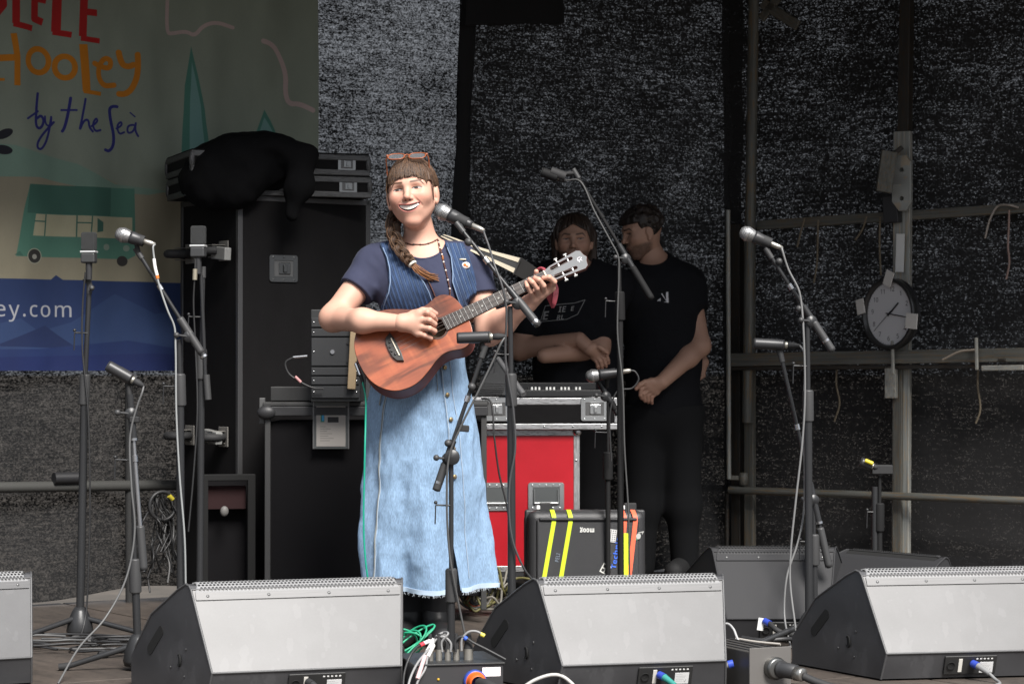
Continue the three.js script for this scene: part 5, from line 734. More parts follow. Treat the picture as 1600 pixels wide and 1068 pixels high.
// ---------- loudspeaker wedges ----------
const scuff = tex(256, 256, (x, y) => { const n = fbm(x / 40, y / 40, 3), f = H3(x, y, 5), s = fbm(x / 14, y / 22, 8, 3) > 0.70 ? 6 : 0; return [50 + 22 * n + 3 * f + s, 50 + 22 * n + 3 * f + s, 52 + 22 * n + 3 * f + s]; }, { rx: 1.6, ry: 1.6 });
const grain = tex(256, 256, (x, y) => 255 * (0.5 * H3(x >> 1, y >> 1, 1) + 0.5 * noise(x / 5, y / 5, 2)), { srgb: false, rx: 5, ry: 5 });
const cabinet = M(1, 1, 1, 0.40, 0, { map: scuff, specularIntensity: 1.0 }), perfM = M(0.34, 0.34, 0.345, 0.38, 0.6), cavity = M(0.006, 0.006, 0.006, 0.9);
function wedge({ p, turn, W, label, plate = 0.4, top = 0.33, tint }) {
  const o = thing('stage_monitor', label, 'loudspeaker', p, turn, 'wedge loudspeakers on the stage');
  // side profile (z towards the audience, y up); the front is wider than the back
  const prof = [[-0.028, 0.006], [0, 0.086], [-0.122, top - 0.014], [-0.132, top - 0.004], [-0.150, top], [-0.20, top - 0.020], [-0.36, top - 0.105], [-0.46, 0.118], [-0.485, 0.09], [-0.485, 0.006]];
  const flare = (z) => W / 2 + -z * 0.30, pos = [], uv = [], n = prof.length, tri = (a, b, c) => { for (const q of [a, b, c]) { pos.push(q.x, q.y, q.z); } }, L = prof.map(([z, y]) => V(-flare(z), y, z)), R = prof.map(([z, y]) => V(flare(z), y, z));
  let len = 0; for (let i = 0; i < n; i++) { const j = (i + 1) % n; tri(R[i], R[j], L[j]); tri(R[i], L[j], L[i]); const l = Math.hypot(prof[j][0] - prof[i][0], prof[j][1] - prof[i][1]); const U = (q, v) => uv.push(q.x, v); U(R[i], len); U(R[j], len + l); U(L[j], len + l); U(R[i], len); U(L[j], len + l); U(L[i], len); len += l; }
  for (const [Q, f] of [[L, 1], [R, 0]]) { const tris = THREE.ShapeUtils.triangulateShape(prof.map(([z, y]) => new THREE.Vector2(z, y)), []); const area = THREE.ShapeUtils.area(prof.map(([z, y]) => new THREE.Vector2(z, y))); for (let [a, b, c] of tris) { if ((area > 0) === !!f ? 0 : 1) [b, c] = [c, b]; tri(Q[a], Q[b], Q[c]); for (const k of [a, b, c]) uv.push(prof[k][0], prof[k][1]); } }
  const g = new THREE.BufferGeometry(); g.setAttribute('position', new THREE.Float32BufferAttribute(pos, 3)); g.setAttribute('uv', new THREE.Float32BufferAttribute(uv, 2)); g.computeVertexNormals();
  const body = mesh('cabinet', g, tint ?? cabinet, o);
  // worn rounded edges
  const eg = []; for (const s of [-1, 1]) { const P = prof.map(([z, y]) => V(s * flare(z), y, z)); for (let i = 0; i < 7; i++) eg.push(rod(P[i], P[i + 1], 0.0035, 0.0035, 6)); } eg.push(rod(L[1], R[1], 0.0035, 0.0035, 6), rod(L[2], R[2], 0.003, 0.003, 6)); mesh('edge_bead', merge(eg), tint ?? M(0.07, 0.07, 0.072, 0.45), body);
  // grille: perforated strip that wraps over the top, flange with screws below
  const sl = Math.atan2(0.122, top - 0.10), hw = flare(-0.13) - 0.014, back1 = (x, t, off) => { const y = lerp(0.086, top - 0.014, t), z = lerp(0, -0.122, t), nn = V(0, Math.sin(sl), Math.cos(sl)); return V(x, y, z).addScaledVector(nn, off); };
  const gr = mesh('grille_flange', slabGrid(20, 2, (u, v) => back1((u - 0.5) * 2 * hw, lerp(0.865, 0.955, v), 0.004), 0.003), tint ?? cabinet, o);
  for (let k = 0; k < 4; k++) { const c = back1((k / 3 - 0.5) * 2 * (hw - 0.035), 0.91, 0.004), c2 = back1((k / 3 - 0.5) * 2 * (hw - 0.035), 0.91, 0.02); mesh('screw', lathe([[0, 0.002], [0.003, 0.002], [0.005, 0]], c, c2, 10), M(0.12, 0.12, 0.12, 0.4, 0.7), gr); }
  { // perforated metal, real holes
    const sw = 0.062, sh = new THREE.Shape([new THREE.Vector2(-hw, 0), new THREE.Vector2(hw, 0), new THREE.Vector2(hw, sw), new THREE.Vector2(-hw, sw)]), q = 0.0112; let r = 0; for (let y = 0.0065; y < sw - 0.004; y += q * 0.866, r++) for (let x = -hw + 0.014 + (r % 2) * q / 2; x < hw - 0.012; x += q) { const h = new THREE.Path(); for (let k = 0; k < 6; k++) { const a = -k * Math.PI / 3, X = x + 0.0043 * Math.cos(a), Y = y + 0.0043 * Math.sin(a); k ? h.lineTo(X, Y) : h.moveTo(X, Y); } h.closePath(); sh.holes.push(h); }
    const pg = new THREE.ShapeGeometry(sh), P = pg.attributes.position, path = [back1(0, 0.955, 0.004), V(0, top + 0.003, -0.137), V(0, top + 0.006, -0.152), V(0, top - 0.008, -0.178), V(0, top - 0.03, -0.20)], cv = new THREE.CatmullRomCurve3(path), tot = cv.getLength(); for (let i = 0; i < P.count; i++) { const t = cv.getPointAt(clamp(P.getY(i) / tot, 0, 1)); P.setXYZ(i, P.getX(i), t.y, t.z); } pg.computeVertexNormals();
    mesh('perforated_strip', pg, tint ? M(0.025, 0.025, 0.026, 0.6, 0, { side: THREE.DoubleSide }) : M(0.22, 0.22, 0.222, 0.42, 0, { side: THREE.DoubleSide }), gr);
    mesh('foam', slabGrid(4, 10, (u, v) => { const t = cv.getPointAt(v * 0.98); return V((u - 0.5) * 2 * (hw - 0.002), t.y - 0.0035, t.z - 0.0015); }, 0.001), cavity, gr);
  }
  // left side: handle slot, pole socket, small fittings
  const onS = (z, y, s = -1, off = 0) => V(s * (flare(z) + off), y, z), ang = Math.atan2(0.30, 1);
  const slot = (s) => { const sh = new THREE.Shape(); sh.absarc(-0.045, 0, 0.016, Math.PI / 2, Math.PI * 1.5); sh.absarc(0.045, 0, 0.016, -Math.PI / 2, Math.PI / 2); const e = new THREE.ExtrudeGeometry(sh, { depth: 0.004, bevelEnabled: false }); e.rotateZ(s < 0 ? 0.72 : -0.72); e.rotateY(s * (Math.PI / 2)); e.rotateY(-s * ang); return e; };
  for (const s of [-1, 1]) { const c = onS(-0.335, 0.150, s, -0.0025), e = slot(s); e.translate(c.x, c.y, c.z); mesh('handle_slot', e, cavity, o); const f = new THREE.TorusGeometry(0.017, 0.003, 6, 18).rotateY(Math.PI / 2).translate(...onS(-0.19, 0.105, s, 0.001).toArray()); mesh('pole_socket', merge([f, new THREE.CylinderGeometry(0.016, 0.016, 0.004, 18).rotateZ(Math.PI / 2).translate(...onS(-0.19, 0.105, s, 0.0).toArray())]), cavity, o); for (const [z, y] of [[-0.15, 0.14], [-0.24, 0.08], [-0.16, 0.06]]) mesh('bolt', ball(onS(z, y, s, 0.001), 0.004, 0.5, 1, 1, 8), M(0.1, 0.1, 0.1, 0.35, 0.6), o); }
  // connector plate on the low back panel
  if (plate !== null) {
    const lean = Math.atan2(0.028, 0.08), pl = new THREE.Group(); pl.name = 'connector_plate'; o.add(pl); pl.position.set((plate - 0.5) * W, 0.046, -0.0105); pl.rotation.x = lean;
    mesh('plate', box(0.17, 0.062, 0.006, 0, 0, 0.001), M(0.02, 0.02, 0.02, 0.5), pl);
    const t = canvasTex(128, 96, (c) => { c.fillStyle = 'rgb(206,206,206)'; c.fillRect(0, 0, 128, 96); c.fillStyle = 'rgb(150,150,150)'; for (let i = 0; i < 5; i++) c.fillRect(10, 14 + i * 14, 60 + (i * 31) % 40, 3); c.strokeStyle = 'rgb(90,90,90)'; c.lineWidth = 3; c.beginPath(); c.moveTo(84, 70); c.lineTo(94, 82); c.lineTo(104, 58); c.stroke(); });
    mesh('rating_label', box(0.044, 0.036, 0.001, 0.052, -0.008, 0.0045, 0.0004), M(1, 1, 1, 0.5, 0, { map: t }), pl);
    for (let k = 0; k < 5; k++) mesh('print_mark', box(0.006, 0.004, 0.0006, 0.02 + k * 0.012, 0.021, 0.0042, 0.0002), whitePlastic, pl);
    mesh('socket', lathe([[0.004, 0.001], [0.011, 0.001], [0.013, 0.004], [0.013, 0]], V(-0.064, 0, 0.004), V(-0.064, 0, 1), 18), cavity, pl); mesh('socket_tape', box(0.012, 0.044, 0.002, -0.034, 0, 0.005, 0.0005), M(0.62, 0.60, 0.55, 0.7), pl);
  }
  return o;
}
// base point of the wedge: middle of its low back edge
const wp = (xl, xr, d) => { const a = onFloor(xl, d[0]), b = onFloor(xr, d[1]); return a.lerp(b, 0.5); };
const W1 = wedge({ p: V(-0.592, 0, -7.155), turn: 0.33, W: 0.565, plate: 0.55, label: 'black wedge loudspeaker with scuffed back, in front of the singer on her right' });
const W2 = wedge({ p: V(0.394, 0, -7.31), turn: 0.27, W: 0.51, plate: 0.63, label: 'black wedge loudspeaker in front of the black case with lime and orange straps' });
const W3 = wedge({ p: V(1.392, 0, -7.60), turn: 0.20, W: 0.50, plate: 0.55, label: 'black wedge loudspeaker at the right edge of the stage front' });
const W0 = wedge({ p: V(-1.700, 0, -7.33), turn: 0.50, W: 0.56, plate: null, label: 'black wedge loudspeaker cut off by the left edge of the picture' });
{ // plugs on the wedges
  const plug = (w, x, label, tip, c) => { w.updateMatrixWorld(); const q = (a, b, e) => w.localToWorld(V(x + a, b, e)); const o = thing('speaker_plug', label, 'plug', q(0, 0.05, 0.02), 0, 'plugs in the loudspeakers'); wmesh('collar', rod(q(0, 0.05, 0.0), q(0.008, 0.045, 0.022), 0.012), tip, o); wmesh('sleeve', rod(q(0.008, 0.045, 0.022), q(0.028, 0.026, 0.065), 0.011, 0.007), c, o); wmesh('lead', tube([q(0.028, 0.026, 0.065), q(0.036, 0.012, 0.09), q(0.03, 0.006, 0.14), q(-0.04, 0.006, 0.22)], 0.005), c, o); };
  const blue = M(0.03, 0.06, 0.36, 0.4); plug(W3, 0.03, 'blue collared plug with grey sleeve in the rightmost loudspeaker', blue, cableGrey); plug(W2, 0.045, 'blue collared plug with teal sleeve in the middle loudspeaker', blue, M(0.03, 0.22, 0.19, 0.45)); plug(W1, 0.0, 'dark plug in the loudspeaker nearest the singer', rubber, cableBlack);
}
{ // two darker wedges further back, turned away
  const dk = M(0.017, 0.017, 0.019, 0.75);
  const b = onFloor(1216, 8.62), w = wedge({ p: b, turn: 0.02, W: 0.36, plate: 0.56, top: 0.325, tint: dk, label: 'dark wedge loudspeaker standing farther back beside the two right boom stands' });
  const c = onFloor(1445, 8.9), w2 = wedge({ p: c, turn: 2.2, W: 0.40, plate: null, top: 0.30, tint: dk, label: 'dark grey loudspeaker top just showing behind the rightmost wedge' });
}

// ---------- flight cases ----------
const lam = tex(256, 256, (x, y) => { const n = fbm(x / 30, y / 30, 4), f = H3(x >> 1, y >> 1, 2); return [14 + 5 * n + 2 * f, 13 + 5 * n + 2 * f, 14 + 5 * n + 2 * f]; }, { rx: 2, ry: 2 });
const laminate = M(1, 1, 1, 0.85, 0, { map: lam, bumpMap: grain, bumpScale: 0.0003, specularIntensity: 0.35 }), shadedBlack = M(0.006, 0.0056, 0.0064, 0.95, 0, { specularIntensity: 0.3 });  // blacks deepened and dulled to stand in for shade at the left
const scratch = tex(256, 64, (x, y) => { const n = fbm(x / 50, y / 2, 4, 3), s = fbm(x / 7, y / 7, 9, 2); return [150 + 60 * n - (s > 0.66 ? 40 : 0), 150 + 60 * n - (s > 0.66 ? 40 : 0), 150 + 62 * n - (s > 0.66 ? 40 : 0)]; });
const edgeAlu = new THREE.MeshStandardMaterial({ map: scratch, roughness: 0.42, metalness: 0.75 });
const edgeDark = new THREE.MeshStandardMaterial({ map: scratch, color: C3(0.2, 0.2, 0.2), roughness: 0.55, metalness: 0.6 });
function edges(parent, w, h, d, t, m, y0 = 0) { // aluminium angles along the twelve edges
  const e = [[w, t, t, 0, 1, 1], [t, h, t, 1, 0, 1], [t, t, d, 1, 1, 0]];
  for (const [a, b, c, fx, fy, fz] of e) for (const s1 of [-1, 1]) for (const s2 of [-1, 1]) { const x = fx ? s1 * (w / 2 - t / 2 + 0.003) : 0, y = fy ? (fx ? s2 : s1) * (h / 2 - t / 2 + 0.003) : 0, z = fz ? s2 * (d / 2 - t / 2 + 0.003) : 0; mesh('edge_angle', box(a, b, c, x, y + y0 + h / 2, z, 0.003), m, parent); }
}
function latch(parent, x, y, z, s = 1, dim = 1) { // recessed butterfly catch
  const g = new THREE.Group(); g.name = 'latch'; parent.add(g); g.position.set(x, y, z); g.scale.setScalar(s); const st = M(0.55 * dim, 0.56 * dim, 0.56 * dim, 0.32, 0.9), dk = M(0.12, 0.12, 0.12, 0.5, 0.6);
  const sh = new THREE.Shape(), w = 0.066, h = 0.056, r = 0.012; sh.moveTo(-w + r, -h); sh.lineTo(w - r, -h); sh.quadraticCurveTo(w, -h, w, -h + r); sh.lineTo(w, h - r); sh.quadraticCurveTo(w, h, w - r, h); sh.lineTo(-w + r, h); sh.quadraticCurveTo(-w, h, -w, h - r); sh.lineTo(-w, -h + r); sh.quadraticCurveTo(-w, -h, -w + r, -h); const hl = new THREE.Path(); hl.moveTo(-0.046, -0.034); hl.lineTo(-0.046, 0.034); hl.lineTo(0.046, 0.034); hl.lineTo(0.046, -0.034); hl.closePath(); sh.holes.push(hl);
  mesh('dish_plate', new THREE.ExtrudeGeometry(sh, { depth: 0.002, bevelSize: 0.0015, bevelThickness: 0.0015, bevelSegments: 1 }), st, g); mesh('dish', box(0.094, 0.070, 0.002, 0, 0, 0.0006, 0.0005), dk, g); mesh('catch', box(0.055, 0.05, 0.01, 0.004, 0, 0.001, 0.004), st, g); mesh('wing', box(0.016, 0.032, 0.012, 0.004, 0, 0.008, 0.003), st, g);
  for (const a of [-1, 0, 1]) for (const b of [-1, 1]) mesh('rivet', ball(V(a * 0.05, b * 0.047, 0.003), 0.0045, 1, 1, 0.5, 8), st, g);
  return g;
}
function handle(parent, x, y, z, s = 1) {
  const g = new THREE.Group(); g.name = 'recessed_handle'; parent.add(g); g.position.set(x, y, z); g.scale.setScalar(s); const st = M(0.56, 0.57, 0.57, 0.3, 0.9), dk = M(0.16, 0.17, 0.17, 0.4, 0.7);
  const sh = new THREE.Shape(), w = 0.078, h = 0.06, r = 0.012; sh.moveTo(-w + r, -h); sh.lineTo(w - r, -h); sh.quadraticCurveTo(w, -h, w, -h + r); sh.lineTo(w, h - r); sh.quadraticCurveTo(w, h, w - r, h); sh.lineTo(-w + r, h); sh.quadraticCurveTo(-w, h, -w, h - r); sh.lineTo(-w, -h + r); sh.quadraticCurveTo(-w, -h, -w + r, -h); const hl = new THREE.Path(); hl.moveTo(-0.06, -0.042); hl.lineTo(-0.06, 0.042); hl.lineTo(0.06, 0.042); hl.lineTo(0.06, -0.042); hl.closePath(); sh.holes.push(hl);
  mesh('dish_plate', new THREE.ExtrudeGeometry(sh, { depth: 0.002, bevelSize: 0.0015, bevelThickness: 0.0015, bevelSegments: 1 }), st, g); mesh('dish', box(0.124, 0.088, 0.002, 0, 0, 0.0006, 0.0005), dk, g); mesh('grip', merge([rod(V(-0.052, -0.03, 0.004), V(0.052, -0.03, 0.004), 0.007), rod(V(-0.052, -0.03, 0.004), V(-0.052, 0.03, 0.002), 0.004), rod(V(0.052, -0.03, 0.004), V(0.052, 0.03, 0.002), 0.004)]), M(0.3, 0.31, 0.31, 0.35, 0.8), g);
  for (let a = -2; a <= 2; a++) for (const b of [-1, 1]) mesh('rivet', ball(V(a * 0.03, b * 0.05, 0.003), 0.0045, 1, 1, 0.5, 8), st, g); return g;
}
function caster(parent, x, y, z, m = rubber, axis = 'y', r = 0.05) { // wheel with fork; axis: the side it stands out to
  const g = new THREE.Group(); g.name = 'caster'; parent.add(g); g.position.set(x, y, z); if (axis === 'x') g.rotation.z = -Math.PI / 2;
  mesh('wheel', new THREE.TorusGeometry(r * 0.72, r * 0.28, 10, 24).rotateY(Math.PI / 2).translate(0.012, -r * 0.95, 0), m, g); mesh('hub', new THREE.CylinderGeometry(r * 0.5, r * 0.5, 0.022, 18).rotateZ(Math.PI / 2).translate(0.012, -r * 0.95, 0), M(0.1, 0.1, 0.11, 0.45, 0.5), g); mesh('fork', merge([box(0.003, r * 1.1, 0.04, -0.012, -r * 0.5, 0), box(0.003, r * 1.1, 0.04, 0.036, -r * 0.5, 0), box(0.08, 0.005, 0.08, 0.01, -0.0026, 0)]), steelDull, g); return g;
}
{ // tall black case behind on the left
  const h = 1.585, w = 0.60, d = 0.51, a = onFloor(372, 9.72), f = V(Math.cos(TURN), 0, -Math.sin(TURN)), n = V(Math.sin(TURN), 0, Math.cos(TURN)), c = a.clone().addScaledVector(f, w / 2).addScaledVector(n, -d / 2), o = thing('flight_case', 'tall black flight case standing on end with wheels on its side', 'case', c, TURN);
  mesh('shell', box(w, h, d, 0, h / 2 + 0.06, 0, 0.012), laminate, o); mesh('plinth', box(w - 0.06, 0.06, d - 0.06, 0, 0.03, 0), blackPaint, o); edges(o, w, h, d, 0.022, M(0.06, 0.06, 0.062, 0.5, 0.4), 0.06); const l = latch(o, -0.10, 1.36, d / 2 + 0.003, 0.95, 0.22);
  for (const [y, z] of [[1.44, 0.14], [0.70, 0.14], [1.44, -0.16], [0.70, -0.16]]) caster(o, -w / 2 - 0.004, y, z, rubber, 'x', 0.06);
  for (const y of [1.43, 0.70]) mesh('brake', box(0.03, 0.05, 0.12, -w / 2 - 0.05, y, 0.06).rotateX(0.1), M(0.30, 0.30, 0.29, 0.5, 0.4), o);
}
{ // two shallow cases stacked on top, a jacket thrown over
  const base = V(-1.0, 1.648, -9.98), top = (y, lab, dx) => { const o = thing('shallow_case', lab, 'case', V(at(418 + dx, 300, 10.0).x, y, -10.02), TURN * 0.6, 'shallow flight cases stacked on the tall case'); mesh('shell', box(0.73, 0.088, 0.46, 0, 0.046, 0, 0.004), laminate, o); for (const yy of [0.012, 0.072]) for (const s of [-1, 1]) { mesh('edge_angle', box(0.734, 0.024, 0.012, 0, yy, s * 0.229), edgeDark, o); mesh('edge_angle', box(0.012, 0.024, 0.45, s * 0.363, yy, 0), edgeDark, o); } for (const x of [-0.28, 0.02, 0.27]) { const l = latch(o, x, 0.046, 0.232, 0.55, 0.5); } for (const s of [-1, 1]) for (const q of [-1, 1]) mesh('ball_corner', ball(V(s * 0.362, 0.046, q * 0.226), 0.02, 0.6, 2.0, 0.6), edgeDark, o); return o; };
  top(1.648, 'lower of two shallow black cases with metal edges under the jacket', 0); top(1.737, 'upper of two shallow black cases with metal edges under the jacket', -2);
  // jacket: draped sheet
  const J2 = [[0, 0]], dd = 9.78, f = (x, y, z) => { const py = toPy(y, z), px = toPx(x, z); return 0; };
  const heap = uni(0.06, ell(at(390, 258, 9.86), 0.21, 0.13, 0.20), ell(at(330, 280, 9.84), 0.13, 0.12, 0.19), ell(at(420, 236, 9.84), 0.15, 0.06, 0.18), cap(at(318, 300, 9.72), at(345, 250, 9.74), 0.05, 0.07), cap(at(400, 250, 9.74), at(375, 300, 9.70), 0.05, 0.06), ell(at(362, 285, 9.72), 0.12, 0.09, 0.06), cap(at(430, 238, 9.78), at(478, 243, 9.74), 0.045, 0.04), cap(at(478, 244, 9.73), at(468, 290, 9.68), 0.042, 0.045), cap(at(468, 290, 9.68), at(456, 336, 9.67), 0.042, 0.028)), fold = (x, y, z) => heap(x, y, z) + (fbm(x * 9, y * 6, z * 9, 3) - 0.5) * 0.04 + 0.004 * Math.sin(x * 34 + y * 12 + 2 * Math.sin(y * 14));
  single('jacket', meshSDF(fold, V(-1.45, 1.45, -10.15), V(-0.70, 1.98, -9.52), 0.008), M(0.004, 0.004, 0.0045, 0.98, 0, { specularIntensity: 0.2 }), 'black jacket heaped over the shallow cases with one sleeve hanging down', 'jacket');
}
{ // small open rack left of the desk, red inside; shade put into its colours
  const o = thing('open_rack', 'low open rack with red panel, coloured dark as shade, standing below the tall case', 'rack', onFloor(350, 9.45), 0.25);
  for (const x of [-0.09, 0.09]) mesh('upright', box(0.03, 0.56, 0.03, x, 0.28, 0.1), M(0.012, 0.012, 0.012, 0.9, 0, { specularIntensity: 0.4 }), o); for (const y of [0.02, 0.548]) mesh('crossbar', box(0.21, 0.025, 0.028, 0, y, 0.1), M(0.012, 0.012, 0.012, 0.9, 0, { specularIntensity: 0.4 }), o); mesh('red_panel', box(0.15, 0.09, 0.02, 0, 0.47, 0.06), M(0.014, 0.0015, 0.002, 0.95), o); mesh('knob', ball(V(-0.012, 0.42, 0.1), 0.020, 0.8, 1, 0.6), M(0.12, 0.115, 0.11, 0.6), o); mesh('board', box(0.2, 0.54, 0.02, 0, 0.28, 0.0), shadedBlack, o);
  const c = []; for (let k = 0; k <= 18; k++) { const a = k * 0.9; c.push(V(0.06 * Math.cos(a), 0.05 + 0.004 * k, 0.13 + 0.03 * Math.sin(a))); } mesh('blue_coil', tube(c, 0.006, 100), M(0.015, 0.03, 0.12, 0.5), o);
}
{ // black fronted desk case; its grey metal coloured darker to stand for shade
  const x0 = onFloor(413, 9.32), o = thing('desk_case', 'black fronted equipment case with grey metal frame behind the singer', 'case', x0);
  mesh('panel', box(0.80, 0.66, 0.4, 0.42, 0.43, -0.21, 0.004), shadedBlack, o); mesh('frame_upright', box(0.022, 0.74, 0.03, 0.013, 0.42, 0.0), M(0.05, 0.05, 0.05, 0.55, 0.3), o); mesh('frame_upright', box(0.022, 0.10, 0.03, -0.01, 0.80, -0.02), M(0.09, 0.09, 0.09, 0.55, 0.3), o); mesh('frame_upright', box(0.022, 0.74, 0.03, 0.83, 0.42, 0.0), M(0.05, 0.05, 0.05, 0.55, 0.3), o); mesh('frame_bar', box(0.85, 0.036, 0.05, 0.42, 0.80, 0.0), M(0.03, 0.03, 0.032, 0.55, 0.2), o); mesh('worktop', box(0.85, 0.016, 0.44, 0.42, 0.8265, -0.2), M(0.03, 0.03, 0.03, 0.6), o); mesh('frame_clamp', ball(V(0.01, 0.795, 0.02), 0.03, 1.2, 0.9, 0.7), blackPaint, o);
  mesh('shelf_box', box(0.16, 0.055, 0.2, 0.10, 0.865, -0.12), M(0.02, 0.02, 0.02, 0.5), o);
  const s = thing('notice', 'white paper notice in a grey plastic sleeve on the black case front', 'notice', at(517, 664, 9.30)), t = canvasTex(160, 208, (c) => { c.fillStyle = 'rgb(150,145,140)'; c.fillRect(0, 0, 160, 208); c.fillStyle = 'rgb(40,110,90)'; c.fillRect(24, 34, 20, 48); c.fillStyle = 'rgb(60,140,190)'; c.fillRect(30, 40, 12, 36); c.fillStyle = 'rgb(190,80,80)'; for (let i = 0; i < 5; i++) c.fillRect(52 + i * 16, 24, 11, 14); c.fillStyle = 'rgb(36,36,38)'; c.fillRect(62, 56, 60, 28); c.fillStyle = 'rgb(120,116,112)'; for (let i = 0; i < 7; i++) c.fillRect(20, 104 + i * 12, 30 + (i * 29) % 50, 4); c.beginPath(); c.arc(50, 118, 10, 0, 7); c.strokeStyle = 'rgb(110,110,110)'; c.stroke(); });
  mesh('sleeve', box(0.136, 0.180, 0.006, 0, 0, 0), M(0.07, 0.075, 0.075, 0.35), s); mesh('paper', box(0.110, 0.152, 0.001, 0, -0.004, 0.0042, 0.0003), M(1, 1, 1, 0.7, 0, { map: t }), s); for (const q of [-1, 1]) mesh('sleeve_clip', box(0.006, 0.18, 0.008, q * 0.066, 0, 0.003, 0.002), M(0.12, 0.12, 0.12, 0.35), s);
}
{ // grey amplifier rack on the desk
  const p = at(524, 607, 9.22), o = thing('rack_unit', 'dark grey stack of rack equipment on the black case left of the singer', 'rack unit', V(p.x, 0.836, -9.36)); const m = M(0.020, 0.021, 0.023, 0.7);
  mesh('housing', box(0.185, 0.345, 0.3, 0.0, 0.173, 0), M(0.016, 0.017, 0.018, 0.6), o); let y = 0.012; for (const h of [0.05, 0.035, 0.035, 0.11, 0.035, 0.04]) { const pn = mesh('rack_panel', box(0.178, h - 0.006, 0.012, 0.0, y + h / 2, 0.152, 0.002), m, o); for (const s of [-1, 1]) mesh('rack_screw', ball(V(s * 0.08, y + h / 2, 0.159), 0.003, 1, 1, 0.5, 8), chrome, pn); if (h > 0.1) { mesh('lock', new THREE.CylinderGeometry(0.008, 0.008, 0.006, 14).rotateX(Math.PI / 2).translate(-0.01, y + h / 2, 0.16), chrome, pn); for (const q of [-1, 1]) mesh('dial', new THREE.CylinderGeometry(0.007, 0.007, 0.006, 12).rotateX(Math.PI / 2).translate(0.05, y + h / 2 + q * 0.035, 0.16), rubber, pn); } y += h; }
  const k = thing('jack_lead', 'short black jack lead with metal plug lying on the black case', 'cable', at(455, 600, 9.2)); wmesh('plug', rod(at(458, 558, 9.2), at(480, 556, 9.2), 0.006), chrome, k); wmesh('lead', tube([[458, 558], [446, 566], [450, 582], [468, 596], [490, 606], [505, 607]].map(([x, y]) => at(x, y, 9.18)), 0.004), cableBlack, k); wmesh('sleeve', rod(at(461, 588, 9.17), at(470, 597, 9.17), 0.0055), M(0.5, 0.25, 0.25, 0.5), k);
  const b = single('board', box(0.03, 0.25, 0.14).rotateZ(-0.05).translate(...at(553, 556, 9.25).toArray()), M(0.30, 0.22, 0.13, 0.7), 'narrow tan board standing between the rack unit and the ukulele', 'board');
}
{ // red flight case with the mixing desk's case on top
  const cx = at(815, 780, 10.25).x, o = thing('flight_case', 'bright red flight case with aluminium edges behind the singer', 'case', V(cx, 0, -10.5), 0.08); const red = tex(128, 128, (x, y) => { const n = fbm(x / 20, y / 20, 2), f = H3(x, y, 2); return [164 + 14 * n + 5 * f, 20 + 6 * n, 32 + 8 * n]; });
  const w = 0.44, h = 0.585, y0 = 0.12; mesh('shell', box(w, h, 0.5, 0, y0 + h / 2, 0), M(1, 1, 1, 0.38, 0, { map: red }), o); edges(o, w, h, 0.5, 0.026, edgeAlu, y0); mesh('base_board', box(w, 0.022, 0.5, 0, y0 - 0.012, 0), blackPaint, o); for (const x of [-0.16, 0.16]) for (const z of [-0.18, 0.18]) caster(o, x, y0 - 0.02, z, rubber, 'y', 0.048);
  handle(o, -0.125, 0.43, 0.253, 0.95); handle(o, 0.082, 0.43, 0.253, 0.95); for (const y of [0.30, 0.58]) mesh('rivet', ball(V(0.208, y, 0.254), 0.005, 1, 1, 0.5), chrome, o); mesh('ball_corner', ball(V(0.212, y0 + h - 0.006, 0.248), 0.02), chrome, o); mesh('ball_corner', ball(V(0.212, y0 + 0.006, 0.248), 0.02), chrome, o);
  const q = thing('mixer_case', 'shallow black flight case with aluminium edges on top of the red case', 'case', V(at(850, 650, 10.2).x - 0.02, 0.708, -10.48), 0.08); const W = 0.64; mesh('shell', box(W, 0.125, 0.52, 0, 0.066, 0), laminate, q); for (const [y, t] of [[0.118, 0.030], [0.013, 0.026]]) for (const s of [-1, 1]) { mesh('edge_angle', box(W + 0.006, t, 0.02, 0, y, s * 0.252), edgeAlu, q); mesh('edge_angle', box(0.02, t, 0.5, s * (W / 2 - 0.006), y, 0), edgeAlu, q); } for (const s of [-1, 1]) mesh('edge_angle', box(0.03, 0.08, 0.02, s * (W / 2 - 0.012), 0.066, 0.2515), edgeAlu, q); latch(q, -0.20, 0.085, 0.264, 0.85); latch(q, 0.21, 0.085, 0.264, 0.85); for (let k = 0; k < 5; k++) mesh('rivet', ball(V(-0.24 + k * 0.12, 0.013, 0.263), 0.004, 1, 1, 0.5), chrome, q);
  const mx = thing('mixing_desk', 'black sound mixing desk with a row of small pale knobs', 'mixer', V(at(865, 610, 10.3).x, 0.842, -10.5), 0.08); mesh('body', box(0.40, 0.03, 0.4, 0, 0.016, 0), M(0.015, 0.015, 0.016, 0.5), mx); mesh('connector_ridge', box(0.40, 0.05, 0.08, 0, 0.035, -0.16), M(0.015, 0.015, 0.016, 0.5), mx); const kg = new THREE.CylinderGeometry(0.004, 0.005, 0.012, 10); for (let k = 0; k < 15; k++) mesh('knob', kg, k % 4 ? whitePlastic : rubber, mx).position.set(-0.12 + k * 0.0155, 0.037, 0.17);
  const lp = thing('tilted_panel', 'dark panel with silver edge leaning behind the boom stand on the mixer case', 'panel', at(788, 616, 10.22)); const A = at(778, 560, 10.35), B = at(818, 616, 10.2), Cc = at(744, 618, 10.2), Dd = at(752, 590, 10.35); wmesh('silver_edge', rod(A, B, 0.011, 0.013, 8), M(0.32, 0.32, 0.33, 0.4, 0.6), lp); const pg = new THREE.BufferGeometry(); pg.setAttribute('position', new THREE.Float32BufferAttribute([A, Dd, Cc, A, Cc, B].flatMap((v) => v.toArray()), 3)); pg.computeVertexNormals(); const pb = pg.clone().translate(0, 0, -0.02); wmesh('sheet', mergeGeometries([pg, pb]), M(0.035, 0.036, 0.038, 0.5), lp);
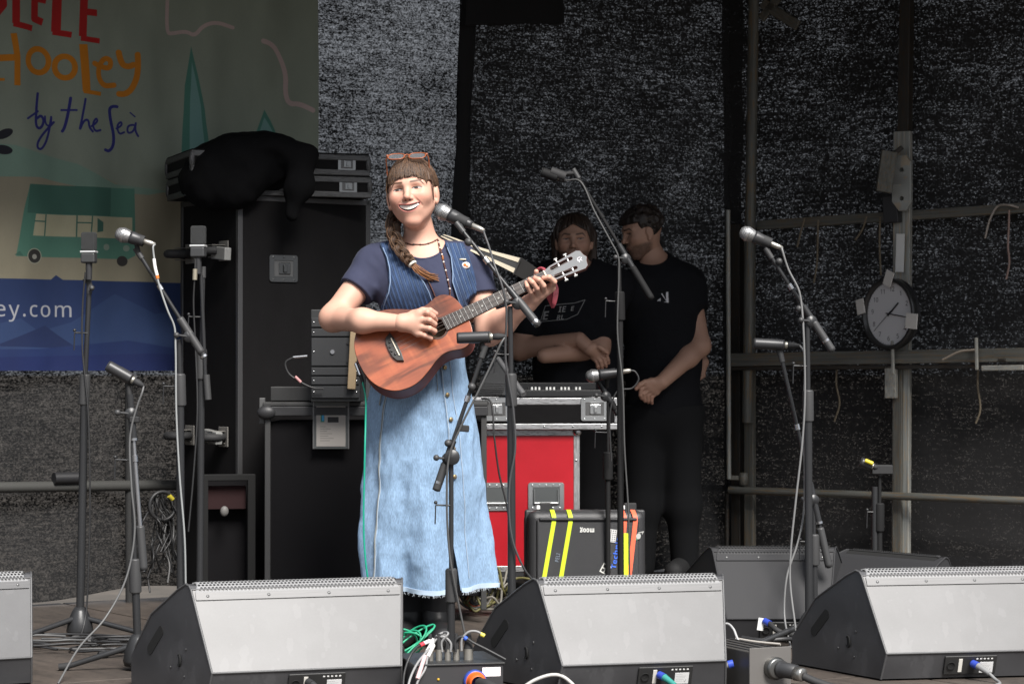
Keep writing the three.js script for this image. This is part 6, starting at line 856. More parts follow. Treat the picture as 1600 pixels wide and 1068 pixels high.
  const pn = []; for (let k = 0; k < 6; k++) pn.push(rod(at(745 + k, 598 + k * 3, 10.2 - k * 0.003), at(790 - k, 600 + k * 3, 10.2 - k * 0.003), 0.002)); wmesh('rib', merge(pn), rubber, lp);
}
{ // black hard case with straps and stickers
  const p = V(at(914, 850, 9.72).x, 0, -9.80), o = thing('hard_case', 'black plastic hard case with lime and orange straps and stickers', 'case', p, 0.12); const w = 0.47, h = 0.385, d = 0.19; o.rotation.x = -0.06; o.updateMatrixWorld();
  const m = M(0.030, 0.030, 0.032, 0.42, 0, { bumpMap: grain, bumpScale: 0.0005 }), y0 = 0.012 ; mesh('shell', box(w, h, d, 0, y0 + h / 2, 0, 0.035), m, o); mesh('lid_rim', box(w + 0.014, h + 0.008, 0.022, 0, y0 + h / 2, 0.02, 0.01), m, o); mesh('boss_panel', box(w - 0.06, h - 0.07, 0.02, 0, y0 + h / 2, d / 2, 0.012), m, o); for (const x of [-0.16, 0.18]) { mesh('clasp', box(0.05, 0.045, 0.03, x, y0 + h + 0.008, 0.03, 0.006), rubber, o); mesh('clasp_tag', box(0.014, 0.016, 0.004, x - 0.03, y0 + h + 0.012, 0.047, 0.002), whitePlastic, o); } mesh('ridge', box(w - 0.08, 0.012, 0.03, 0, y0 + h - 0.035, d / 2 + 0.004, 0.006), m, o);
  const lime = M(0.56, 0.74, 0.02, 0.6), oran = M(0.85, 0.13, 0.06, 0.6), zf = d / 2 + 0.0115, strap = (x0, x1, m2, wd = 0.017) => mesh('strap', slabGrid(2, 24, (u, v) => { const y = lerp(y0 + 0.01, y0 + h + 0.003, v), bend = v > 0.90 ? (v - 0.90) / 0.1 : 0; return V(lerp(x0, x1, v) + (u - 0.5) * wd - 0.012 * bend, y, zf + 0.002 - 0.032 * bend * bend); }, 0.002), m2, o);
  strap(-0.195, -0.128, lime); strap(-0.128, -0.062, lime); strap(0.118, 0.152, oran, 0.014); strap(0.150, 0.194, oran, 0.018); mesh('strap_tag', box(0.024, 0.17, 0.003, 0.147, y0 + 0.21, zf + 0.004, 0.001).rotateZ(0.0), lime, o); mesh('strap', slabGrid(2, 10, (u, v) => V(lerp(0.105, 0.128, v) + (u - 0.5) * 0.008, lerp(y0 + 0.01, y0 + 0.12, v), zf + 0.0015), 0.001), lime, o);
  const sticker = (name, wd, hd, x, y, rot, draw, cw = 256, ch = 64) => mesh(name, new THREE.PlaneGeometry(wd, hd).rotateZ(rot).translate(x, y + y0, zf + 0.0012), M(1, 1, 1, 0.5, 0, { map: canvasTex(cw, ch, (c) => { c.clearRect(0, 0, cw, ch); draw(c); }), transparent: true }), o);
  const word = (t, col, font) => (c) => { c.fillStyle = col; c.font = font; c.textAlign = 'center'; c.textBaseline = 'middle'; c.fillText(t, 128, 32, 250); };
  sticker('lettering', 0.085, 0.028, -0.004, 0.305, Math.PI, word('moog', 'rgb(226,226,222)', 'bold 66px sans-serif')); sticker('lettering', 0.072, 0.022, -0.122, 0.20, 1.38, word('PELI', 'rgb(112,122,134)', 'bold 62px sans-serif')); sticker('lettering', 0.150, 0.030, 0.112, 0.225, 1.40, word('Technics', 'rgb(58,104,214)', 'bold 58px sans-serif'));
  sticker('sticker', 0.034, 0.040, 0.068, 0.155, -0.5, (c) => { c.fillStyle = 'rgb(206,206,200)'; c.fillRect(0, 0, 64, 64); c.fillStyle = 'rgb(30,28,28)'; for (const x of [9, 36]) for (const y of [9, 36]) c.fillRect(x, y, 19, 19); }, 64, 64);
  sticker('sticker', 0.034, 0.050, 0.098, 0.285, -0.14, (c) => { c.fillStyle = 'rgb(196,196,194)'; c.fillRect(6, 0, 52, 64); c.fillStyle = 'rgb(70,70,72)'; for (let i = 0; i < 6; i++) for (let j = 0; j < 3; j++) c.fillRect(11 + j * 16, 5 + i * 10, 9, 5); }, 64, 64);
  sticker('sticker', 0.04, 0.05, 0.205, 0.285, -0.3, (c) => { c.fillStyle = 'rgb(170,172,168)'; c.beginPath(); c.arc(26, 36, 15, 0, 7); c.fill(); c.fillStyle = 'rgb(70,130,100)'; c.fillRect(8, 50, 16, 8); c.strokeStyle = 'rgb(180,180,176)'; c.lineWidth = 4; c.beginPath(); c.moveTo(18, 20); c.lineTo(48, 6); c.lineTo(44, 20); c.stroke(); }, 64, 64);
  sticker('sticker', 0.05, 0.022, 0.075, 0.072, -0.03, (c) => { c.fillStyle = 'rgb(226,60,24)'; c.fillRect(0, 10, 26, 44); c.fillStyle = 'rgb(236,180,30)'; c.fillRect(26, 10, 22, 44); c.fillStyle = 'rgb(150,156,160)'; c.fillRect(64, 8, 50, 48); }, 128, 64);
}
{ // clutter under and behind the skirt hem
  const o = thing('caster_wheel', 'orange rimmed wheel lying in the dark behind the microphone stand', 'wheel', V(at(742, 960, 9.75).x, 0, -9.75)); mesh('tyre', new THREE.TorusGeometry(0.042, 0.012, 10, 28).rotateY(0.5).translate(0, 0.056, 0), M(0.42, 0.075, 0.025, 0.5), o); mesh('hub', new THREE.CylinderGeometry(0.03, 0.03, 0.02, 18).rotateX(Math.PI / 2).rotateY(0.5).translate(0, 0.056, 0), blackPaint, o);
  const c2 = thing('cable_pile', 'pile of dark looped cables on the floor beside the red case', 'cables', V(at(775, 960, 9.6).x, 0, -9.6)); const cm = [cableBlack, M(0.14, 0.13, 0.11, 0.6), M(0.10, 0.09, 0.03, 0.6)]; for (let i = 0; i < 12; i++) { const pts = [], R = 0.05 + 0.05 * rnd(), ox = (rnd() - 0.5) * 0.22; for (let k = 0; k <= 14; k++) { const a = k / 14 * 6.28; pts.push(V(ox + R * Math.cos(a), 0.02 + 0.012 * i * rnd() + (R * 0.5) * (1 + Math.sin(a)), (rnd() - 0.5) * 0.03 + 0.05 * Math.cos(a + i))); } mesh('loop', tube(pts, 0.005, 60, 6), cm[i % 3], c2); }
  const c3 = thing('cable_bundle', 'tangle of dark cables hanging from the netting left of the rack', 'cables', onBack(256, 0.2)); for (let i = 0; i < 16; i++) { const pts = []; let x = 240 + rnd() * 34, y = 770 + rnd() * 20; for (let k = 0; k < 6; k++) { pts.push(backAt(x, y, 0.18 + rnd() * 0.08)); x += (rnd() - 0.5) * 26; y += 14 + rnd() * 18; } wmesh('loop', tube(pts, 0.004, 40, 5), i % 5 ? cableBlack : M(0.10, 0.10, 0.10, 0.5), c3); } const pts = []; for (let k = 0; k <= 16; k++) { const a = k / 16 * 6.28; pts.push(backAt(254 + 20 * Math.cos(a), 790 + 22 * Math.sin(a), 0.24)); } wmesh('coil', tube(pts, 0.008, 60), cableBlack, c3); wmesh('yellow_tape', rod(backAt(264, 774, 0.245), backAt(270, 780, 0.245), 0.0095), M(0.5, 0.42, 0.04, 0.5), c3);
}
{ // stage boxes
  const o = thing('stage_box', 'black cable stage box with blue and orange multipin plug below the singer', 'stage box', V(at(702, 1060, 7.25).x, 0, -7.29), 0.22); mesh('lid', box(0.27, 0.006, 0.30, 0, 0.102, 0, 0.002), M(0.03, 0.03, 0.03, 0.5, 0.3), o); mesh('housing', box(0.262, 0.10, 0.29, 0, 0.05, 0), M(0.045, 0.044, 0.046, 0.45, 0.3), o); mesh('paper_label', box(0.054, 0.026, 0.001, 0.095, 0.078, 0.1458, 0.0003), M(0.8, 0.76, 0.76, 0.6), o); mesh('plug_base', lathe([[0.0, 0.02], [0.03, 0.02], [0.034, 0.01], [0.034, 0]], V(0.045, 0.052, 0.145), V(0.045, 0.052, 1)), M(0.03, 0.06, 0.30, 0.4), o); mesh('plug_ring', lathe([[0.02, 0.05], [0.026, 0.046], [0.026, 0.024], [0.03, 0.02]], V(0.045, 0.052, 0.145), V(0.055, 0.05, 1)), M(0.62, 0.11, 0.015, 0.4), o); mesh('plug_sleeve', tube([V(0.05, 0.051, 0.19), V(0.068, 0.048, 0.23), V(0.10, 0.03, 0.27), V(0.14, 0.012, 0.32)], 0.018), rubber, o); mesh('led', ball(V(-0.062, 0.06, 0.1455), 0.004), M(0.5, 0.3, 0.02, 0.3), o);
  o.updateMatrixWorld(); for (let k = 0; k < 5; k++) { const x = -0.10 + k * 0.026 + 0.03, big = k === 4 ? 1.5 : 1, q = mesh('cable_plug', merge([new THREE.CylinderGeometry(0.0095 * big, 0.0095 * big, 0.032, 14).translate(x + (k === 4 ? 0.01 : 0), 0.121, 0.06), ]), M(0.42, 0.40, 0.36, 0.35, 0.8), o); mesh('boot', new THREE.CylinderGeometry(0.005 * big, 0.0092 * big, 0.045, 14).translate(x + (k === 4 ? 0.01 : 0), 0.160, 0.06), rubber, q); const s = o.localToWorld(V(x + (k === 4 ? 0.01 : 0), 0.18, 0.06)); }
  const cab = (label, m, r, pts, tip) => { const c = thing('microphone_cable', label, 'cable', at(pts[0][0], pts[0][1], pts[0][2]), 0, 'cables plugged into the stage box'); wmesh('lead', tube(pts.map((q) => at(...q)), r, 90, 7), m, c); if (tip) for (const [a, b, tm] of tip) wmesh('tape_mark', rod(at(...a), at(...b), r * 1.7), tm, c); return c; };
  const wm = M(0.62, 0.60, 0.58, 0.5), rm = M(0.6, 0.04, 0.06, 0.5), gm = M(0.22, 0.22, 0.22, 0.5), ym = M(0.7, 0.6, 0.08, 0.5), z = 7.22;
  cab('grey cable arching left from the stage box to a white and red sleeve', gm, 0.0036, [[691, 1018, z], [690, 1003, z], [700, 990, z], [692, 988, z + 0.04], [678, 998, z], [676, 1005, z], [668, 1016, z - 0.06], [652, 1036, z - 0.1], [640, 1062, z - 0.14], [636, 1085, z - 0.16]], [[[676, 1003, z], [667, 1018, z - 0.06], wm], [[664, 1024, z - 0.08], [652, 1060, z - 0.12], M(0.62, 0.42, 0.42, 0.5)]]);
  cab('dark cable with white and red sleeve lying across the stage box', cableBlack, 0.0036, [[697, 1018, z], [697, 1002, z], [684, 994, z], [672, 1002, z], [652, 1010, z - 0.04], [640, 1026, z - 0.08], [632, 1050, z - 0.1], [629, 1085, z - 0.12]], [[[676, 999, z], [662, 1005, z - 0.02], wm], [[662, 1005, z - 0.02], [656, 1008, z - 0.03], rm]]);
  cab('grey cable looping over the stage box plugs', gm, 0.0036, [[704, 1018, z], [704, 1004, z], [692, 994, z], [680, 1000, z], [676, 1010, z - 0.02], [668, 1026, z - 0.07], [664, 1045, z - 0.1], [652, 1066, z - 0.12], [648, 1090, z - 0.13]], [[[677, 1008, z - 0.02], [668, 1026, z - 0.07], wm]]);
  cab('grey cable curving right from the stage box to a yellow tip', gm, 0.0036, [[721, 1016, z], [722, 998, z], [732, 987, z], [744, 986, z], [756, 992, z]], [[[751, 990, z], [757, 993, z], ym]]);
  cab('black cable running from the stage box behind the middle loudspeaker', cableBlack, 0.004, [[712, 1018, z], [712, 1000, z], [722, 994, z], [740, 1004, z], [760, 1014, z], [790, 1030, z]], [[[725, 995, z], [729, 998, z], M(0.03, 0.10, 0.5, 0.5)]]);
  const b = thing('stage_box', 'grey metal stage box with large round multipin plug between two loudspeakers', 'stage box', V(at(1160, 1050, 7.5).x, 0, -7.53), 0.42); const gmt = M(0.11, 0.105, 0.10, 0.45, 0.5); mesh('housing', box(0.13, 0.115, 0.34, 0, 0.0578, 0), gmt, b); for (let k = 0; k < 4; k++) mesh('rib', box(0.006, 0.004, 0.32, -0.05 + k * 0.033, 0.117, 0, 0.001), M(0.04, 0.04, 0.042, 0.5), b); mesh('end_plate', box(0.142, 0.126, 0.006, 0, 0.0634, 0.174, 0.001), M(0.2, 0.19, 0.18, 0.45, 0.6), b); mesh('plug_base', lathe([[0, 0.03], [0.028, 0.03], [0.030, 0.022], [0.034, 0.02], [0.034, 0]], V(0.01, 0.065, 0.176), V(0.03, 0.06, 1)), M(0.16, 0.16, 0.155, 0.3, 0.9), b); mesh('plug_body', lathe([[0, 0.085], [0.022, 0.085], [0.024, 0.04], [0.027, 0.035], [0.027, 0.028]], V(0.01, 0.065, 0.176), V(0.35, 0.0, 1)), M(0.04, 0.04, 0.042, 0.4, 0.4), b); mesh('plug_cap', lathe([[0, 0.03], [0.018, 0.03], [0.021, 0.022], [0.021, 0], [0, 0]], V(0.04, 0.055, 0.255), V(0.4, 0.0, 1)), M(0.34, 0.33, 0.31, 0.3, 0.9), b); mesh('sleeve', tube([V(0.05, 0.05, 0.28), V(0.08, 0.035, 0.30), V(0.12, 0.02, 0.32), V(0.16, 0.012, 0.30)], 0.012), rubber, b);
  const e = thing('speaker_plug', 'blue collared plug lying beside the middle loudspeaker', 'plug', at(1138, 1040, 7.4), 0, 'plugs in the loudspeakers'); wmesh('sleeve', rod(at(1124, 1042, 7.4), at(1138, 1038, 7.4), 0.010), cableGrey, e); wmesh('collar', rod(at(1138, 1038, 7.4), at(1146, 1036, 7.4), 0.012), M(0.03, 0.07, 0.42, 0.4), e);
  const loose = (name, label, m, r, pts) => single(name, tube(pts.map((q) => at(...q)), r, 80, 7), m, label, 'cable');
  loose('loose_cable', 'pale looped cable end behind the right side of the middle loudspeaker', M(0.4, 0.4, 0.4, 0.5), 0.004, [[1124, 976, 8.2], [1136, 974, 8.2], [1146, 982, 8.15], [1152, 996, 8.1], [1160, 1010, 8.05]]);
  loose('loose_cable', 'grey cables lying from the right stage box under the rightmost loudspeaker', cableGrey, 0.005, [[1192, 1030, 7.6], [1212, 1036, 7.55], [1236, 1044, 7.5], [1262, 1062, 7.45]]);
  loose('loose_cable', 'grey cable bundle hanging down between middle loudspeaker and right stage box', cableGrey, 0.005, [[1126, 1046, 7.6], [1132, 1056, 7.58], [1142, 1075, 7.55]]);
  loose('loose_cable', 'thick grey cable with pale sleeve arching in front of the middle loudspeaker', M(0.45, 0.44, 0.42, 0.5), 0.0055, [[815, 1075, 7.25], [836, 1062, 7.25], [862, 1054, 7.25], [878, 1056, 7.25], [896, 1070, 7.25], [905, 1085, 7.25]]);
  single('tape_flag', box(0.022, 0.03, 0.002).rotateZ(0.2).translate(...at(938, 1064, 7.3).toArray()), M(0.75, 0.74, 0.72, 0.6), 'small white tape flag low on the back of the middle loudspeaker', 'tape');
  const bl = thing('speaker_plug', 'white tagged blue plug on the dark loudspeaker farther back', 'plug', at(1195, 975, 8.55), 0, 'plugs in the loudspeakers'); wmesh('tag', box(0.022, 0.044, 0.004).rotateZ(-0.15).translate(...at(1189, 975, 8.56).toArray()), whitePlastic, bl); wmesh('collar', rod(at(1195, 970, 8.56), at(1203, 974, 8.54), 0.012), M(0.03, 0.06, 0.36, 0.4), bl); wmesh('sleeve', tube([[1203, 974, 8.54], [1214, 984, 8.5], [1228, 990, 8.5], [1245, 992, 8.5]].map((q) => at(...q)), 0.010), rubber, bl);
  loose('loose_cable', 'black cables lying on the floor in front of the dark loudspeaker', cableBlack, 0.008, [[1160, 996, 8.5], [1190, 1000, 8.45], [1230, 998, 8.45], [1270, 1000, 8.4]]);
  loose('loose_cable', 'thin pale cable lying across the floor near the right stage box', M(0.35, 0.33, 0.3, 0.6), 0.004, [[1150, 997, 8.35], [1180, 1002, 8.3], [1220, 1006, 8.25]]);
}
// ---------- microphone stands ----------
const standBlack = M(0.024, 0.0245, 0.026, 0.36, 0, { specularIntensity: 0.8 }), standGrip = M(0.042, 0.042, 0.043, 0.5, 0), standMatt = M(0.012, 0.012, 0.0125, 0.7, 0, { specularIntensity: 0.4 }), micBody = M(0.035, 0.035, 0.037, 0.42, 0.2), meshTex = tex(64, 64, (x, y) => 110 + 110 * (Math.abs(Math.sin(x / 64 * Math.PI * 16)) * Math.abs(Math.sin(y / 64 * Math.PI * 16))), { rx: 2, ry: 1 });
const grilleM = M(0.85, 0.85, 0.85, 0.38, 0.7, { map: meshTex, bumpMap: meshTex, bumpScale: 0.0012 });
const dir = (a, b) => b.clone().sub(a).normalize();
// stand: base under column px at distance d, pole bent to px at the top; boom from a to b with a grip sleeve at its rear end
function stand({ px, d, topPx = px, topY, joinY, boom, label, base = 'tripod', thick = 1, spread = 0.28, turn = 0.4, sleeve = 0.22, mat = standBlack, boomMat = mat, poleR = 0.0125 }) {
  const grip = mat === standMatt ? standMatt : standGrip, f = onFloor(px, d), t = at(topPx, topY, d), j = at(lerp(px, topPx, 0.5), joinY, d), o = thing('microphone_stand', label, 'mic stand', f, 0, 'microphone stands across the stage');
  if (base === 'tripod') { wmesh('hub', lathe([[0, 0.115], [0.018, 0.115], [0.028, 0.10], [0.042, 0.065], [0.048, 0.032], [0.043, 0.015], [0, 0.015]], f, f.clone().setY(1)), mat, o); for (let k = 0; k < 3; k++) { const a = turn + k * Math.PI * 2 / 3, e = V(f.x + Math.cos(a) * spread, 0.014, f.z + Math.sin(a) * spread); wmesh('leg', rod(V(f.x + Math.cos(a) * 0.025, 0.075, f.z + Math.sin(a) * 0.025), e, 0.010, 0.009, 10), mat, o); wmesh('foot', rod(e, V(f.x + Math.cos(a) * (spread + 0.03), 0.011, f.z + Math.sin(a) * (spread + 0.03)), 0.0125, 0.0115, 10), rubber, o); } }
  else wmesh('round_base', lathe([[0, 0.03], [0.02, 0.03], [0.03, 0.02], [0.11, 0.014], [0.125, 0.008], [0.125, 0.001], [0, 0.001]], f, f.clone().setY(1)), mat, o);
  const f2 = f.clone().setY(0.05); wmesh('pole', rod(f2, j, poleR * thick), mat, o); wmesh('collar', lathe([[poleR * 1.05, -0.075], [poleR * 1.55, -0.07], [poleR * 1.55, 0.03], [poleR * 1.2, 0.036], [0, 0.036]], j, t), grip, o); wmesh('inner_pole', rod(j, t, poleR * 0.62 * thick), mat, o);
  if (boom) {
    const A = at(...boom[0]), B = at(...boom[1]), u = dir(A, B), L = A.distanceTo(B), c = A.clone().addScaledVector(u, clamp(t.clone().sub(A).dot(u), 0, L));
    wmesh('boom', rod(A, B, 0.0068, 0.0068), boomMat, o); wmesh('boom_sleeve', lathe([[0, 0], [0.0125, 0.002], [0.0135, 0.01], [0.0135, 0.095], [0.0115, 0.10], [0, 0.10]].map(([r, y]) => [r, y * sleeve / 0.22 * 1.6]), B, A), grip, o); wmesh('boom_grip', rod(c.clone().addScaledVector(u, -0.05), c.clone().addScaledVector(u, 0.09), 0.0115), standBlack, o);
    wmesh('clutch', lathe([[0, -0.014], [0.019, -0.012], [0.021, 0], [0.019, 0.012], [0, 0.014]], c.clone().add(V(0, -0.012, 0)), c.clone().add(V(0.25, -0.012, 1))), standBlack, o); wmesh('clutch_knob', merge([rod(c.clone().add(V(-0.005, -0.012, 0.01)), c.clone().add(V(-0.035, -0.008, 0.03)), 0.004), ball(c.clone().add(V(-0.038, -0.008, 0.032)), 0.010)]), standGrip, o);
    wmesh('boom_ring', rod(A.clone().addScaledVector(u, L * 0.33), A.clone().addScaledVector(u, L * 0.33 + 0.02), 0.0095), mat === standMatt ? mat : chrome, o); wmesh('boom_ring', rod(c.clone().addScaledVector(u, 0.09), c.clone().addScaledVector(u, 0.098), 0.0138), mat === standMatt ? mat : chrome, o);
    wmesh('thread_collar', rod(A.clone().addScaledVector(u, -0.012), A.clone().addScaledVector(u, 0.03), 0.010), standGrip, o);
  } else { wmesh('thread_collar', rod(t.clone().add(V(0, -0.02, 0)), t.clone().add(V(0, 0.02, 0)), 0.010), standGrip, o); }
  wmesh('cable_clip', merge([rod(t.clone().add(V(-0.004, -0.16, 0.006)), t.clone().add(V(-0.05, -0.158, 0.01)), 0.003), ball(t.clone().add(V(-0.05, -0.15, 0.01)), 0.006), rod(t.clone().add(V(-0.05, -0.158, 0.01)), t.clone().add(V(-0.052, -0.22, 0.01)), 0.0022)]), standBlack, o);
  return o;
}
function vocalMic(hx, hy, hd, tx, ty, td, label, big = 1) { // ball grille at h, tail towards t
  const h = at(hx, hy, hd), t = at(tx, ty, td), u = dir(h, t), o = thing('microphone', label, 'microphone', h.clone(), 0, 'microphones on stands'), s = big, L = h.distanceTo(t);
  wmesh('grille', lathe([[0, -0.028], [0.012, -0.026], [0.021, -0.018], [0.0255, -0.004], [0.0255, 0.004], [0.0235, 0.016], [0.020, 0.026]].map(([r, y]) => [r * s, y * s]), h, t, 28), grilleM, o); wmesh('grille_band', lathe([[0.0255, -0.004], [0.0268, -0.003], [0.0268, 0.003], [0.0255, 0.004]].map(([r, y]) => [r * s, y * s]), h, t, 28), M(0.5, 0.5, 0.5, 0.3, 0.9), o);
  wmesh('body', lathe([[0, 0.022], [0.021, 0.024], [0.022, 0.034], [0.019, 0.06], [0.0135, L / s - 0.01], [0.012, L / s], [0, L / s]].map(([r, y]) => [r * s, y * s]), h, t), micBody, o); wmesh('connector', lathe([[0, 0], [0.0095, 0], [0.0095, 0.03], [0.007, 0.045], [0, 0.045]], t, t.clone().add(u)), M(0.42, 0.40, 0.36, 0.35, 0.8), o);
  return { o, tail: t.clone().addScaledVector(u, 0.045), u };
}
function clipTo(o, a, b) { const u = dir(a, b); wmesh('mic_clip', merge([lathe([[0.0175, -0.03], [0.0185, -0.028], [0.0175, 0.028], [0.0165, 0.03]], a, a.clone().add(o.clipDir ?? V(1, 0, 0))), rod(a.clone().add(V(0, -0.012, 0)), b, 0.008, 0.009)]), rubber, o); }
function pencilMic(ax, ay, bx, by, d, label, dark = 1) {
  const micBody = dark < 1 ? standMatt : M(0.035, 0.035, 0.037, 0.42, 0.2); // small condenser, front at a, connector at b
  const a = at(ax, ay, d), b = at(bx, by, d), u = dir(a, b), L = a.distanceTo(b), o = thing('microphone', label, 'microphone', a.clone().lerp(b, 0.5), 0, 'microphones on stands');
  wmesh('body', lathe([[0, 0], [0.017, 0.001], [0.0185, 0.006], [0.0185, L * 0.62], [0.016, L * 0.66], [0, L * 0.66]], a, b), micBody, o); wmesh('grille', lathe([[0.0, -0.0012], [0.016, -0.0012], [0.0172, 0.001]], a, b), M(0.09, 0.09, 0.09, 0.5, 0.5), o); wmesh('connector', lathe([[0, L * 0.64], [0.0125, L * 0.645], [0.0125, L * 0.72], [0.009, L * 0.74]], a, b), M(0.46 * dark, 0.44 * dark, 0.38 * dark, 0.35, 0.8), o); wmesh('cable_boot', lathe([[0, L * 0.72], [0.010, L * 0.725], [0.0115, L * 0.85], [0.006, L], [0, L]], a, b), rubber, o);
  return { o, tail: b, u };
}
function largeMic(px, y0, y1, d, label) { // large flat condenser, grille above a light band
  const w = 0.052, c = at(px, (y0 + y1) / 2, d), h = (y1 - y0) * d / F, o = thing('microphone', label, 'microphone', at(px, y1, d), -0.15, 'microphones on stands'), gt = M(0.30, 0.31, 0.31, 0.45, 0.5, { bumpMap: grain, bumpScale: 0.002 });
  mesh('grille', box(w, h * 0.60, 0.036, 0, h * 0.69, 0, 0.008), M(0.050, 0.052, 0.053, 0.5, 0.4, { bumpMap: grain, bumpScale: 0.002 }), o); mesh('band', box(w + 0.003, h * 0.065, 0.040, 0, h * 0.36, 0, 0.002), M(0.62, 0.63, 0.63, 0.35, 0.5), o); mesh('body', box(w, h * 0.32, 0.038, 0, h * 0.165, 0, 0.006), M(0.055, 0.056, 0.058, 0.42, 0.3), o); mesh('neck', new THREE.CylinderGeometry(0.012, 0.011, 0.06, 16).translate(0, -0.028, 0), micBody, o); return o;
}
function cable(label, pts, m = cableBlack, r = 0.0033, name = 'microphone_cable') { return single(name, tube(pts.map((q) => (q.isVector3 ? q : at(...q))), r, pts.length * 14, 7), m, label, 'cable', 'microphone cables'); }
const micClip = (parent, at1, along, to) => { const c = lathe([[0.0160, -0.03], [0.0195, -0.03], [0.0190, 0.03], [0.0150, 0.03]], at1, at1.clone().add(along)); wmesh('mic_clip', merge([c, rod(at1, to, 0.007, 0.009)]), rubber, parent); };

{ // A: straight stand with large microphone, far left
  const d = 8.75, s = stand({ px: 125, d, topPx: 139, topY: 450, joinY: 600, label: 'tall straight microphone stand at far left with tripod legs on the floor', spread: 0.30, turn: 0.25, thick: 1.15 });
  wmesh('swivel', merge([rod(at(139, 452, d), at(138, 424, d), 0.009), rod(at(130, 436, d), at(146, 450, d), 0.006)]), standBlack, s); wmesh('swivel_knob', ball(at(143, 450, d - 0.02), 0.009), standGrip, s);
  largeMic(138.5, 362, 411, d - 0.02, 'large flat black condenser microphone with pale band in front of the printed van');
  cable('black cable running down the tall straight stand at far left', [[133, 425, d - 0.03], [129, 470, d - 0.02], [128, 540, d - 0.02], [137, 640, d - 0.03], [140, 760, d - 0.03], [138, 880, d - 0.02], [132, 970, d - 0.03], [120, 1000, d - 0.1], [88, 1012, d - 0.2], [60, 1040, d - 0.4]]);
}
{ // B: boom stand with vocal microphone
  const d = 8.35, s = stand({ px: 283, d, topPx: 279, topY: 530, joinY: 600, boom: [[214, 392, d], [316, 553, d]], label: 'boom microphone stand with raised arm, between the two large condenser microphones', thick: 1.1, sleeve: 0.2 });
  const m = vocalMic(192, 367, d - 0.02, 222, 376, d - 0.02, 'ball headed vocal microphone pointing left in front of the printed van'); micClip(s, at(211, 373, d - 0.02), m.u, at(216, 396, d));
  cable('pale cable with white and orange tape following the left boom arm', [m.tail, [239, 384, d - 0.03], [240, 400, d - 0.03], [247, 440, d - 0.04], [262, 486, d - 0.04], [272, 510, d - 0.03], [274, 545, d - 0.03], [275, 640, d - 0.03], [280, 740, d - 0.03], [288, 840, d - 0.03], [290, 930, d - 0.02]], M(0.26, 0.27, 0.27, 0.45), 0.0034);
  const tp = thing('cable_tape', 'white tape sleeve with orange end on the left boom cable', 'tape', at(241, 412, d - 0.03)); wmesh('white_sleeve', tube([[240, 404, d - 0.035], [242, 418, d - 0.037], [245, 430, d - 0.038]].map((q) => at(...q)), 0.0058), M(0.75, 0.73, 0.70, 0.5), tp); wmesh('orange_band', rod(at(245, 430, d - 0.038), at(246, 435, d - 0.038), 0.006), M(0.7, 0.18, 0.03, 0.5), tp);
}
{ // C: large microphone on a stand behind
  const d = 8.75, s = stand({ px: 312, d, topPx: 317, topY: 425, joinY: 560, label: 'straight microphone stand in front of the tall black case', thick: 1.0 });
  wmesh('arm', rod(at(322, 622, d - 0.02), at(314, 430, d - 0.02), 0.0065), standBlack, s); wmesh('arm_grip', rod(at(325, 624, d - 0.02), at(322, 585, d - 0.02), 0.012), standGrip, s); wmesh('swivel', rod(at(316, 432, d), at(309, 412, d), 0.008), standBlack, s);
  largeMic(309.5, 352, 402, d - 0.03, 'large flat black condenser microphone with pale band in front of the tall case');
  cable('black cable hanging from the large microphone by the tall case', [[305, 404, d - 0.04], [304, 430, d - 0.04], [302, 470, d - 0.03], [305, 540, d - 0.02], [308, 640, d - 0.03], [302, 740, d - 0.03], [294, 830, d - 0.03]], cableBlack, 0.0032);
  const cn = thing('cable_plug', 'small tan cable plug below the large microphone by the tall case', 'plug', at(304, 428, d - 0.04)); wmesh('shell', rod(at(304.5, 420, d - 0.04), at(304, 437, d - 0.04), 0.0085), M(0.40, 0.36, 0.28, 0.4, 0.6), cn);
}
{ // D: low boom at left
  const d = 7.85, s = stand({ px: 216, d, topPx: 205, topY: 640, joinY: 890, boom: [[203, 622, d], [224, 892, d]], label: 'low microphone stand at left with steep bright boom arm', spread: 0.22, turn: 1.0, sleeve: 0.2, boomMat: M(0.42, 0.42, 0.43, 0.3, 0.9) });
  const m = pencilMic(168, 571, 224, 603, d - 0.01, 'short black condenser microphone tilted on the low left stand'); micClip(s, at(198, 588, d), m.u, at(203, 626, d)); wmesh('spare_clip', box(0.03, 0.02, 0.03).translate(...at(210, 655, d).toArray()), rubber, s);
  cable('dark cable looping down from the low left condenser microphone', [m.tail, [222, 612, d - 0.02], [214, 634, d - 0.02], [203, 680, d - 0.02], [205, 760, d - 0.03], [210, 830, d - 0.03], [196, 905, d - 0.05], [164, 965, d - 0.1], [124, 1010, d - 0.2], [90, 1068, d - 0.35]], M(0.10, 0.10, 0.10, 0.5));
  // loops of cable round the far left stand's feet
  const c = thing('cable_coil', 'loops of black cable lying round the feet of the far left stand', 'cables', onFloor(140, 8.5)); for (let i = 0; i < 9; i++) { const pts = [], R = 0.12 + 0.14 * rnd(), ox = (rnd() - 0.5) * 0.3, oz = (rnd() - 0.5) * 0.3; for (let k = 0; k <= 12; k++) { const a = k / 12 * 5.2 + i; pts.push(V(ox + R * Math.cos(a), 0.006 + 0.008 * rnd() + 0.003 * i, oz + R * 0.7 * Math.sin(a))); } mesh('loop', tube(pts, 0.0042, 70, 6), i % 3 ? cableBlack : M(0.08, 0.08, 0.08, 0.5), c); }
}
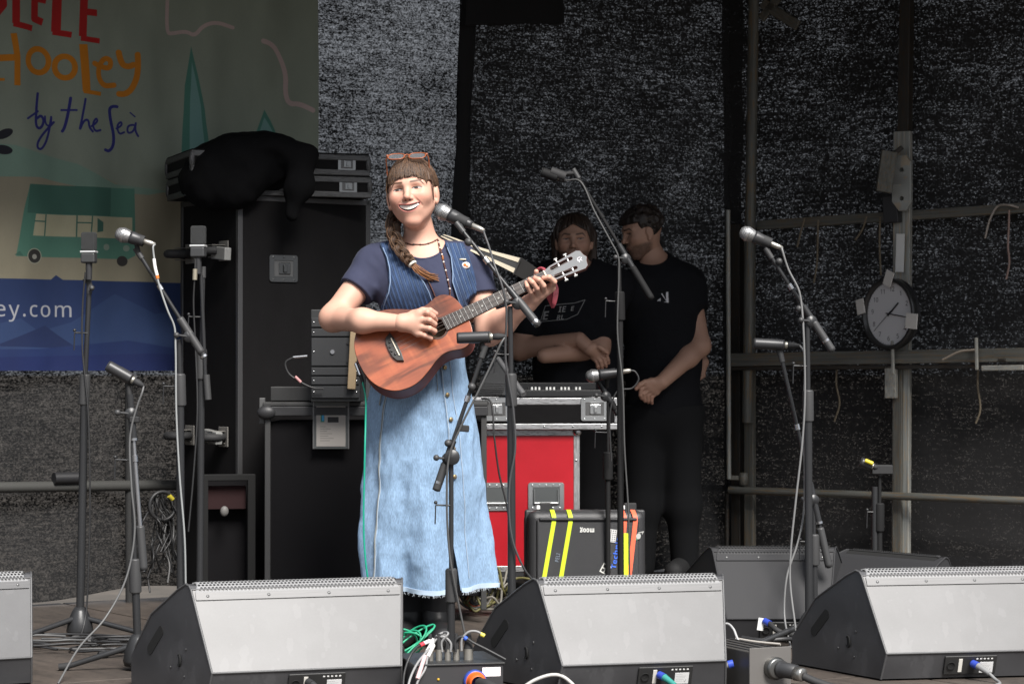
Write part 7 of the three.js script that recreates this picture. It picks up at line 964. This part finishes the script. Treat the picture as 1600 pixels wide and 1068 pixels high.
{ // E: the singer's vocal microphone
  const d = 8.12, s = stand({ px: 800, d, topPx: 797, topY: 478, joinY: 600, boom: [[716, 352, d + 0.05], [842, 509, d - 0.02]], label: 'boom microphone stand in front of the singer holding her vocal microphone', thick: 1.1, sleeve: 0.16 });
  const m = vocalMic(692, 331, d + 0.1, 738, 352, d + 0.07, 'silver ball headed vocal microphone beside the singer\'s chin', 1.08); micClip(s, at(718, 343, d + 0.08), m.u, at(722, 362, d + 0.05)); wmesh('boom_joint', ball(at(732, 378, d + 0.04), 0.014), standGrip, s);
  cable('black cable curling from the singer\'s microphone down the stand', [m.tail, [756, 362, d + 0.05], [764, 385, d + 0.02], [772, 412, d - 0.02], [784, 445, d - 0.04], [791, 480, d - 0.04], [790, 560, d - 0.03], [802, 640, d - 0.03], [805, 700, d - 0.03], [796, 760, d - 0.03], [800, 840, d - 0.03], [820, 890, d - 0.02], [838, 912, d + 0.02]], M(0.05, 0.05, 0.052, 0.45), 0.0038);
  const k = thing('loose_cable', 'thin black cable hanging from the mixer case in front of the red case', 'cable', at(760, 640, 9.9)); wmesh('lead', tube([[752, 622, 9.95], [766, 626, 9.93], [772, 680, 9.9], [780, 740, 9.9], [792, 790, 9.9], [797, 830, 9.9]].map((q) => at(...q)), 0.004), cableBlack, k); tag(k, null, null, 'microphone cables');
}
{ // F: condenser at the ukulele
  const d = 7.98, s = stand({ px: 705, d, topPx: 705, topY: 712, joinY: 905, boom: [[757, 545, d], [681, 767, d]], label: 'low boom microphone stand in front of the skirt aimed at the ukulele', base: 'round', poleR: 0.0125, sleeve: 0.13 });
  const m = pencilMic(714, 528, 790, 525, d - 0.01, 'black condenser microphone pointing at the ukulele body'); micClip(s, at(752, 527, d), m.u, at(755, 548, d)); wmesh('boom_joint', merge([ball(at(737, 604, d - 0.01), 0.013), ball(at(700, 692, d - 0.015), 0.012)]), standGrip, s); wmesh('cable_strap', box(0.034, 0.022, 0.012).rotateZ(-0.1).translate(...at(725, 669, d - 0.02).toArray()), rubber, s);
  const m2 = wmesh('clutch_disc', lathe([[0, -0.012], [0.024, -0.01], [0.026, 0], [0.024, 0.01], [0, 0.012]], at(706, 714, d - 0.012), at(706, 714, d - 1)), standBlack, s);
  cable('black cable running from the ukulele microphone down the low stand', [m.tail, [783, 536, d - 0.02], [772, 560, d - 0.02], [748, 610, d - 0.03], [722, 662, d - 0.03], [702, 712, d - 0.03], [698, 780, d - 0.03], [702, 860, d - 0.03], [708, 900, d - 0.03], [718, 950, d - 0.02], [727, 994, d - 0.02]], M(0.07, 0.07, 0.07, 0.45), 0.0036);
}
{ // G: boom stand behind, mostly dark
  const d = 9.35, s = stand({ px: 970, d, topPx: 967, topY: 405, joinY: 470, boom: [[898, 268, d + 0.02], [1019, 468, d]], label: 'dark boom microphone stand between the two people standing behind', thick: 1.0, sleeve: 0.2, mat: standMatt });
  const m = pencilMic(846, 268, 884, 282, d + 0.02, 'small dark microphone high on the thin boom in front of the netting', 0.25); micClip(s, at(872, 272, d + 0.02), m.u, at(898, 270, d + 0.02));
  cable('thin grey cable following the dark boom stand between the two people', [m.tail, [905, 282, d], [930, 332, d - 0.02], [955, 378, d - 0.03], [966, 400, d - 0.03], [967, 430, d - 0.03], [965, 520, d - 0.03], [973, 600, d - 0.03], [976, 700, d - 0.03], [982, 800, d - 0.03], [984, 900, d - 0.02]], M(0.06, 0.06, 0.06, 0.6), 0.0034);
  const s2 = stand({ px: 950, d: 9.7, topPx: 950, topY: 612, joinY: 720, boom: [[938, 600, 9.7], [962, 640, 9.7]], label: 'short dark microphone stand beside the mixer case', thick: 0.8, sleeve: 0.05, mat: standMatt });
  const m3 = vocalMic(926, 587, 9.65, 968, 581, 9.65, 'dark microphone lying level above the end of the mixer case'); micClip(s2, at(950, 584, 9.66), m3.u, at(948, 604, 9.7)); cable('short dark cable looping behind the level microphone', [m3.tail, [992, 580, 9.65], [998, 592, 9.65], [988, 606, 9.65], [966, 610, 9.65], [954, 640, 9.65], [955, 720, 9.65]], cableBlack, 0.0036);
}
{ // H: right boom stand with vocal microphone
  const d = 8.55, s = stand({ px: 1264, d, topPx: 1262, topY: 500, joinY: 625, boom: [[1199, 392, d], [1302, 549, d]], label: 'right boom stand whose raised vocal microphone points left', thick: 1.1, sleeve: 0.17 });
  const m = vocalMic(1168, 365, d, 1204, 380, d, 'silver ball headed vocal microphone on the right boom stand'); micClip(s, at(1192, 375, d), m.u, at(1201, 394, d)); wmesh('boom_joint', merge([ball(at(1218, 408, d - 0.01), 0.012), ball(at(1249, 482, d - 0.012), 0.012)]), standGrip, s);
  cable('grey cable following the right boom arm and pole down to the floor', [m.tail, [1222, 388, d - 0.02], [1232, 420, d - 0.02], [1248, 452, d - 0.02], [1252, 470, d - 0.02], [1256, 520, d - 0.03], [1258, 620, d - 0.03], [1254, 690, d - 0.03], [1244, 780, d - 0.04], [1236, 860, d - 0.05], [1235, 910, d - 0.06], [1244, 985, d - 0.1]], M(0.16, 0.16, 0.16, 0.45), 0.0038);
}
{ // I: low boom beside it
  const d = 8.65, s = stand({ px: 1273, d, topPx: 1272, topY: 775, joinY: 850, boom: [[1220, 552, d], [1296, 887, d]], label: 'second right stand with steep boom arm leaning across the first', thick: 0.9, sleeve: 0.2 });
  const m = pencilMic(1178, 536, 1250, 540, d - 0.01, 'small black condenser microphone lying level below the right vocal microphone'); micClip(s, at(1212, 538, d), m.u, at(1220, 556, d));
  cable('thin pale cable dangling from the right condenser microphone to the floor', [m.tail, [1256, 548, d - 0.03], [1258, 570, d - 0.05], [1256, 640, d - 0.06], [1256, 800, d - 0.06], [1246, 850, d - 0.07], [1230, 900, d - 0.08], [1226, 960, d - 0.1], [1236, 1012, d - 0.2]], M(0.18, 0.18, 0.18, 0.45), 0.0036);
}
{ // J: dark stand at the back right
  const d = 9.5, s = stand({ px: 1374, d, topPx: 1375, topY: 735, joinY: 800, label: 'short black stand in the dark in front of the grey post', thick: 0.9, mat: standMatt }); wmesh('pole', rod(at(1367, 900, d), at(1367, 760, d), 0.012), standBlack, s); wmesh('head', box(0.08, 0.035, 0.05).translate(...at(1378, 733, d).toArray()), rubber, s);
  const m = pencilMic(1345, 721, 1372, 731, d - 0.02, 'small microphone with yellow tape on the short dark stand'); wmesh('yellow_tape', rod(at(1352, 719, d - 0.04), at(1364, 724, d - 0.04), 0.008), M(0.62, 0.50, 0.03, 0.5), m.o);
}
renderer.render(scene, camera);
